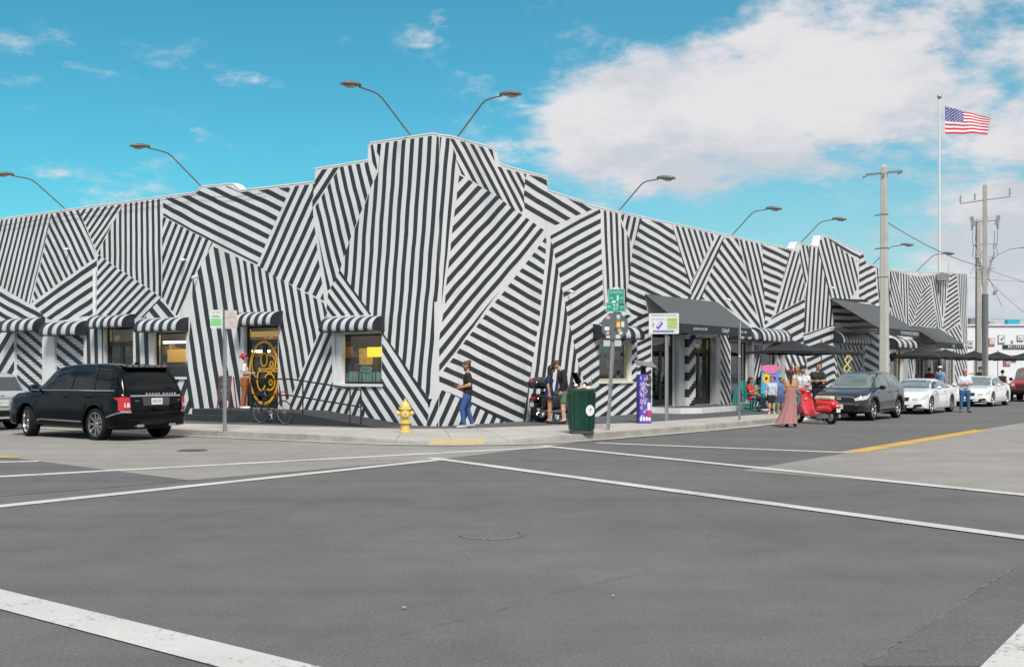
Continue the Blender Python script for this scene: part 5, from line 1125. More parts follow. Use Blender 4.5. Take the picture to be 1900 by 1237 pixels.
class Car:
    def __init__(s, name, label, loc, rotz, paint, group=None):
        s.root = thing(name, label, 'car', loc, rotz, group); s.paint = paint
    def body(s, keys, wheels, rocker, archR, name='body'):
        b = car_shell(keys, wheels, rocker, archR, 1); s.body_o = obj(name, b, s.paint, s.root, smooth=42)
        me = s.body_o.data; s.bvh = BVHTree.FromPolygons([v.co.copy() for v in me.vertices], [tuple(p.vertices) for p in me.polygons])
        s.keys = keys; s.x0, s.x1 = keys[0][0], keys[-1][0]
    def decal(s, name, poly, ax, m, off=.006, step=.07, parent=None, label=None, mb=None, mi=0):
        """poly in (x,z) for ax '+y'/'-y', in (y,z) for ax '+x'/'-x', in (x,y) for '+z'; laid on the shell"""
        sg = 1 if ax[0] == '+' else -1; a = 'xyz'.index(ax[1]); b = mb or MB(); cache = {}
        def proj(u, v_):
            k_ = (round(u, 4), round(v_, 4))
            if k_ not in cache:
                o = Vector((u, v_)) ; o3 = {0: Vector((sg * 6, u, v_)), 1: Vector((u, sg * 6, v_)), 2: Vector((u, v_, 6))}[a]; d = Vector((0, 0, 0)); d[a] = -sg if a != 2 else -1
                h_, n_, i_, t_ = s.bvh.ray_cast(o3, d)
                if h_ is not None:
                    if n_.dot(d) > 0: n_ = -n_
                    if n_.dot(d) > -.08: h_ = None
                cache[k_] = None if h_ is None else h_ + n_ * off
            return cache[k_]
        us = [p[0] for p in poly]; vs = [p[1] for p in poly]; nu = max(1, int((max(us) - min(us)) / step)); nv = max(1, int((max(vs) - min(vs)) / step))
        tris = triang(poly)
        for i in range(nu):
            for j in range(nv):
                u0, u1 = min(us) + (max(us) - min(us)) * i / nu, min(us) + (max(us) - min(us)) * (i + 1) / nu; v0, v1 = min(vs) + (max(vs) - min(vs)) * j / nv, min(vs) + (max(vs) - min(vs)) * (j + 1) / nv
                for t_ in tris:
                    q = clip(clip(clip(clip(t_, -1, 0, -u0), 1, 0, u1), 0, -1, -v0), 0, 1, v1)
                    if len(q) < 3 or area(q) < 1e-7: continue
                    P = [proj(*w_) for w_ in q]
                    if all(p is not None for p in P): b.poly(P, mi)
        if mb is not None: return None
        if not b.f: return None
        return obj(name, b, m, parent or s.root, smooth=60, label=label)
    def strip(s, name, pts, w_, ax, m, off=.008, parent=None, step=.06):
        """thin band along a polyline"""
        b = MB()
        for p, q in zip(pts, pts[1:]):
            d = Vector((q[0] - p[0], q[1] - p[1])); n_ = Vector((-d.y, d.x)).normalized() * w_ / 2
            s.decal(None, [(p[0] + n_.x, p[1] + n_.y), (q[0] + n_.x, q[1] + n_.y), (q[0] - n_.x, q[1] - n_.y), (p[0] - n_.x, p[1] - n_.y)], ax, None, off, step, mb=b)
        return obj(name, b, m, parent or s.root, smooth=60) if b.f else None
    def wheel(s, x, y, r, w_, spokes, rimm, side, rimr=.72, twin=False, steer=0.):
        tw = MB(); rot = Matrix.Rotation(R(90), 3, 'X'); sg = side
        if steer: rot = Matrix.Rotation(steer, 3, 'Z') @ rot
        o = (x, y, r); hw = w_ / 2
        tw.lathe([(r * rimr, -hw * .92), (r * .90, -hw), (r * .985, -hw * .78), (r, -hw * .5), (r, hw * .5), (r * .985, hw * .78), (r * .90, hw), (r * rimr, hw * .92), (r * rimr, -hw * .92)], 36, 0, o, rot, caps=False)
        t = obj('wheel', tw, mat('tyre_rubber', (.011, .011, .012), .9, spec=.2, bump=.2, bscale=90), s.root, smooth=50)
        rm = MB(); M_ = Matrix.Rotation(0, 3, 'Z')
        face = -sg * hw * .62       # lathe axis is -Y after the rotation
        q = lambda rr, zz: (rr, zz)
        rm.lathe([(r * rimr, -sg * hw * .9), (r * rimr * .95, -sg * hw * .93), (r * rimr * .92, -sg * hw * .6)], 36, 0, o, rot, caps=False)
        rm.lathe([(r * .16, face - sg * .0), (r * .14, face - sg * .018), (0, face - sg * .02)], 16, 0, o, rot, caps=False)
        for k in range(spokes):
            an = 2 * math.pi * k / spokes; prs = [(an - .10, an - .02), (an + .10, an + .02)] if twin else [(an, an)]
            for a0, a1 in prs:
                p0 = Vector((r * .12 * math.cos(a1), r * .12 * math.sin(a1), face)); p1 = Vector((r * rimr * .95 * math.cos(a0), r * rimr * .95 * math.sin(a0), face - sg * .012))
                d = (p1 - p0).normalized(); n_ = Vector((-d.y, d.x, 0)); w0, w1 = r * (.035 if twin else .06), r * (.03 if twin else .05); z_ = Vector((0, 0, sg * .03))
                P = [p0 + n_ * w0, p1 + n_ * w1, p1 - n_ * w1, p0 - n_ * w0]; P += [p + z_ for p in P]; P = [rot @ p + Vector(o) for p in P]
                rm.faces(P, [(0, 1, 2, 3), (4, 5, 6, 7), (0, 1, 5, 4), (2, 3, 7, 6), (0, 3, 7, 4), (1, 2, 6, 5)])
        obj('rim', rm, rimm, t, smooth=30)
        bk = MB(); bk.lathe([(0, 0), (r * rimr * .93, 0)], 24, 0, tuple(Vector(o) + rot @ Vector((0, 0, -sg * hw * .1))), rot, caps=False); bk.lathe([(r * .1, -sg * hw * .12), (r * .42, -sg * hw * .2), (r * .44, -sg * hw * .12)], 24, 1, o, rot, caps=False)
        obj('brake_disc', bk, [mat('wheel_dark', (.012, .012, .012), .8), mat('brake_steel', (.25, .25, .26), .4, .8)], t)
    def mirror(s, x, z, y, m, size=(.14, .22, .15)):
        for sg in (1, -1):
            b = MB(); b.ball((x, sg * (y + size[1] / 2 + .04), z), (size[0] / 2, size[1] / 2, size[2] / 2), 12); b.box((x + .01, sg * (y + .03), z - .03), (.05, .10, .035))
            t = obj('mirror', b, m, s.root, smooth=50); g = MB(); g.rbox((x - size[0] / 2 + .012, sg * (y + size[1] / 2 + .04), z), (.012, size[1] * .8, size[2] * .72), .03, axis=0); obj('mirror_glass', g, mat('mirror_glass', (.5, .55, .6), .05, 1), t)
    def handle(s, x, z, ax, m):
        sg = 1 if ax[0] == '+' else -1; h_, n_, i_, t_ = s.bvh.ray_cast(Vector((x, sg * 5, z)), Vector((0, -sg, 0)))
        if h_ is None: return
        b = MB(); b.rbox(h_ + Vector((0, sg * .022, 0)), (.19, .022, .026), .012, axis=1); b.box(h_ + Vector((-.08, sg * .01, 0)), (.02, .02, .02)); b.box(h_ + Vector((.08, sg * .01, 0)), (.02, .02, .02)); obj('door_handle', b, m, s.root)
    def plate(s, z, ax, txt, y=0., w_=.31, hh=.155, off=.02, col=(.6, .62, .58)):
        sg = 1 if ax[0] == '+' else -1; h_, n_, i_, t_ = s.bvh.ray_cast(Vector((sg * 5, y, z)), Vector((-sg, 0, 0)))
        if h_ is None: return
        b = MB(); b.rbox(h_ + Vector((sg * off, 0, 0)), (.012, w_, hh), .015, axis=0); M_ = basis((0, sg, 0), (0, 0, 1), h_ + Vector((sg * (off + .008), 0, 0)))
        text_mb(b, txt, M_, width=w_ * .8, height=hh * .42, mi=1, depth=.0); obj('licence_plate', b, [mat('plate_pale', col, .5), mat('plate_ink', (.03, .12, .07), .5)], s.root, smooth=20)
TINT = mat('car_glass_dark', (.003, .004, .005), .03, spec=.34)
TINT2 = mat('car_glass_green', (.030, .042, .042), .03, spec=.7, coat=1.)
CHR = mat('chrome', (.62, .63, .65), .18, 1.); BLKP = mat('black_plastic', (.008, .008, .009), .55, spec=.25); SEAM = mat('panel_gap', (.003, .003, .003), .8)
REDL = mat('tail_light_red', (.42, .008, .012), .12, coat=.8); CLRL = mat('lamp_clear', (.55, .56, .58), .08, coat=1., metal=.3); AMB = mat('lamp_amber', (.6, .2, .02), .15, coat=.6)
def seat_on(frame, t, d, z=0.): return frame(t, d, z)
aL = math.atan2(UL.y, UL.x); aR = math.atan2(-UR.y, -UR.x)
# ---- black luxury SUV, facing away to the left
blk = mat('car_paint_black', (.0015, .0017, .0024), .09, spec=.24)
c = Car('parked_suv', 'glossy black luxury SUV parked at the left kerb, seen from behind', L(5.72, 6.68, 0), aL, blk); W = .985
keys = [(-2.50, .98, .86, .90, .88, .80), (-2.47, 1.06, 1.0, .95, .92, .84), (-2.42, 1.13, 1.08, .965, .93, .84), (-2.36, 1.24, 1.12, .975, .94, .82), (-2.18, 1.62, 1.15, .985, .945, .76), (-2.08, 1.765, 1.155, .99, .95, .735), (-1.9, 1.805, 1.16, .99, .95, .73), (-1.2, 1.84, 1.165, .99, .955, .735), (-.2, 1.835, 1.17, .985, .955, .735), (.35, 1.79, 1.17, .985, .95, .72), (.62, 1.70, 1.165, .985, .95, .715), (1.22, 1.24, 1.14, .985, .94, .76), (1.45, 1.16, 1.11, .985, .935, .82), (2.05, 1.10, 1.04, .98, .92, .83), (2.35, 1.0, .93, .95, .90, .80), (2.46, .88, .82, .92, .88, .8), (2.50, .75, .72, .88, .86, .8)]
wz = .385; wh = [(-1.46, wz), (1.46, wz)]
c.body(keys, wh, .30, .445)
for ax in ('+y', '-y'):
    c.decal('side_window', [(1.02, 1.20), (.56, 1.62), (.30, 1.70), (-.42, 1.73), (-.42, 1.20)], ax, TINT); c.decal('side_window', [(-.48, 1.20), (-.48, 1.73), (-1.30, 1.725), (-1.36, 1.20)], ax, TINT); c.decal('side_window', [(-1.42, 1.20), (-1.36, 1.72), (-1.82, 1.68), (-2.12, 1.24), (-2.10, 1.20)], ax, TINT)
    c.strip('window_trim', [(1.05, 1.175), (-2.15, 1.185)], .022, ax, CHR); c.strip('lower_trim', [(.95, .42), (.85, .455), (-.95, .44)], .035, ax, CHR)
    c.strip('door_seam', [(.78, 1.16), (.92, .95), (.90, .45), (-.9, .40)], .012, ax, SEAM); c.strip('door_seam', [(-.45, 1.16), (-.45, .42)], .012, ax, SEAM); c.strip('door_seam', [(-1.40, 1.16), (-1.28, .90), (-1.0, .78)], .012, ax, SEAM); c.strip('crease', [(1.7, .98), (-2.2, 1.02)], .008, ax, SEAM)
    c.handle(-.28, 1.03, ax, blk); c.handle(-1.22, 1.03, ax, blk)
    c.strip('bumper_trim', [(-1.95, .56), (-2.3, .66), (-2.49, .70)], .035, ax, CHR)
    c.decal('tail_light', [(-2.18, 1.02), (-2.52, 1.04), (-2.52, .72), (-2.34, .72), (-2.32, .96)], ax, REDL, .012)
    c.decal('side_vent', [(1.02, .92), (1.08, .92), (1.02, .62), (.96, .62)], ax, BLKP)
c.decal('rear_window', [(-.74, 1.20), (.74, 1.20), (.66, 1.70), (-.66, 1.70)], '-x', TINT)
c.strip('tailgate_trim', [(-.70, 1.055), (.70, 1.055)], .032, '-x', CHR, .02)
c.decal('number_recess', [(-.36, .83), (.36, .83), (.38, 1.02), (-.38, 1.02)], '-x', mat('recess_grey', (.05, .055, .06), .3), .008); c.plate(.93, '-x', 'HFK 27W', off=.03)
for sg in (1, -1): c.decal('tail_light', [(sg * .72, .72), (sg * .90, .74), (sg * .90, 1.04), (sg * .72, 1.03)], '-x', REDL, .014); c.decal('reversing_lamp', [(sg * .74, .80), (sg * .84, .80), (sg * .84, .90), (sg * .74, .90)], '-x', CLRL, .022); c.strip('bumper_trim', [(sg * .70, .69), (sg * .9, .70)], .05, '-x', CHR, .02)
c.strip('tailgate_seam', [(-.78, .66), (.78, .66)], .014, '-x', SEAM); c.strip('bumper_line', [(-.8, .50), (.8, .50)], .012, '-x', SEAM)
c.decal('lower_bumper', [(-.80, .34), (.80, .34), (.84, .47), (-.84, .47)], '-x', BLKP, .01)
b = MB(); h_ = c.bvh.ray_cast(Vector((-5, 0, 1.11)), Vector((1, 0, 0)))[0]; tm = basis((0, -1, 0), (0, 0, 1), h_ + Vector((-.022, -.17, .0))); text_mb(b, 'RANGE ROVER', tm, width=.86, height=.042, sp=1.5); obj('tailgate_lettering', b, mat('badge_white', (.7, .7, .72), .4), c.root, smooth=0)
for yy, tx, ww in ((.55, 'HSE', .12), (-.62, 'V8', .08)):
    b = MB(); h_ = c.bvh.ray_cast(Vector((-5, yy, .95)), Vector((1, 0, 0)))[0]; text_mb(b, tx, basis((0, -1, 0), (0, 0, 1), h_ + Vector((-.02, 0, 0))), width=ww, height=.035); obj('badge', b, CHR, c.root, smooth=0)
c.decal('windscreen', [(-.70, 1.24), (.70, 1.24), (.62, 1.66), (-.62, 1.66)], '+x', TINT2)
b = MB(); b.prism([(-2.24, .60, 1.715), (-2.0, .66, 1.765), (-2.0, -.66, 1.765), (-2.24, -.60, 1.715)], (0, 0, .03)); obj('roof_spoiler', b, blk, c.root)
b = MB(); b.ball((-1.75, 0, 1.83), (.10, .03, .05), 10); obj('antenna', b, blk, c.root)
for sg in (1, -1):
    b = MB(); b.rbox((-2.47, sg * .45, .36), (.10, .20, .06), .02, axis=0); obj('exhaust_pipe', b, CHR, c.root)
c.mirror(.92, 1.22, .93, blk, (.16, .26, .20))
rimg = mat('rim_grey', (.42, .43, .45), .25, .9)
for x in (-1.46, 1.46):
    for sg in (1, -1): c.wheel(x, sg * .835, .385, .275, 9, rimg, sg, .74, True, steer=R(-16) if x > 0 else 0)
b = MB(); b.rbox((0, 0, .34), (4.3, 1.5, .16), .1, axis=2); obj('underbody', b, BLKP, c.root)
# ---- silver SUV ahead of it, cut by the left edge
sil = mat('car_paint_silver', (.42, .45, .49), .22, .35, coat=1.)
c = Car('parked_suv', 'silver SUV parked ahead of the black one, cut off by the left edge', L(12.45, 6.55, 0), aL, sil)
keys2 = [(-2.25, .86, .80, .84, .83, .78), (-2.22, .98, .93, .88, .86, .80), (-2.15, 1.08, 1.0, .90, .87, .80), (-2.05, 1.22, 1.04, .91, .875, .74), (-1.85, 1.52, 1.06, .915, .88, .68), (-1.65, 1.60, 1.07, .92, .885, .66), (-.6, 1.66, 1.07, .92, .885, .665), (.2, 1.63, 1.07, .915, .88, .66), (.55, 1.52, 1.06, .915, .88, .66), (1.12, 1.14, 1.03, .91, .875, .72), (1.4, 1.08, 1.0, .91, .87, .76), (1.95, 1.0, .92, .90, .85, .74), (2.2, .86, .80, .86, .82, .72), (2.27, .68, .64, .82, .8, .72)]
c.body(keys2, [(-1.32, .35), (1.35, .35)], .26, .41)
for ax in ('+y', '-y'):
    c.decal('side_window', [(.95, 1.10), (.50, 1.42), (.2, 1.52), (-.4, 1.54), (-.4, 1.10)], ax, TINT); c.decal('side_window', [(-.46, 1.10), (-.46, 1.54), (-1.2, 1.50), (-1.3, 1.10)], ax, TINT); c.decal('side_window', [(-1.36, 1.12), (-1.26, 1.48), (-1.6, 1.44), (-1.86, 1.14)], ax, TINT)
    c.strip('door_seam', [(-.43, 1.07), (-.43, .35)], .012, ax, SEAM); c.strip('cladding', [(2.0, .33), (-2.1, .33)], .12, ax, BLKP); c.handle(-.3, .95, ax, sil); c.handle(-1.15, .95, ax, sil)
    c.decal('tail_light', [(-1.9, 1.02), (-2.25, 1.0), (-2.25, .86), (-2.0, .9)], ax, REDL, .012)
c.decal('rear_window', [(-.66, 1.10), (.66, 1.10), (.58, 1.48), (-.58, 1.48)], '-x', TINT2)
for sg in (1, -1): c.decal('tail_light', [(sg * .58, .84), (sg * .84, .86), (sg * .82, 1.02), (sg * .60, 1.0)], '-x', REDL, .012)
c.plate(.76, '-x', 'JQT 91L'); c.strip('rear_trim', [(-.5, .90), (.5, .90)], .03, '-x', CHR, .014); c.decal('lower_bumper', [(-.76, .32), (.76, .32), (.78, .56), (-.78, .56)], '-x', BLKP, .01)
b = MB(); h_ = c.bvh.ray_cast(Vector((-5, 0, .96)), Vector((1, 0, 0)))[0]; b.ball(h_, (.015, .07, .028), 10); obj('badge', b, mat('badge_gold', (.6, .4, .1), .3, .8), c.root)
c.mirror(.85, 1.13, .87, sil, (.14, .22, .16))
for x in (-1.32, 1.35):
    for sg in (1, -1): c.wheel(x, sg * .77, .35, .22, 5, rimg, sg, .66, True)
b = MB(); b.rbox((0, 0, .30), (3.9, 1.4, .14), .1, axis=2); obj('underbody', b, BLKP, c.root)
# ---- grey crossover facing the camera
gry = mat('car_paint_graphite', (.020, .023, .027), .12, .25, coat=.7)
c = Car('parked_crossover', 'dark grey compact crossover at the right kerb facing the camera, nearest of the right row', Rw(15.2, 6.36, 0), aR, gry)
keysK = [(-2.22, .84, .78, .83, .81, .76), (-2.18, 1.0, .94, .88, .85, .78), (-2.08, 1.16, 1.04, .90, .86, .74), (-1.90, 1.42, 1.08, .91, .87, .67), (-1.72, 1.545, 1.08, .915, .875, .64), (-1.3, 1.60, 1.08, .92, .88, .63), (-.4, 1.645, 1.07, .92, .88, .64), (.15, 1.615, 1.06, .92, .88, .64), (.5, 1.52, 1.05, .92, .875, .645), (1.22, 1.10, 1.02, .915, .87, .74), (1.45, 1.04, .99, .915, .865, .77), (1.9, .96, .91, .90, .85, .74), (2.12, .86, .82, .87, .83, .70), (2.20, .74, .71, .84, .81, .70), (2.23, .62, .60, .81, .79, .7)]
c.body(keysK, [(-1.32, .36), (1.32, .36)], .26, .42)
c.decal('windscreen', [(-.72, 1.08), (.72, 1.08), (.60, 1.52), (.3, 1.56), (-.3, 1.56), (-.60, 1.52)], '+x', mat('windscreen_pale', (.10, .125, .12), .04, spec=.8, coat=1.))
for ax in ('+y', '-y'):
    c.decal('side_window', [(1.05, 1.09), (.48, 1.42), (.1, 1.51), (-.38, 1.53), (-.38, 1.10)], ax, TINT2); c.decal('side_window', [(-.45, 1.10), (-.45, 1.53), (-1.05, 1.50), (-1.32, 1.36), (-1.40, 1.13)], ax, TINT2)
    c.strip('door_seam', [(.95, 1.05), (1.02, .85), (.95, .38)], .012, ax, SEAM); c.strip('door_seam', [(-.41, 1.06), (-.41, .36)], .012, ax, SEAM); c.strip('door_seam', [(-1.28, 1.08), (-1.2, .85), (-.98, .7)], .012, ax, SEAM)
    c.strip('sill_trim', [(.85, .40), (-.85, .42)], .03, ax, CHR); c.handle(-.25, .93, ax, gry); c.handle(-1.1, .95, ax, gry)
    c.strip('cladding', [(.85, .31), (-.85, .31)], .10, ax, BLKP)
    c.decal('headlight', [(1.62, .93), (2.24, .76), (2.24, .66), (1.95, .74)], ax, CLRL, .01); c.decal('tail_light', [(-1.95, 1.02), (-2.2, .98), (-2.2, .84), (-2.0, .88)], ax, REDL, .01)
    for wx in (-1.32, 1.32):
        c.strip('arch_cladding', [(wx + .455 * math.sin(R(a_)), .36 + .455 * math.cos(R(a_))) for a_ in range(-84, 85, 14)], .06, ax, BLKP, .012)
    c.decal('indicator', [(1.76, .58), (1.84, .60), (1.84, .56), (1.76, .54)], ax, AMB, .012)
for sg in (1, -1): c.decal('headlight', [(sg * .50, .74), (sg * .84, .84), (sg * .86, .72), (sg * .56, .66)], '+x', CLRL, .012); c.decal('fog_recess', [(sg * .50, .40), (sg * .76, .44), (sg * .74, .52), (sg * .52, .48)], '+x', BLKP, .012)
c.decal('grille', [(-.46, .60), (.46, .60), (.48, .75), (.3, .78), (-.3, .78), (-.48, .75)], '+x', mat('grille_black', (.006, .006, .006), .4), .012); c.strip('grille_trim', [(-.50, .77), (-.3, .79), (.3, .79), (.50, .77)], .028, '+x', CHR, .02); c.strip('grille_trim', [(-.46, .60), (.46, .60)], .022, '+x', CHR, .02); c.plate(.47, '+x', 'GVT 58K', off=.03)
c.decal('lower_grille', [(-.5, .34), (.5, .34), (.62, .50), (-.62, .50)], '+x', MT['grille_black'], .012); c.strip('bumper_trim', [(-.66, .555), (.66, .555)], .03, '+x', CHR, .018)
b = MB(); h_ = c.bvh.ray_cast(Vector((5, 0, .72)), Vector((-1, 0, 0)))[0]; b.ball(h_ + Vector((.02, 0, 0)), (.012, .085, .036), 14); text_mb(b, 'KIA', basis((0, 1, 0), (0, 0, 1), h_ + Vector((.034, 0, 0))), width=.10, height=.03, mi=1); obj('badge', b, [mat('badge_pale', (.6, .6, .62), .3, .6), BLKP], c.root)
c.mirror(.92, 1.10, .88, BLKP, (.13, .22, .15))
rims = mat('rim_silver', (.55, .56, .58), .25, .9)
for x in (-1.32, 1.32):
    for sg in (1, -1): c.wheel(x, sg * .77, .36, .225, 5, rims, sg, .70, True)
b = MB(); b.rbox((0, 0, .31), (3.9, 1.4, .14), .1, axis=2); obj('underbody', b, BLKP, c.root)
for sg in (1, -1):
    b = MB(); b.tube([(.0, sg * .53, 1.60), (-.1, sg * .53, 1.645), (-1.1, sg * .52, 1.615), (-1.2, sg * .52, 1.56)], .014, 6); obj('roof_rail', b, CHR, c.root)
# ---- two white cars
wht = mat('car_paint_white', (.66, .67, .67), .2, coat=1.)
def white_car(label, loc, coupe):
    c = Car('parked_coupe' if coupe else 'parked_sedan', label, loc, aR, wht, None); h = 1.36 if coupe else 1.42
    k = [(-2.40, .80, .75, .82, .81, .74), (-2.36, .96, .90, .87, .85, .76), (-2.2, 1.05, .96, .90, .86, .74), (-1.85, 1.08, .98, .91, .865, .74), (-1.55, 1.14, .98, .915, .865, .66), (-.95, h - .06, .97, .915, .865, .60), (-.45, h, .965, .915, .865, .60), (.05, h - .005, .96, .915, .86, .605), (.45, h - .10, .955, .915, .86, .61), (1.10, 1.0, .94, .91, .86, .72), (1.3, .965, .92, .91, .855, .75), (1.95, .86, .82, .90, .84, .72), (2.25, .74, .70, .87, .82, .68), (2.36, .60, .58, .83, .80, .68), (2.40, .48, .46, .80, .78, .68)]
    c.body(k, [(-1.40, .34), (1.45, .34)], .19, .385)
    c.decal('windscreen', [(-.70, .99), (.70, .99), (.56, h - .10), (.28, h - .07), (-.28, h - .07), (-.56, h - .10)], '+x', MT['windscreen_pale'])
    for ax in ('+y', '-y'):
        if coupe: c.decal('side_window', [(1.0, .99), (.45, h - .16), (.1, h - .105), (-.45, h - .10), (-.42, .99)], ax, TINT2); c.decal('side_window', [(-.48, .99), (-.50, h - .10), (-.95, h - .15), (-1.38, 1.04), (-1.36, 1.0)], ax, TINT2); c.strip('door_seam', [(.95, .95), (1.0, .6), (.9, .26)], .012, ax, SEAM); c.strip('door_seam', [(-.52, .96), (-.55, .28)], .012, ax, SEAM); c.handle(-.35, .86, ax, wht)
        else:
            c.decal('side_window', [(1.0, .99), (.42, h - .17), (.1, h - .11), (-.25, h - .10), (-.25, .99)], ax, TINT2); c.decal('side_window', [(-.31, .99), (-.31, h - .10), (-.75, h - .12), (-1.15, h - .28), (-1.30, 1.02)], ax, TINT2)
            c.strip('door_seam', [(.95, .95), (1.0, .6), (.9, .26)], .012, ax, SEAM); c.strip('door_seam', [(-.28, .96), (-.28, .26)], .012, ax, SEAM); c.strip('door_seam', [(-1.25, .97), (-1.15, .7), (-1.0, .5)], .012, ax, SEAM); c.handle(-.15, .84, ax, wht); c.handle(-1.0, .86, ax, wht)
        c.strip('window_trim', [(1.02, .975), (-1.35, .985)], .014, ax, BLKP); c.strip('crease', [(1.3, .72), (-1.9, .78)], .008, ax, mat('crease_grey', (.35, .35, .36), .5)); c.strip('sill', [(.95, .24), (-.95, .24)], .04, ax, mat('sill_grey', (.3, .3, .31), .5))
        c.decal('headlight', [(1.72, .80), (2.34, .66), (2.36, .60), (1.95, .66)], ax, CLRL, .01); c.decal('tail_light', [(-1.95, .92), (-2.4, .90), (-2.4, .78), (-2.1, .80)], ax, REDL, .01)
    for sg in (1, -1): c.decal('headlight', [(sg * .42, .60), (sg * .84, .68), (sg * .86, .58), (sg * .46, .53)], '+x', CLRL, .012); c.decal('kidney_grille', [(sg * .03, .50), (sg * .30, .51), (sg * .32, .64), (sg * .05, .65)], '+x', MT['grille_black'] , .012); c.decal('air_intake', [(sg * .46, .26), (sg * .78, .30), (sg * .74, .40), (sg * .50, .37)], '+x', MT['grille_black'], .012)
    c.decal('lower_grille', [(-.36, .24), (.36, .24), (.40, .36), (-.40, .36)], '+x', MT['grille_black'], .012)
    b = MB(); h_ = c.bvh.ray_cast(Vector((5, 0, .70)), Vector((-1, 0, 0)))[0]; b.ball(h_ + Vector((.01, 0, 0)), (.012, .04, .04), 12); obj('badge', b, mat('badge_blue', (.05, .15, .45), .3), c.root)
    c.mirror(.85, 1.0, .86, wht, (.13, .2, .14)); 
    for x in (-1.40, 1.45):
        for sg in (1, -1): c.wheel(x, sg * .785, .34, .235, 10 if coupe else 5, rims, sg, .76, not coupe)
    b = MB(); b.rbox((0, 0, .25), (4.2, 1.4, .12), .1, axis=2); obj('underbody', b, BLKP, c.root); return c
white_car('white two door coupe parked behind the grey crossover', Rw(22.3, 6.28, 0), True)
white_car('white four door sedan parked second behind the grey crossover, behind the man with crossed arms', Rw(33.1, 6.05, 0), False)
# ---- red off road car
redp = mat('car_paint_red', (.26, .022, .020), .3, coat=.8)
c = Car('off_road_car', 'red boxy off road car with round headlights and slotted grille at the right edge', Rw(43.3, 6.25, 0), aR, redp)
kj = [(-2.0, 1.04, 1.0, .76, .76, .74), (-1.95, 1.80, 1.08, .78, .77, .66), (-1.85, 1.83, 1.08, .78, .77, .655), (0, 1.85, 1.08, .78, .77, .66), (.25, 1.82, 1.08, .78, .77, .66), (.62, 1.20, 1.08, .78, .77, .70), (.70, 1.16, 1.08, .78, .765, .72), (1.80, 1.06, 1.0, .72, .70, .62), (1.88, 1.0, .95, .70, .69, .6), (1.9, .90, .85, .70, .69, .6)]
c.body(kj, [(-1.25, .42), (1.35, .42)], .48, .52)
c.decal('windscreen', [(-.66, 1.24), (.66, 1.24), (.60, 1.72), (-.60, 1.72)], '+x', MT['windscreen_pale'])
for ax in ('+y', '-y'): c.decal('side_window', [(.40, 1.14), (.18, 1.66), (-.75, 1.68), (-.75, 1.14)], ax, TINT2); c.decal('side_window', [(-.85, 1.14), (-.85, 1.68), (-1.8, 1.66), (-1.8, 1.14)], ax, TINT2); c.strip('door_seam', [(.45, 1.1), (.45, .52)], .012, ax, SEAM); c.strip('door_seam', [(-.8, 1.1), (-.8, .52)], .012, ax, SEAM)
for sg in (1, -1):
    b = MB(); b.lathe([(0, .03), (.085, .02), (.095, 0)], 16, 0, (1.90, sg * .52, .90), Matrix.Rotation(R(90), 3, 'Y')); obj('headlight', b, CLRL, c.root)
    b = MB(); b.prism([(1.95, sg * .64, .82), (.82, sg * .70, .92), (.80, sg * .70, .98), (1.75, sg * .66, .98)], (0, sg * .26, 0)); obj('fender', b, redp, c.root)
    b = MB(); b.prism([(-1.8, sg * .76, .95), (-.7, sg * .76, .95), (-.65, sg * .76, .88), (-1.85, sg * .76, .88)], (0, sg * .16, 0)); obj('fender', b, BLKP, c.root)
for i in range(7): c.decal('grille_slot', [((i - 3) * .10 - .03, .70), ((i - 3) * .10 + .03, .70), ((i - 3) * .10 + .03, .96), ((i - 3) * .10 - .03, .96)], '+x', MT['grille_black'], .01)
b = MB(); b.rbox((2.02, 0, .56), (.2, 1.6, .2), .04, axis=1); b.box((1.85, 0, .5), (.3, .9, .12)); obj('bumper', b, BLKP, c.root)
c.mirror(.5, 1.2, .76, BLKP, (.1, .2, .2))
for x in (-1.25, 1.35):
    for sg in (1, -1): c.wheel(x, sg * .80, .42, .26, 5, rims, sg, .56)
b = MB(); b.rbox((0, 0, .45), (3.5, 1.2, .16), .1, axis=2); obj('underbody', b, BLKP, c.root)
# ================================================================ street furniture
STL = mat('galvanised', (.32, .34, .36), .45, .6, var=.15, scale=8); CPOLE = mat('pole_concrete', (.46, .45, .42), .85, var=.15, scale=1.2, bump=.2); LAMPM = mat('lamp_housing', (.16, .15, .13), .5, .3)
def GZ(px, d, z=0.): return Vector(((px - HX) / F * d, d, z))
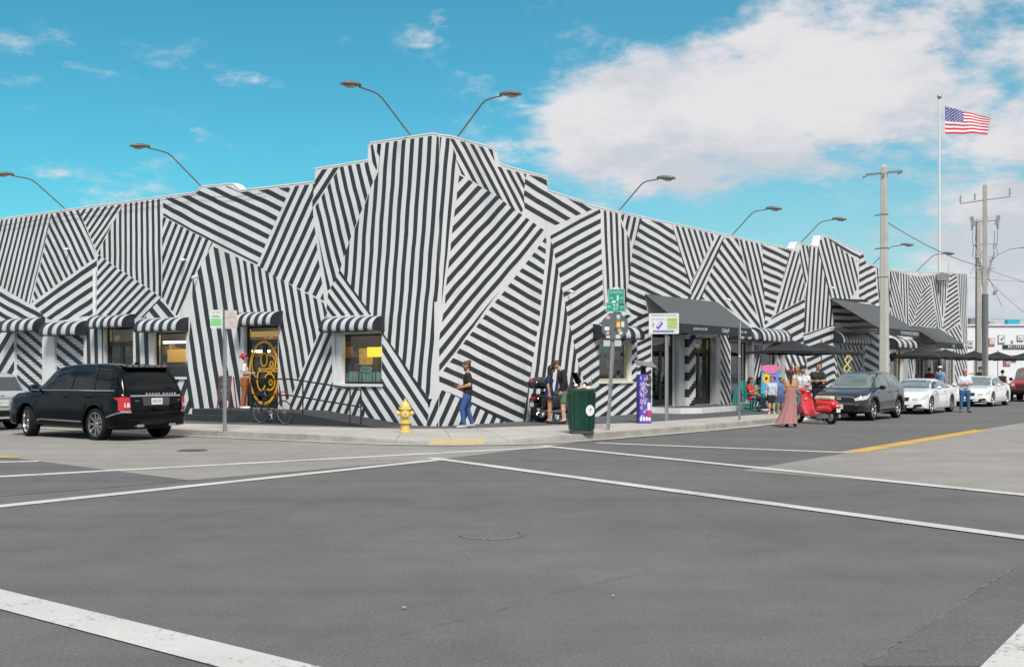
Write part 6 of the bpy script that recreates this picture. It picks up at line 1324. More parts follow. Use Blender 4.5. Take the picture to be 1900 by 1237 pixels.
# ---- flood lamps on long arms above the parapet
def wall_lamp(t, side, label, lift=0.):
    f = FR[side]; z0 = ztop(PROF_L if side == 'L' else PROF_R, t) - .35; base = f(t, -.16, z0); root = thing('facade_lamp', label, 'lamp', base, 0, 'flood lamps on arms along the roof edge'); n_ = NL if side == 'L' else NR
    b = MB(); q = lambda d, z: n_ * d + Vector((0, 0, z)); k_ = 1.33 if side == 'L' else 1.; b.tube([q(0, 0), q(.02, .36), q(.94 * k_, 1.22), q(1.06 * k_, 1.29), q(1.2 * k_, 1.32), q(1.6 * k_, 1.34)], .022, 8)
    b.box(q(0, .1), (.12, .12, .2)); obj('arm', b, LAMPM, root)
    rot = basis(n_, Vector((0, 0, 1)).cross(n_), (0, 0, 0)).to_3x3() @ Matrix.Rotation(R(7), 3, 'Y')
    h_ = MB(); c_ = q(1.6 * k_ + .26, 1.33)
    sec = [(-.30, .06, .05), (-.22, .10, .07), (-.08, .15, .09), (.14, .17, .085), (.30, .15, .06), (.33, .12, .03)]
    P = []
    for x_, wy, hz_ in sec:
        for k in range(10): an = 2 * math.pi * k / 10; P.append(c_ + rot @ Vector((x_, wy * math.cos(an), hz_ * math.sin(an) * (1 if math.sin(an) > 0 else .55) + .02)))
    m = len(sec); h_.faces(P, [(i * 10 + j, i * 10 + (j + 1) % 10, (i + 1) * 10 + (j + 1) % 10, (i + 1) * 10 + j) for i in range(m - 1) for j in range(10)] + [tuple(range(10)), tuple(range((m - 1) * 10, m * 10))])
    hd = obj('lamp_head', h_, LAMPM, root); g_ = MB(); g_.ball(c_ + rot @ Vector((.08, 0, -.03)), (.17, .12, .05), 10, rot=rot); obj('lens', g_, mat('lens_grey', (.35, .34, .31), .3), hd); return root
def tpx(px, side, y=400): return onwall(px, y, side)[0]
for px, side, lb in [(118, 'L', 'flood lamp on a bent arm at the far left, head cut by the photo edge'), (371, 'L', 'flood lamp on a bent arm over the low curved bump of the left parapet'), (759, 'L', 'flood lamp on a bent arm left of the tallest corner parapet, pointing left'),
                     (853, 'R', 'flood lamp on a bent arm right of the corner, highest one pointing right'), (1152, 'R', 'flood lamp on a bent arm before the big cloud, second right of corner'), (1361, 'R', 'flood lamp on a bent arm above the first black sloping awning'),
                     (1489, 'R', 'flood lamp on a bent arm just left of the raised far parapet'), (1622, 'R', 'flood lamp on a bent arm partly hidden by the concrete pole'), (1704, 'R', 'flood lamp on a bent arm above the far end of the right wing')]:
    wall_lamp(tpx(px, side), side, lb)
b = MB(); q = onwall(1493, 430, 'R'); b.tube([Rw(q[0] + .3, -.3, 7.2), Rw(q[0] + .3, .2, 8.0), Rw(q[0] + .35, .5, 8.4)], .025, 6)
# ---- concrete pole with a small cross arm
cpz = Rw(23.4, 4.55, .15); root = thing('power_pole', 'tall square tapered concrete pole standing among the parked cars behind the grey crossover', 'utility pole', cpz, aR)
def pole_prism(h, w0, w1, z0=0.):
    b = MB(); c_ = .18
    for z, w_ in ((z0, w0), (h, w1)):
        pass
    P = []
    for z, w_ in ((z0, w0), (h, w1), (h + .12, w1 * .3)):
        a_ = w_ / 2; e = a_ * .8; P += [(a_, -e, z), (a_, e, z), (e, a_, z), (-e, a_, z), (-a_, e, z), (-a_, -e, z), (-e, -a_, z), (e, -a_, z)]
    b.faces(P, [(i * 8 + j, i * 8 + (j + 1) % 8, (i + 1) * 8 + (j + 1) % 8, (i + 1) * 8 + j) for i in range(2) for j in range(8)] + [tuple(range(8)), tuple(range(16, 24))]); return b
obj('pole', pole_prism(9.95, .37, .22), CPOLE, root, smooth=20)
b = MB(); b.box((0, 0, 9.72), (.08, 1.5, .08)); obj('cross_arm', b, STL, root)
for y_, x_ in ((-.72, 0), (.72, 0), (.12, .2)):
    b = MB(); b.lathe([(.02, 0), (.045, .04), (.025, .08), (.045, .12), (.02, .2), (0, .22)], 8, 0, (x_, y_, 9.68), Matrix.Rotation(R(110), 3, 'X')); obj('insulator', b, mat('insulator_grey', (.22, .23, .25), .3), root)
for z in (8.0, 6.6, 5.4):
    b = MB(); b.tube([(-.0, -.17, z), (0, -.4, z - .02)], .03, 6); b.box((0, 0, z), (.36 - z * .01, .36 - z * .01, .05)); obj('bracket', b, STL, root)
# ---- utility pole with transformers' cut-outs
upz = Rw(40.2, 4.6, .15); root = thing('power_pole', 'tall utility pole with angled cross arm and hanging electrical switches near the right edge', 'utility pole', upz, aR + .25)
obj('pole', pole_prism(11.45, .29, .21), mat('pole_tan', (.37, .355, .32), .85, var=.2, scale=1), root, smooth=20)
b = MB(); b.lathe([(.175, .0), (.175, 5.6), (.16, 5.62)], 10, 0, (0, 0, 0)); obj('sleeve', b, mat('sleeve_grey', (.13, .14, .16), .5, var=.2), root)
b = MB(); b.tube([(0, -1.25, 10.55), (0, 1.25, 10.8)], .05, 6); obj('cross_arm', b, mat('arm_pale', (.4, .4, .39), .7), root)
for y_, z_ in ((-1.22, 10.6), (-.5, 10.65), (1.22, 10.85)): b = MB(); b.tube([(0, y_, z_), (0, y_, z_ + .38)], [.045, .035], 8); obj('insulator', b, MT['insulator_grey'], root)
b = MB(); b.tube([(0, -.6, 9.55), (0, .6, 9.55)], .04, 6); obj('cross_arm', b, STL, root)
for y_ in (-.62, 0, .62):
    b = MB(); b.box((0, y_, 9.55), (.16, .20, .5), rot=Matrix.Rotation(R(12 if y_ < 0 else -12), 3, 'X')); b.tube([(0, y_, 9.4), (.0, y_ * 1.03, 9.05)], .055, 8); obj('cut_out_switch', b, MT['insulator_grey'], root)
wireM = mat('wire_black', (.04, .04, .045), .6)
for y_ in (-.6, -.45, .45, .6):
    b = MB(); pts = [(0, y_, 9.0)] + [(0.05 * math.sin(k * 2), y_ * (1 + .08 * math.sin(k * 2.3)) * (1 - .13 * k if k > 3 else 1), 9.0 - k * .42) for k in range(1, 8)]; b.tube(pts, .014, 5); obj('jumper_cable', b, wireM, root)
for z in (8.3, 7.6, 7.0):
    b = MB(); b.tube([(.05, -.62 + (8.3 - z) * .1, z), (.05, .62 - (8.3 - z) * .1, z)], .03, 6); obj('bracket', b, STL, root)
for y_ in (-.5, .5): b = MB(); b.tube([(0, y_, 8.3), (0, y_ * .2, 5.9)], .02, 5); obj('brace', b, MT['pole_tan'], root)
# second pole behind
sp = Rw(62, 5.5, .15); sp = GZ(1815, 78, .15); root = thing('power_pole', 'thin tan pole standing behind the utility pole at the right', 'utility pole', sp); obj('pole', pole_prism(12.0, .34, .28), MT['pole_tan'], root, smooth=20)
# street light reaching in from the right
b = MB(); root = thing('street_light', 'slim street light arm curving right from the utility pole to the photo edge', 'street light', GZ(1835, 60.5, 7.6)); b.tube([(0, 0, 0), (.5, 0, .35), (1.1, 0, .62), (1.9, 0, .72)], .03, 6); obj('arm', b, STL, root); b = MB(); b.ball((2.1, 0, .70), (.32, .12, .06), 10); obj('lamp_head', b, LAMPM, root)
# ---- wires
def wire(name, label, p0, p1, sag, r=.012, cat='cable'):
    b = MB(); p0, p1 = Vector(p0), Vector(p1); n = 14; b.tube([p0.lerp(p1, i / n) - Vector((0, 0, sag * 4 * (i / n) * (1 - i / n))) for i in range(n + 1)], r * .7, 5)
    return tag(obj(name, b, wireM), label, cat)
U0 = Vector(upz)
wire('cable', 'black cable sloping from the concrete pole down to the utility pole', Rw(23.4, 4.55, 7.9), U0 + Vector((0, 0, 7.05)), .25, .022)
wire('cable', 'thin cable running from the utility pole down to the right edge, upper', U0 + Vector((0, 0, 7.0)), GZ(2060, 66, 6.0), .3, .016); wire('cable', 'thin drooping cable right of the utility pole with a grey splice case', U0 + Vector((0, 0, 6.6)), GZ(2040, 75, 3.9), 1.1, .016)
wire('cable', 'thin horizontal cable low across the pale sky at the right', GZ(1795, 74, 5.2), GZ(2080, 78, 5.1), .1, .014); wire('cable', 'thin horizontal cable midway up the pale sky at the right', GZ(1795, 74, 7.8), GZ(2080, 78, 7.6), .1, .014)
wire('cable', 'thin cable from the far flood lamp to the utility pole', Rw(55.0, .2, 8.1), U0 + Vector((0, 0, 8.2)), .1, .016)
wire('cable', 'thin dark cable draped along the top of the left wing', L(50, .08, 7.25), L(10.2, .10, 7.33), .12, .014); wire('cable', 'thin dark cable sagging below the curved bump of the left parapet', L(10.2, .08, 7.33), L(6.8, .06, 7.1), .10, .012)
b = MB(); b.ball(U0 + Vector((.55, 0, 5.75)), (.10, .10, .22), 10, rot=Matrix.Rotation(.5, 3, 'Y')); b.tube([U0 + Vector((.2, 0, 6.5)), U0 + Vector((.5, 0, 5.9))], .02, 5); b.tube([U0 + Vector((.6, 0, 5.6)), U0 + Vector((.95, 0, 4.9))], .015, 5); tag(obj('splice_case', b, MT['insulator_grey']), 'grey splice case hanging on the drooping cable right of the utility pole', 'cable splice')
# ---- flag pole and flag
fp = GZ(1743, 80, 0); root = thing('flag_pole', 'very tall thin white flagpole with a ball on top behind the building', 'flagpole', fp); b = MB(); b.tube([(0, 0, 0), (0, 0, 12), (0, 0, 21.1)], [.11, .09, .055], 10); obj('pole', b, mat('pole_white', (.6, .6, .58), .4), root); b = MB(); b.ball((0, 0, 21.2), .16, 12); obj('ball', b, mat('ball_grey', (.3, .3, .32), .3, .5), root)
FR_, FW_, FB_ = mat('flag_red', (.50, .03, .06), .8), mat('flag_white', (.70, .68, .70), .8), mat('flag_blue', (.05, .06, .25), .8)
root = thing('flag', 'American flag flying to the right of the tall flagpole', 'flag', fp + Vector((.42, 0, 18.55))); nx_, ny_ = 60, 39; b = MB(); P = []; Wf, Hf = 3.25, 2.0
def flagp(u, v_):
    x = u * Wf; sl = -.95 * u ** .9 * max(0, v_) ** 1.5; wv = .10 * math.sin(u * 9 + v_ * 1.5) * (.3 + u); return (x * (1 - .06 * (1 - v_)), wv + .05 * math.sin(u * 19), v_ * Hf * 1.0 + sl * .9 + .05 * math.sin(u * 10 + 1) * u)
for i in range(nx_ + 1):
    for j in range(ny_ + 1): P.append(flagp(i / nx_, j / ny_))
for i in range(nx_):
    for j in range(ny_):
        st = j // 3; mi = 0 if st % 2 == 0 else 1
        if j >= 18 and i < 24: mi = 2
        b.faces([P[i * (ny_ + 1) + j], P[(i + 1) * (ny_ + 1) + j], P[(i + 1) * (ny_ + 1) + j + 1], P[i * (ny_ + 1) + j + 1]], [(0, 1, 2, 3)], mi)
obj('cloth', b, [FR_, FW_, FB_], root, smooth=80)
b = MB()
for r_i in range(9):
    for c_i in range(6 if r_i % 2 == 0 else 5):
        u = (c_i + .5 + (.5 if r_i % 2 else 0)) / 6 * .4; v_ = 18 / 39 + (r_i + .6) / 9.2 * (21 / 39)
        for sgn in (-.02, .02):
            p = Vector(flagp(u, v_)) + Vector((0, sgn, 0)); pts = [p + Vector((math.sin(k * math.pi / 5) * (.058 if k % 2 == 0 else .026), 0, math.cos(k * math.pi / 5) * (.058 if k % 2 == 0 else .026))) for k in range(10)]; b.poly(pts)
o = obj('star', b, FW_, root, smooth=0); o['kind'] = 'stuff'
# ---- sign posts
def u_post(h, w_=.07, m=STL, lean=0.):
    b = MB(); t_ = Vector((lean * h, 0, h)); b.prism([(-w_ / 2, -.02, 0), (-w_ / 2 + .012, -.02, 0), (-w_ / 2 + .012, .02, 0), (w_ / 2 - .012, .02, 0), (w_ / 2 - .012, -.02, 0), (w_ / 2, -.02, 0), (w_ / 2, .032, 0), (-w_ / 2, .032, 0)], t_); return b
sgW = mat('sign_white', (.62, .64, .63), .45, var=.08, scale=6); sgG = mat('sign_green_bright', (.12, .50, .12), .5); sgR = mat('sign_faded_red', (.50, .33, .32), .5); INK = mat('sign_ink', (.05, .07, .06), .6)
# left post with two parking plates
root = thing('sign_post', 'grey metal post with a green and white plate and a faded red plate', 'sign post', G(417, 799.5, .15)); obj('post', u_post(3.02, .085), STL, root, smooth=0)
def plate_sign(parent, c, w_, h, bg, items, name='sign_plate', rz=0.):
    Mx = basis((math.cos(rz), math.sin(rz), 0), (0, 0, 1), c); b = MB(); b.M = Mx; b.rbox((0, 0, 0), (w_, h, .006), .03, 0); o_ = obj(name, b, bg, parent, smooth=20)
    for it in items:
        q = MB(); q.M = Mx
        if it[0] == 'r': _, x_, y_, ww, hh2, m_ = it; q.box((x_, y_, .0055), (ww, hh2, .005)); obj('sign_field', q, m_, o_, smooth=0)
        else: _, tx, x_, y_, ww, hh2, m_ = it; q.M = Matrix.Identity(4); text_mb(q, tx, Mx @ Matrix.Translation((x_, y_, .0095)), width=ww, height=hh2, depth=0); obj('sign_lettering', q, m_, o_, smooth=0)
    return o_
plate_sign(root, (-.20, -.05, 2.79), .29, .46, sgW, [('r', 0, -.07, .25, .17, sgG), ('t', 'PAY HERE', 0, .17, .2, .035, mat('sign_green_ink', (.05, .3, .1), .5)), ('t', 'PARK', 0, .07, .2, .05, INK), ('t', '8AM-12AM', 0, -.03, .2, .035, sgW), ('t', 'MON-SUN', 0, -.10, .2, .035, sgW), ('t', '61041', .06, -.20, .1, .025, INK)])
plate_sign(root, (.17, -.05, 2.78), .30, .46, mat('sign_faded', (.50, .46, .44), .6, var=.1, scale=8), [('t', 'NO', 0, .14, .12, .07, sgR), ('t', 'PARKING', 0, .06, .24, .05, sgR), ('r', 0, -.07, .10, .09, sgR), ('t', 'TOW AWAY', 0, -.18, .22, .035, sgR)])
# leaning street name post
sb = G(1128, 798, .15); root = thing('street_sign', 'leaning post with green street name plates 1 and 27 above a stickered grey sign back', 'street sign', sb); ln_ = .058
obj('post', u_post(3.15, .09, lean=ln_), STL, root, smooth=0)
grn = mat('street_green', (.01, .27, .19), .4)
oct_ = MB(); cx_, cz_ = ln_ * 2.6 + .02, 2.63; oct_.prism([(cx_ + .36 * math.cos(R(22.5 + 45 * k)), -.035, cz_ + .36 * math.sin(R(22.5 + 45 * k))) for k in range(8)], (0, .004, 0)); bo = obj('sign_back', oct_, mat('sign_back_grey', (.13, .14, .145), .4, .3, var=.15, scale=5), root, smooth=0)
for (x_, z_, w2, h2, cc) in [(-.15, .22, .10, .08, (.5, .3, .28)), (.11, .24, .09, .10, (.35, .5, .62)), (.11, .14, .09, .06, (.5, .1, .07)), (.11, .04, .09, .13, (.6, .5, .08)), (.22, .05, .08, .14, (.55, .56, .55)), (-.18, -.06, .12, .09, (.62, .62, .62)), (-.16, -.17, .07, .07, (.45, .36, .32)), (.14, -.10, .09, .08, (.5, .28, .2)), (.17, -.17, .09, .07, (.55, .52, .5)), (.10, -.26, .12, .09, (.5, .52, .52)), (-.15, -.27, .10, .07, (.42, .45, .44)), (.04, -.08, .05, .06, (.03, .03, .03))]:
    b = MB(); b.rbox((cx_ + x_ - .02, -.038, cz_ + z_), (w2, .002, h2), .012, axis=1); obj('sticker', b, mat('sticker_%d' % int(cc[0] * 999 + z_ * 99), cc, .5), bo, smooth=0)
for (z_, w2, h2, top, lines, rz_) in [(3.12, .50, .25, .03, [('NW', -.17, 0, .09, .06), ('27', 0, 0, .14, .15), ('ST', .17, 0, .08, .06)], .10), (3.40, .42, .37, .03, [('S.A. BUSTILLO', 0, .09, .32, .06), ('NW', -.12, -.06, .09, .06), ('1', .04, -.06, .05, .14), ('AV', .14, -.06, .07, .06)], -.25)]:
    M_ = basis((math.cos(rz_), math.sin(rz_), 0), (0, 0, 1), (ln_ * z_ + .01, -.03, z_)); q = MB(); q.M = M_
    q.prism([(-w2 / 2, -h2 / 2, 0), (w2 / 2, -h2 / 2, 0), (w2 / 2, h2 / 2 - .02, 0), (w2 * .22, h2 / 2 - .015, 0), (w2 * .15, h2 / 2 + top, 0), (-w2 * .15, h2 / 2 + top, 0), (-w2 * .22, h2 / 2 - .015, 0), (-w2 / 2, h2 / 2 - .02, 0)], (0, 0, .008)); so_ = obj('name_plate', q, mat('plate_white_edge', (.6, .62, .62), .5), root, smooth=0)
    q = MB(); q.M = M_; q.box((0, -.005, .010), (w2 - .025, h2 - .035, .005)); obj('name_field', q, grn, so_, smooth=0)
    for tx, x_, y_, ww, hh2 in lines: q = MB(); text_mb(q, tx, M_ @ Matrix.Translation((x_, y_, .0135)), width=ww, height=hh2, depth=0); obj('lettering', q, MT['plate_white_edge'], so_, smooth=0)
for x_ in (-.15, .13): b = MB(); b.box((cx_ + x_ - .05, -.03, 2.20), (.17, .006, .15)); obj('small_plate', b, mat('small_plate_grey', (.42, .43, .42), .5), root, smooth=0)
# customer sign on post
root = thing('sign_post', 'metal post with a wide white parking sign showing a purple phone and green panel', 'sign post', G(1237, 780, .15)); obj('post', u_post(2.6, .10), STL, root, smooth=0)
PUR = mat('sign_purple', (.13, .07, .42), .5); PG = mat('sign_pale_panel', (.38, .52, .20), .5)
s_ = plate_sign(root, (-.09, -.045, 2.93), .90, .62, sgW, [('t', 'PAYBYPHONE LOCATION', 0, .25, .74, .04, PUR), ('t', 'PAY IT WITH', -.18, .13, .38, .035, PUR), ('r', .25, .01, .31, .34, PG), ('t', 'PARKING', .25, .11, .27, .05, INK), ('t', '3 HRS MAX', .25, .02, .24, .03, INK), ('t', '8AM-12AM', .25, -.05, .24, .03, INK), ('t', 'MON-SUN', .25, -.11, .22, .03, INK), ('r', -.02, -.23, .62, .055, PUR), ('t', 'DOWNLOAD THE APP TODAY', -.02, -.23, .56, .022, sgW), ('t', 'APP', -.32, -.04, .05, .15, PUR)], rz=-.12)
q = MB(); q.M = basis((math.cos(-.12), math.sin(-.12), 0), (0, 0, 1), (-.09, -.045, 2.93)); q.rbox((-.13, -.05, .006), (.11, .24, .006), .03, 0, rot=Matrix.Rotation(R(-38), 3, 'Z')); q.rbox((-.15, -.02, .0095), (.07, .17, .003), .02, 1, rot=Matrix.Rotation(R(-38), 3, 'Z')); obj('phone_symbol', q, [PUR, mat('symbol_lilac', (.45, .42, .65), .5)], s_, smooth=0)
root = thing('sign_post', 'thin plain grey post in front of the first black awning, no plate facing the camera', 'sign post', G(1372, 779, .15)); obj('post', u_post(3.0, .06), STL, root, smooth=0); b = MB(); b.box((0, .0, 2.75), (.012, .30, .45)); obj('sign_plate', b, sgW, root)
b = MB(); b.box((0, -.03, 1.95), (.05, .01, .06)); obj('sticker', b, sgW, root)
# ---- bin
tcan = G(1079, 803.5, .15); root = thing('litter_bin', 'dented dark green metal litter bin with a white round city seal, filled with rubbish', 'bin', tcan)
gm = mat('bin_green', (.006, .075, .045), .3, .3, var=.3, scale=3, coat=.4); b = MB(); b.lathe([(.29, .06), (.30, .10), (.318, .5), (.335, .98), (.345, 1.0), (.345, 1.04), (.32, 1.04), (.31, .9), (.30, .5)], 28, 0, caps=False); obj('drum', b, gm, root, smooth=40)
b = MB(); b.lathe([(.0, .0), (.285, .0), (.305, .02), (.305, .06), (.29, .065)], 28, 0); obj('base', b, mat('bin_base', (.06, .065, .065), .6), root)
b = MB(); b.lathe([(.30, 1.02), (.352, 1.03), (.356, 1.075), (.30, 1.08)], 28, 0, caps=False); obj('rim', b, mat('bin_rim', (.08, .09, .09), .4, .4), root)
for k in range(14): b = MB(); a_ = 2 * math.pi * k / 14; b.box((.325 * math.cos(a_), .325 * math.sin(a_), .53), (.012, .03, .86), rot=Matrix.Rotation(a_, 3, 'Z') @ Matrix.Rotation(R(2.3), 3, 'Y')); obj('rib', b, gm, root, smooth=0)
b = MB(); an = R(-58); cM = basis((-math.sin(an), math.cos(an), 0), (0, 0, 1), (.345 * math.cos(an), .345 * math.sin(an), .56))
def disc(b, M_, r, n, z, mi=0, sy=1.): b.poly([M_ @ Vector((r * math.cos(2 * math.pi * k / n), r * sy * math.sin(2 * math.pi * k / n), z)) for k in range(n)], mi)
disc(b, cM, .125, 24, .004, 0, 1.05); b.poly([cM @ Vector(p) for p in [(-.05, .0, .006), (-.02, .03, .006), (.03, .055, .006), (.055, .0, .006), (.01, .012, .006)]], 1); b.poly([cM @ Vector(p) for p in [(-.006, -.06, .006), (.008, -.06, .006), (.01, .02, .006), (-.0, .02, .006)]], 1); obj('round_seal', b, [mat('seal_white', (.66, .67, .68), .5), mat('seal_blue', (.12, .25, .45), .5)], root, smooth=0)
rs = random.Random(3)
for k in range(16):
    b = MB(); a_, r_ = rs.uniform(0, 6.28), rs.uniform(0, .25); p = Vector((r_ * math.cos(a_), r_ * math.sin(a_), 1.04 + rs.uniform(0, .06))); 
    if k < 5: b.lathe([(.03, 0), (.042, .11), (.045, .115)], 10, 0, p, Matrix.Rotation(rs.uniform(-1.2, 1.2), 3, 'X'))
    elif k < 8: b.tube([p, p + Vector((rs.uniform(-.08, .08), 0, rs.uniform(.15, .3)))], .008, 5)
    else: b.ball(p, (rs.uniform(.04, .09), rs.uniform(.04, .08), rs.uniform(.02, .05)), 7, rot=Matrix.Rotation(rs.random(), 3, 'X'))
    o_ = obj('rubbish', b, mat('trash%d' % (k % 4), [(.6, .6, .6), (.45, .35, .25), (.3, .32, .34), (.55, .5, .42)][k % 4], .6), root)
# ---- hydrant
hy = G(752, 802, .15); root = thing('fire_hydrant', 'yellow fire hydrant with worn white patches on the sidewalk left of the corner', 'fire hydrant', hy, .1)
ym = mat('hydrant_yellow', (.62, .47, .13), .5, var=.16, scale=9, bump=.3, bscale=40, col2=(1, .98, 1.15)); b = MB(); b.lathe([(.17, 0), (.17, .035), (.115, .04), (.11, .22), (.16, .225), (.16, .265), (.115, .27), (.115, .36), (.125, .42), (.125, .56), (.155, .565), (.155, .60), (.125, .61), (.12, .65), (.095, .71), (.05, .755), (.05, .78), (.025, .785), (.025, .83), (0, .835)], 24, 0); obj('barrel', b, ym, root, smooth=30)
for d_, r_, l_ in (((1, 0, 0), .058, .19), ((-1, 0, 0), .058, .19), ((0, -1, 0), .078, .18)):
    b = MB(); d_ = Vector(d_); b.tube([d_ * .08 + Vector((0, 0, .47)), d_ * (l_ - .04) + Vector((0, 0, .47))], r_ * .8, 12); b.tube([d_ * (l_ - .04) + Vector((0, 0, .47)), d_ * l_ + Vector((0, 0, .47))], r_ * 1.12, 12); b.tube([d_ * l_ + Vector((0, 0, .47)), d_ * (l_ + .035) + Vector((0, 0, .47))], .018, 5); obj('outlet_cap', b, ym, root)
for k in range(8):
    b = MB(); a_ = k * math.pi / 4; b.tube([(.145 * math.cos(a_), .145 * math.sin(a_), .60), (.145 * math.cos(a_), .145 * math.sin(a_), .618)], .014, 6); obj('bolt', b, ym, root)
# ---- parking pay station with graffiti
pk = G(1193.5, 785, .15); root = thing('pay_station', 'purple and white scribbled parking pay station with a tilted solar panel', 'pay station', pk, .25)
pv = mat('graffiti_purple', (.085, .045, .32), .5); pw = mat('graffiti_lilac', (.50, .48, .66), .5); b = MB(); b.rbox((-.05, 0, .70), (.24, .30, 1.40), .05); obj('cabinet', b, pv, root)
b = MB(); b.rbox((.12, .0, .36), (.16, .28, .72), .04); obj('side_cabinet', b, pv, root); b = MB(); b.rbox((.11, -.02, 1.05), (.15, .26, .66), .03); obj('panel_box', b, mat('panel_dark', (.05, .055, .05), .5, var=.5, scale=20), root)
rs = random.Random(11)
for k in range(46):
    b = MB(); x_ = rs.uniform(-.145, .045); z_ = rs.uniform(.16, 1.33); r_ = rs.uniform(.018, .042); y_ = -.153; a0 = rs.uniform(0, 6); b.tube([(x_ + r_ * math.cos(a0 + t * .55) * (1 - t * .05), y_, z_ + r_ * 1.3 * math.sin(a0 + t * .55)) for t in range(9)], .0095, 4); obj('painted_scribble', b, pw, root)
for k in range(4):
    b = MB(); b.ball((-.12 + k * .085, -.145, .13), (.045, .012, .075), 10); obj('painted_drop', b, mat('graffiti_white', (.60, .60, .68), .5), root)
b = MB(); b.rbox((.12, -.142, .38), (.10, .01, .44), .03, axis=1); obj('bottle_shape', b, MT['graffiti_white'], root); b = MB(); b.box((.12, -.149, .27), (.10, .008, .22)); obj('bottle_label', b, mat('label_crimson', (.50, .02, .12), .5), root)
b = MB(); b.box((.10, -.155, 1.26), (.10, .008, .07)); obj('label', b, mat('label_red', (.2, .03, .02), .5), root); b = MB(); b.box((.10, -.155, 1.10), (.08, .008, .06)); obj('screen', b, mat('label_grey', (.3, .32, .33), .4), root)
b = MB(); b.box((.06, -.02, 1.70), (.58, .44, .03), rot=Matrix.Rotation(R(8), 3, 'Y') @ Matrix.Rotation(R(18), 3, 'X')); obj('solar_panel', b, mat('panel_grey', (.14, .145, .14), .35), root); b = MB(); b.box((.0, 0, 1.53), (.12, .12, .28)); obj('panel_mount', b, BLKP, root)
# ---- sandwich board on the landing
sb_ = L(7.85, .72, .502); root = thing('sandwich_board', 'red framed chalkboard easel with coloured lettering left of the gold emblem door', 'sandwich board', sb_, aL + math.pi)
ck = mat('chalkboard', (.06, .085, .10), .7, var=.3, scale=5); rd = mat('frame_red', (.22, .04, .04), .5)
b = MB(); b.box((0, -.06, .62), (.50, .02, .70), rot=Matrix.Rotation(R(-6), 3, 'X')); bo = obj('board', b, ck, root)
for x_ in (-.26, .26):
    b = MB(); b.box((x_, -.08, .50), (.035, .03, 1.0), rot=Matrix.Rotation(R(-6), 3, 'X')); obj('leg', b, rd, root); b = MB(); b.box((x_, .12, .48), (.03, .025, .98), rot=Matrix.Rotation(R(8), 3, 'X')); obj('leg', b, rd, root)
for z_ in (.98, .26): b = MB(); b.box((0, -.06 + (z_ - .62) * .10, z_), (.50, .032, .03)); obj('rail', b, rd, root)
for tx, z_, ww, hh2, cc in (('ICED', .88, .22, .06, (.2, .55, .65)), ('lemons', .76, .36, .08, (.65, .10, .20)), ('&', .66, .07, .06, (.65, .12, .3)), ('VIBRANT', .55, .36, .08, (.35, .6, .12)), ('tea and mint', .46, .24, .04, (.5, .5, .5)), ('2 for 1', .38, .3, .05, (.25, .5, .55))):
    b = MB(); text_mb(b, tx, basis((1, 0, 0), (0, -.1045, .9945), (0, -.074 + (z_ - .62) * .105, z_)), width=ww, height=hh2); obj('chalk_lettering', b, mat('chalk_%d' % int(cc[0] * 99 + z_ * 100), cc, .8), bo, smooth=0)
# ---- bicycle leaning on the rail
def bicycle(loc, rz, lean):
    root = thing('bicycle', 'black racing bicycle with red grip tape leaning against the ramp handrail', 'bicycle', loc, rz); root.rotation_euler = (lean, 0, rz); bk = mat('bike_black', (.02, .02, .022), .3); ty = MT['tyre_rubber']; al = mat('bike_grey', (.4, .4, .41), .3, .8)
    for x in (-.50, .50):
        b = MB(); b.tube([(x + .33 * math.cos(R(a)), 0, .34 + .33 * math.sin(R(a))) for a in range(0, 360, 10)], .013, 6, closed=True); w_ = obj('wheel', b, ty, root); b = MB(); b.tube([(x + .312 * math.cos(R(a)), 0, .34 + .312 * math.sin(R(a))) for a in range(0, 360, 10)], .008, 5, closed=True); obj('rim', b, al, w_)
        b = MB()
        for k in range(14): a = 2 * math.pi * k / 14; b.tube([(x, .02 * (-1) ** k, .34), (x + .31 * math.cos(a), 0, .34 + .31 * math.sin(a))], .0022, 3)
        b.tube([(x, -.05, .34), (x, .05, .34)], .02, 8); o_ = obj('spokes', b, al, w_); o_['kind'] = 'stuff'
    bb, st, hd_, hb = (-.08, 0, .30), (-.22, 0, .80), (.33, 0, .82), (.37, 0, .66); b = MB()
    for p, q in ((bb, st), (bb, hb), (st, hd_), (bb, (-.5, .03, .34)), (bb, (-.5, -.03, .34)), (st, (-.5, .03, .34)), (st, (-.5, -.03, .34)), (hd_, hb)): b.tube([p, q], .014, 6)
    obj('frame', b, bk, root); b = MB(); b.tube([hb, (.43, 0, .5), (.5, 0, .34)], .012, 6); obj('fork', b, bk, root)
    b = MB(); b.tube([hd_, (.31, 0, .88), (.37, 0, .90)], .014, 6); b.tube([(.37, -.2, .90), (.37, .2, .90)], .013, 6); 
    for sg in (1, -1): b.tube([(.37, sg * .2, .90), (.46, sg * .2, .89), (.48, sg * .2, .82), (.42, sg * .2, .76)], .014, 6)
    obj('handlebar', b, mat('grip_red', (.18, .01, .015), .6), root); b = MB(); b.tube([st, (-.25, 0, .93)], .013, 6); obj('seat_post', b, al, root); b = MB(); b.ball((-.26, 0, .95), (.13, .065, .025), 10); obj('saddle', b, bk, root)
    b = MB(); b.lathe([(.085, -.006), (.09, 0), (.085, .006)], 20, 0, bb, Matrix.Rotation(R(90), 3, 'X')); b.tube([bb, (.02, -.05, .17)], .01, 5); b.box((.02, -.09, .16), (.09, .08, .02)); b.tube([bb, (-.18, .05, .43)], .01, 5); b.box((-.18, .09, .43), (.09, .08, .02)); obj('crank', b, al, root)
bicycle(L(4.7, 1.66, .154), aL + math.pi, R(7))
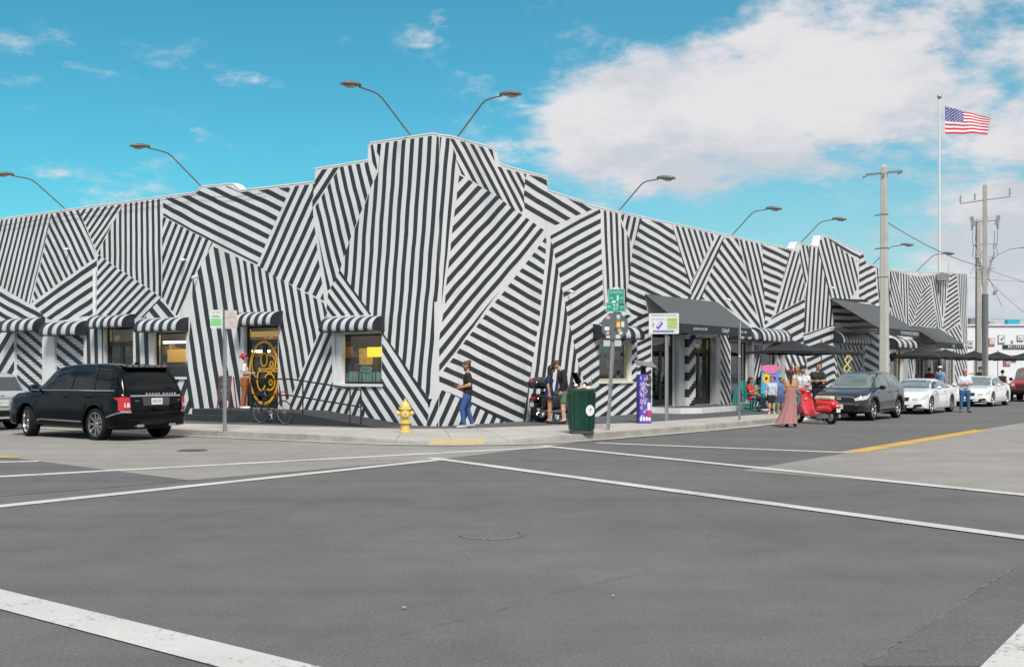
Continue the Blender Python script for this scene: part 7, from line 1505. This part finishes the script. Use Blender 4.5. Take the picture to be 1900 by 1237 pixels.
# ---- big touring motorcycle
mo = thing('motorcycle', 'black touring motorcycle with a large top case and red rear light beside the wall', 'motorcycle', Rw(4.45, 1.05, .152), math.atan2(UR.y, UR.x) - .42)
mb_ = mat('moto_black', (.008, .008, .009), .25, coat=.5); mg = mat('moto_grey', (.05, .053, .056), .45)
for x in (-.76, .76):
    b = MB(); b.lathe([(.20, -.07), (.27, -.08), (.315, -.05), (.325, 0), (.315, .05), (.27, .08), (.20, .07)], 28, 0, (x, 0, .325), Matrix.Rotation(R(90), 3, 'X'), caps=False); w_ = obj('wheel', b, MT['tyre_rubber'], mo)
    b = MB(); b.lathe([(.205, -.06), (.19, -.03), (.19, .03), (.205, .06)], 24, 0, (x, 0, .325), Matrix.Rotation(R(90), 3, 'X'), caps=False)
    for k in range(5): a = 2 * math.pi * k / 5; b.tube([(x, 0, .325), (x + .2 * math.cos(a), 0, .325 + .2 * math.sin(a))], .018, 6)
    b.tube([(x, -.07, .325), (x, .07, .325)], .05, 10); obj('rim', b, MT['rim_grey'], w_)
V3 = lambda *a: a
sdf_obj('fairing', [((.35, 0, .75), (.62, 0, .95), .20, .17), ((.62, .08, .95), (.55, .10, .60), .12, .14), ((.62, -.08, .95), (.55, -.10, .60), .12, .14), ((.30, .12, .50), (.5, .14, .45), .13, .12), ((.30, -.12, .50), (.5, -.14, .45), .13, .12)], mb_, mo, k=.06, h=.025)
sdf_obj('tank', [((.05, 0, .83), (.33, 0, .90), .15, .16)], mb_, mo, k=.05, h=.025); sdf_obj('seat', [((-.50, 0, .84), (-.02, 0, .78), .12, .13), ((-.62, 0, .88), (-.50, 0, .86), .12, .13)], mat('moto_seat', (.02, .02, .022), .7), mo, k=.05, h=.025, cuts=[((0, 0, 1), .90)])
sdf_obj('engine', [((-.12, 0, .42), (.22, 0, .45), .22, .20), ((-.30, 0, .50), (-.1, 0, .5), .15, .2)], mg, mo, k=.06, h=.03)
for sg in (1, -1):
    sdf_obj('pannier', [((-.80, sg * .34, .62), (-.38, sg * .34, .62), .13, .14), ((-.80, sg * .34, .48), (-.40, sg * .34, .48), .12, .13)], mb_, mo, k=.06, h=.025)
    b = MB(); b.tube([(-.15, sg * .22, .30), (-.75, sg * .24, .34), (-.98, sg * .24, .38)], [.04, .06, .06], 10); obj('exhaust_pipe', b, CHR, mo)
    b = MB(); b.tube([(.45, sg * .06, 1.05), (.38, sg * .30, 1.06), (.28, sg * .38, 1.03)], .017, 6); obj('handlebar', b, BLKP, mo); b = MB(); b.ball((.60, sg * .34, 1.12), (.03, .09, .06), 8); obj('mirror', b, mb_, mo)
    b = MB(); b.tube([(.58, sg * .10, .80), (.76, sg * .10, .34)], .03, 8); obj('fork', b, mg, mo)
    b = MB(); b.ball((-.95, sg * .17, .70), (.03, .04, .03), 8); obj('indicator', b, AMB, mo)
sdf_obj('top_case', [((-.98, .13, 1.12), (-.62, .13, 1.12), .14, .15), ((-.98, -.13, 1.12), (-.62, -.13, 1.12), .14, .15), ((-.95, 0, 1.18), (-.65, 0, 1.20), .13, .13)], mb_, mo, k=.06, h=.022)
b = MB(); b.ball((-1.06, 0, 1.19), (.07, .19, .045), 12); obj('case_light', b, REDL, mo); b = MB(); b.rbox((-1.02, 0, .70), (.04, .20, .09), .02, axis=0); obj('tail_light', b, REDL, mo)
b = MB(); b.rbox((-1.06, 0, .52), (.012, .19, .13), .012, axis=0); obj('licence_plate', b, MT['plate_pale'], mo); b = MB(); b.prism([(-.5, -.11, .80), (-1.0, -.09, .84), (-1.05, -.09, .60), (-.7, -.11, .62)], (0, .2, 0)); obj('tail_unit', b, mb_, mo)
b = MB(); b.rbox((-.40, -.16, .72), (.12, .01, .10), .04, axis=1); obj('side_badge', b, mat('badge_silver', (.6, .6, .62), .3, .5), mo)
b = MB(); P = []
for i in range(6):
    for j in range(5): u = i / 5; v_ = (j - 2) / 2; P.append((.72 - .22 * u - .08 * v_ * v_, .20 * v_ * (1 - .2 * u), 1.05 + .40 * u))
b.faces(P, [(i * 5 + j, (i + 1) * 5 + j, (i + 1) * 5 + j + 1, i * 5 + j + 1) for i in range(5) for j in range(4)]); obj('windshield', b, TINT, mo, smooth=60)
b = MB(); b.tube([(.0, .2, .3), (-.05, .34, .01)], .014, 6); obj('kick_stand', b, mg, mo)
# ---- red scooter
sc_ = thing('scooter', 'glossy red retro scooter with a cream seat parked at the kerb', 'scooter', GP(1511, 35.2), R(126)); rp = mat('scooter_red', (.52, .008, .010), .12, coat=1.); cr = mat('seat_cream', (.52, .43, .30), .6)
for x in (-.64, .64):
    b = MB(); b.lathe([(.13, -.05), (.19, -.06), (.225, -.035), (.232, 0), (.225, .035), (.19, .06), (.13, .05)], 24, 0, (x, 0, .232), Matrix.Rotation(R(90), 3, 'X'), caps=False); w_ = obj('wheel', b, MT['tyre_rubber'], sc_)
    b = MB(); b.lathe([(.14, -.04), (.12, -.03), (.03, -.05), (.03, .05), (.12, .03), (.14, .04)], 20, 0, (x, 0, .232), Matrix.Rotation(R(90), 3, 'X'), caps=False); obj('rim', b, MT['rim_silver'], w_)
sdf_obj('rear_body', [((-.74, .05, .60), (-.20, .05, .66), .13, .10), ((-.74, -.05, .60), (-.20, -.05, .66), .13, .10), ((-.66, .12, .47), (-.30, .12, .44), .115, .12), ((-.66, -.12, .47), (-.30, -.12, .44), .115, .12), ((-.88, 0, .54), (-.72, 0, .62), .075, .13), ((-.26, 0, .62), (-.16, 0, .36), .10, .09)], rp, sc_, k=.05, h=.018, cuts=[((0, 0, -1), -.36)])
P = []; n1_, n2_ = 12, 9
for i in range(n1_):
    u = i / (n1_ - 1); z = .28 + .72 * u; wd = .25 + .07 * math.sin(u * math.pi) - .08 * u ** 4; xx = .36 + .10 * u + (.10 * (1 - u) ** 3 * -1)
    for j in range(n2_): v_ = (j - 4) / 4; P.append((xx - .10 * v_ * v_, wd * v_, z))
b = MB(); b.faces(P, [(i * n2_ + j, (i + 1) * n2_ + j, (i + 1) * n2_ + j + 1, i * n2_ + j + 1) for i in range(n1_ - 1) for j in range(n2_ - 1)]); P2 = [(p[0] - .03, p[1] * .96, p[2]) for p in P]; b.faces(P2, [(i * n2_ + j, (i + 1) * n2_ + j, (i + 1) * n2_ + j + 1, i * n2_ + j + 1) for i in range(n1_ - 1) for j in range(n2_ - 1)])
o_ = obj('leg_shield', b, rp, sc_, smooth=60); b = MB(); b.rbox((-.0, 0, .27), (.72, .40, .06), .08); obj('floorboard', b, rp, sc_)
sdf_obj('front_fender', [((.46, 0, .36), (.80, 0, .34), .10, .08), ((.56, 0, .45), (.70, 0, .44), .08, .08)], rp, sc_, k=.05, h=.02, sub=[((.64, 0, .232), .20)]); b = MB(); b.tube([(.46, 0, .95), (.60, .06, .40), (.64, .07, .232)], .025, 8); obj('fork', b, STL, sc_)
sdf_obj('headset', [((.44, 0, 1.03), (.50, 0, 1.05), .09, .08), ((.44, .18, 1.05), (.44, -.18, 1.05), .035, .035)], rp, sc_, k=.04, h=.016)
for sg in (1, -1):
    b = MB(); b.tube([(.44, sg * .18, 1.05), (.40, sg * .32, 1.04)], .018, 8); obj('grip', b, BLKP, sc_); b = MB(); b.tube([(.44, sg * .2, 1.07), (.42, sg * .28, 1.28)], .007, 5); b.lathe([(0, 0), (.055, .004), (.055, .015), (0, .018)], 14, 0, (.42, sg * .28, 1.32), Matrix.Rotation(R(90), 3, 'Y')); obj('mirror', b, CHR, sc_)
b = MB(); b.lathe([(0, .02), (.06, .012), (.065, -.01)], 16, 0, (.575, 0, 1.06), Matrix.Rotation(R(90), 3, 'Y')); obj('headlight', b, CLRL, sc_)
sdf_obj('seat', [((-.66, 0, .80), (-.40, 0, .82), .10, .11), ((-.40, 0, .81), (-.12, 0, .79), .11, .09)], cr, sc_, k=.04, h=.018, cuts=[((0, 0, -1), -.755), ((0, 0, 1), .875)])
b = MB(); b.rbox((-.86, 0, .62), (.05, .14, .08), .02, axis=0); obj('tail_light', b, REDL, sc_); b = MB(); b.rbox((-.92, 0, .44), (.012, .18, .13), .012, axis=0); obj('licence_plate', b, MT['plate_pale'], sc_); b = MB(); b.box((-.88, 0, .50), (.05, .10, .16)); obj('plate_holder', b, BLKP, sc_)
b = MB(); b.rbox((-.42, .12, .26), (.42, .10, .16), .05, axis=1); b.tube([(-.45, -.12, .22), (-.86, -.14, .26)], [.05, .06], 10); obj('engine_case', b, mat('alloy_grey', (.35, .35, .36), .35, .7), sc_)
b = MB(); b.tube([(-.2, .10, .24), (-.26, .18, .01)], .012, 6); b.tube([(-.2, -.10, .24), (-.26, -.18, .01)], .012, 6); obj('centre_stand', b, BLKP, sc_)
b = MB(); b.box((.335, .0, .78), (.01, .12, .05)); obj('badge', b, MT['badge_pale'], sc_)
# ---- umbrellas
UM = mat('umbrella_fabric', (.013, .015, .018), .85, var=.1, scale=2)
def umbrella(t, d, label, w_=2.7, zt=2.85, ze=2.38, rz=0.):
    base = Rw(t, d, .152); root = thing('umbrella', label, 'umbrella', base, math.atan2(UR.y, UR.x) + rz, 'black square patio umbrellas on the sidewalk'); zt -= .15; ze -= .15
    h = w_ / 2; b = MB(); pk_ = Vector((0, 0, zt)); cs = [Vector((sx * h, sy * h, ze)) for sx, sy in ((1, 1), (-1, 1), (-1, -1), (1, -1))]
    for k in range(4):
        a_, c_ = cs[k], cs[(k + 1) % 4]; n = 6
        for i in range(n):
            for j in range(5):
                def q(i_, j_): e = a_.lerp(c_, i_ / n); p = pk_.lerp(e, j_ / 5); p.z -= .10 * math.sin(math.pi * j_ / 5) * .6 + .05 * (j_ / 5) * math.sin(math.pi * i_ / n) * -1; return p
                if j == 0: b.poly([q(i, 1), q(i + 1, 1), pk_])
                else: b.poly([q(i, j), q(i + 1, j), q(i + 1, j + 1), q(i, j + 1)])
            e0, e1 = a_.lerp(c_, i / n), a_.lerp(c_, (i + 1) / n); e0 = e0 + Vector((0, 0, .05 * math.sin(math.pi * i / n))); e1 = e1 + Vector((0, 0, .05 * math.sin(math.pi * (i + 1) / n))); b.poly([e0, e1, e1 - Vector((0, 0, .10)), e0 - Vector((0, 0, .10))])
    obj('canopy', b, UM, root, smooth=20); b = MB(); b.tube([(0, 0, 0), (0, 0, zt + .05)], .022, 8); obj('pole', b, STL, root)
    for k in range(4): b = MB(); b.tube([pk_ - Vector((0, 0, .08)), cs[k] * .97 - Vector((0, 0, .04))], .010, 5); b.tube([Vector((0, 0, zt - .55)), pk_.lerp(cs[k], .5) - Vector((0, 0, .10))], .008, 5); obj('rib', b, STL, root)
    b = MB(); b.lathe([(.26, 0), (.26, .05), (.05, .09), (.04, .25)], 20, 0); obj('base', b, BLKP, root)
    b = MB(); b.lathe([(.02, 0), (.03, .05), (0, .08)], 8, 0, (0, 0, zt + .03)); obj('finial', b, BLKP, root)
umbrella(18.3, 2.6, 'black patio umbrella above the teal rocking chairs, nearest the camera'); umbrella(21.7, 2.5, 'black patio umbrella just behind the nearest one, left of the striped shutter')
umbrella(35.6, 2.5, 'black patio umbrella left of the far doors under the third sloping awning', 2.6); umbrella(40.4, 2.5, 'black patio umbrella in front of the third sloping awning', 2.9); umbrella(46.2, 2.6, 'black patio umbrella at the far end of the striped wall', 2.7); umbrella(50.3, 3.0, 'black patio umbrella behind the utility pole', 2.9); umbrella(53.6, 4.0, 'black patio umbrella right of the utility pole, farthest right', 3.3)
# ---- rocking chairs
TL = mat('teal_paint', (.01, .26, .23), .4)
def rocking_chair(loc, rz, label):
    root = thing('rocking_chair', label, 'chair', loc, rz, 'teal rocking chairs in front of the shop')
    for sg in (1, -1):
        b = MB(); b.tube([(-.50 + .11 * k, sg * .28, .02 + .0022 * (k - 4.6) ** 2 * 1.9) for k in range(10)], .018, 6); obj('rocker', b, TL, root)
        for x_, zt_ in ((.26, .64), (-.24, .46)): b = MB(); b.tube([(x_, sg * .28, .03), (x_, sg * .28, zt_)], .017, 6); obj('leg', b, TL, root)
        b = MB(); b.tube([(.30, sg * .30, .64), (.0, sg * .31, .66), (-.26, sg * .29, .64)], .02, 6); obj('armrest', b, TL, root); b = MB(); b.tube([(-.22, sg * .25, .40), (-.36, sg * .24, 1.10)], .018, 6); obj('back_post', b, TL, root)
    b = MB(); b.rbox((.02, 0, .40), (.50, .54, .03), .05); obj('seat', b, TL, root)
    for k in range(7): b = MB(); y_ = -.19 + k * .063; b.box((-.30, y_, .76), (.012, .03, .66), rot=Matrix.Rotation(R(-11), 3, 'Y')); obj('back_slat', b, TL, root)
    b = MB(); b.tube([(-.36, -.25, 1.10), (-.37, 0, 1.13), (-.36, .25, 1.10)], .02, 6); obj('top_rail', b, TL, root); return root
rocking_chair(CH1, math.atan2(-.66, .75), 'teal rocking chair with the woman in red, nearer the shop door'); rocking_chair(CH2, math.atan2(-.83, .55), 'teal rocking chair with the woman in the white top')
rocking_chair(Rw(19.3, 2.1, .152), math.atan2(-.8, .6), 'empty teal rocking chair in front of the bright blue cabinet')
# teal low sign and table by the platform
b = MB(); b.M = Matrix.Translation(Rw(16.8, .95, .152)) @ Matrix.Rotation(math.atan2(-UR.y, -UR.x) + math.pi, 4, 'Z'); b.box((0, 0, .45), (.5, .04, .9), rot=Matrix.Rotation(R(8), 3, 'X')); tag(obj('menu_board', b, mat('teal_board', (.06, .32, .33), .6, var=.3, scale=6)), 'teal menu board leaning by the shop window on the platform', 'sign')
# ---- bright painted cabinet with rings
cb = Rw(16.3, 2.3, .152); cb = GP(1429.5, 42.2, .152); root = thing('painted_cabinet', 'bright blue painted cabinet with a pink rounded top and two coloured rings', 'cabinet', cb, -.15)
b = MB(); b.prism([(-.36, -.12, .62), (.36, -.12, .62), (.33, -.12, 1.55), (-.33, -.12, 1.55)], (0, .3, 0)); obj('panel', b, mat('cabinet_blue', (.06, .42, .60), .4, var=.15, scale=4), root, smooth=0)
b = MB(); b.prism([(-.28, -.10, .0), (-.22, -.10, .0), (-.22, -.10, .62), (-.28, -.10, .62)], (0, .2, 0)); b.prism([(.22, -.10, .0), (.28, -.10, .0), (.28, -.10, .62), (.22, -.10, .62)], (0, .2, 0)); obj('leg', b, TL, root)
b = MB(); pts = [(.355 * math.cos(R(a)), -.14, 1.60 + .13 * math.sin(R(a)) ** .6) for a in range(0, 181, 10)] + [(-.33, -.14, 1.53), (-.24, -.14, 1.46), (-.12, -.14, 1.41), (0, -.14, 1.39), (.12, -.14, 1.41), (.24, -.14, 1.46), (.33, -.14, 1.53)]
b.prism(pts, (0, .34, 0)); obj('top', b, mat('cabinet_pink', (.62, .16, .36), .4), root, smooth=0)
for x_, oc, ic in ((-.16, (.72, .42, .02), (.10, .02, .0)), (.14, (.22, .14, .50), (.02, .01, .25))):
    for r_, z_, cc in ((.13, -.124, oc), (.085, -.130, tuple(min(1, c * 1.3) for c in oc)), (.05, -.136, ic)):
        b = MB(); b.prism([(x_ + r_ * math.cos(2 * math.pi * k / 20), z_, 1.22 + r_ * 1.5 * math.sin(2 * math.pi * k / 20)) for k in range(20)], (0, .006, 0)); obj('painted_ring', b, mat('ring_%d' % int(cc[0] * 997 + cc[2] * 91), cc, .5), root, smooth=0)
for x_, z_, r_ in ((.2, .82, .07), (-.2, .72, .05), (.05, .95, .04)): b = MB(); b.prism([(x_ + r_ * (1 if k % 2 else .45) * math.cos(2 * math.pi * k / 16), -.126, z_ + r_ * (1 if k % 2 else .45) * math.sin(2 * math.pi * k / 16)) for k in range(16)], (0, .005, 0)); obj('painted_star', b, mat('star_pale', (.45, .70, .75), .5), root, smooth=0)
# yellow x-shaped gate sign by the shutter
b = MB(); q = GP(1570, 52.0, .15); b.M = Matrix.Translation(q)
for k in range(4):
    z_ = .75 + k * .42
    b.tube([(-.24 + .06 * k, 0, z_), (.10 + .05 * k, 0, z_ + .42)], .035, 6); b.tube([(.14 + .04 * k, 0, z_), (-.20 + .06 * k, 0, z_ + .42)], .035, 6)
b.tube([(-.24, 0, .0), (-.2, 0, .8)], .035, 6); b.tube([(.14, 0, 0), (.14, 0, .8)], .035, 6)
tag(obj('lattice_stand', b, mat('lattice_yellow', (.60, .52, .14), .6)), 'tall yellow crossed lattice stand in front of the striped shutter', 'lattice')
# stand with skates near boy
b = MB(); q = G(1417, 763, .15); b.M = Matrix.Translation(q); b.rbox((0, 0, .10), (.60, .2, .03), .09); 
for x_ in (-.2, .2): b.tube([(x_, -.09, .04), (x_, .09, .04)], .035, 8)
tag(obj('skateboard', b, BLKP), 'dark skateboard lying at the sidewalk edge beside the boy', 'skateboard')
# cafe tables under far umbrellas
def cafe_table(t, d, label):
    root = thing('cafe_table', label, 'table', Rw(t, d, .152), 0, 'cafe tables under the far umbrellas'); b = MB(); b.lathe([(0, .72), (.38, .72), (.38, .75), (0, .75)], 20, 0); obj('table_top', b, mat('table_wood', (.45, .38, .28), .5), root); b = MB(); b.tube([(0, 0, .02), (0, 0, .72)], .03, 8); b.lathe([(.25, 0), (.25, .02), (.04, .03)], 14, 0); obj('pedestal', b, BLKP, root)
for i, t in enumerate((36.2, 41.0, 46.9, 51.2)): cafe_table(t, 3.0, ['round wooden cafe table under the umbrella left of the far doors', 'round wooden cafe table before the third awning', 'round wooden cafe table at the far end of the striped wall', 'round wooden cafe table behind the utility pole'][i])
# ================================================================ white building beyond the striped one
wb = thing('white_building', 'low white building with framed pictures and a black letter strip beyond the striped one', 'building', (0, 0, 0)); wm_ = mat('far_white', (.66, .67, .68), .8, var=.05, scale=.3, stain=.08)
y0 = 97.; b = MB(); b.box((62, y0 + 10, 2.78), (50, 20, 5.56)); obj('wall', b, wm_, wb, smooth=0); b = MB(); b.box((62, y0 + 10, 5.62), (50.3, 20.3, .12)); obj('parapet_cap', b, TRIMW, wb, smooth=0)
def FP(px, py, d): return Vector(((px - HX) / F * d, d, CH + (HY - py) / F * d))
for i, (px, py, w2, h2, fc, ic) in enumerate([(1800, 638, 10, 13, (.35, .2, .2), (.5, .5, .52)), (1840, 634, 11, 14, (.35, .15, .15), (.6, .55, .55)), (1858, 629, 13, 16, (.3, .29, .27), (.62, .62, .62)), (1893, 627, 12, 11, (.25, .2, .2), (.6, .6, .62)), (1868, 672, 13, 12, (.4, .03, .08), (.5, .4, .42)), (1878, 633, 4, 5, (.25, .4, .45), (.3, .5, .55))]):
    k_ = y0 / F; p = FP(px, py, y0 - .05); b = MB(); b.box(p, (w2 * k_, .10, h2 * k_)); fo = obj('picture_frame', b, mat('pic_frame%d' % i, fc, .6), wb, smooth=0); b = MB(); b.box(p + Vector((0, -.06, 0)), (w2 * k_ * .78, .03, h2 * k_ * .78)); obj('picture', b, mat('pic_in%d' % i, ic, .6), fo, smooth=0)
    rs = random.Random(i); b = MB()
    for q in range(4): b.box(p + Vector((rs.uniform(-.3, .3) * w2 * k_, -.08, rs.uniform(-.3, .3) * h2 * k_)), (w2 * k_ * rs.uniform(.1, .3), .01, h2 * k_ * rs.uniform(.05, .2)))
    obj('picture_marks', b, mat('pic_mark%d' % (i % 2), [(.06, .05, .05), (.3, .1, .1)][i % 2], .6), fo, smooth=0)
b = MB(); p = FP(1884, 643, y0 - .05); b.box(p, (2.2, .12, .30)); st_ = obj('letter_strip', b, mat('strip_black', (.02, .02, .025), .5), wb, smooth=0); b = MB(); text_mb(b, 'BLUSH', basis((1, 0, 0), (0, 0, 1), p + Vector((0, -.065, 0))), width=1.3, height=.2); obj('lettering', b, MT['white_lettering'], st_, smooth=0)
b = MB(); b.box(FP(1882, 664, y0 - .1), (.42, .1, .5)); obj('hanging_sign', b, mat('sun_sign', (.55, .38, .05), .6, var=.5, scale=4), wb, smooth=0)
for px in (1812, 1830): b = MB(); b.box(FP(px, 648, y0 - .03), (.08, .06, 4.0)); obj('drain_pipe', b, GRT, wb, smooth=0)
for i, (px, w2, h2, cc, lb) in enumerate([(1804, .6, .55, (.15, .15, .18), 'dark grey rooftop unit left of the utility pole'), (1838, .45, .32, (.28, .28, .31), 'small grey rooftop unit right of the utility pole'), (1878, 1.1, .42, (.02, .30, .42), 'bright blue rooftop tank on the white building')]):
    b = MB(); p = FP(px, 607, y0 + .8); b.rbox((p.x, p.y, 5.68 + h2 / 2), (w2, .6, h2), .06); b.box((p.x, p.y, 5.69), (w2 * 1.1, .7, .03)); tag(obj('rooftop_unit', b, mat('unit%d' % i, cc, .6)), lb, 'rooftop unit')
# rooftop box near the far lamps
b = MB(); p = Rw(tpx(1738, 'R'), .35, 0); b.M = Matrix.Translation((p.x, p.y, 7.38)) @ Matrix.Rotation(math.atan2(UR.y, UR.x), 4, 'Z'); b.box((0, 0, 0), (.95, .4, .42)); b.box((.8, 0, .27), (2.3, .12, .06)); b.tube([(1.2, 0, .3), (1.9, .1, 1.1)], .02, 5); b.tube([(0, .2, .1), (0, -.8, .1)], .03, 5); tag(obj('rooftop_unit', b, mat('unit_lilac', (.24, .24, .27), .6)), 'small grey box fixed at the top edge of the far striped wall', 'rooftop unit')
# far low line of buildings and trees beyond the street's end
rs = random.Random(21); b = MB()
for i in range(16):
    x_ = 60 + i * 9; w2 = rs.uniform(7, 12); h2 = rs.uniform(4, 8); bb_ = MB(); bb_.box((x_, 190, h2 / 2), (w2, 10, h2)); bb_.box((x_, 184.9, h2 - .2), (w2 + .2, .2, .4))
    if i < 6: tag(obj('distant_building', bb_, mat('distant_%d' % (i % 3), [(.5, .49, .47), (.42, .40, .38), (.55, .54, .52)][i % 3], .9), smooth=0), 'plain pale distant building %s beyond the end of the right street' % ['first', 'second', 'third', 'fourth', 'fifth', 'sixth'][i], 'building', 'distant buildings')
print('objects', len(C.objects))
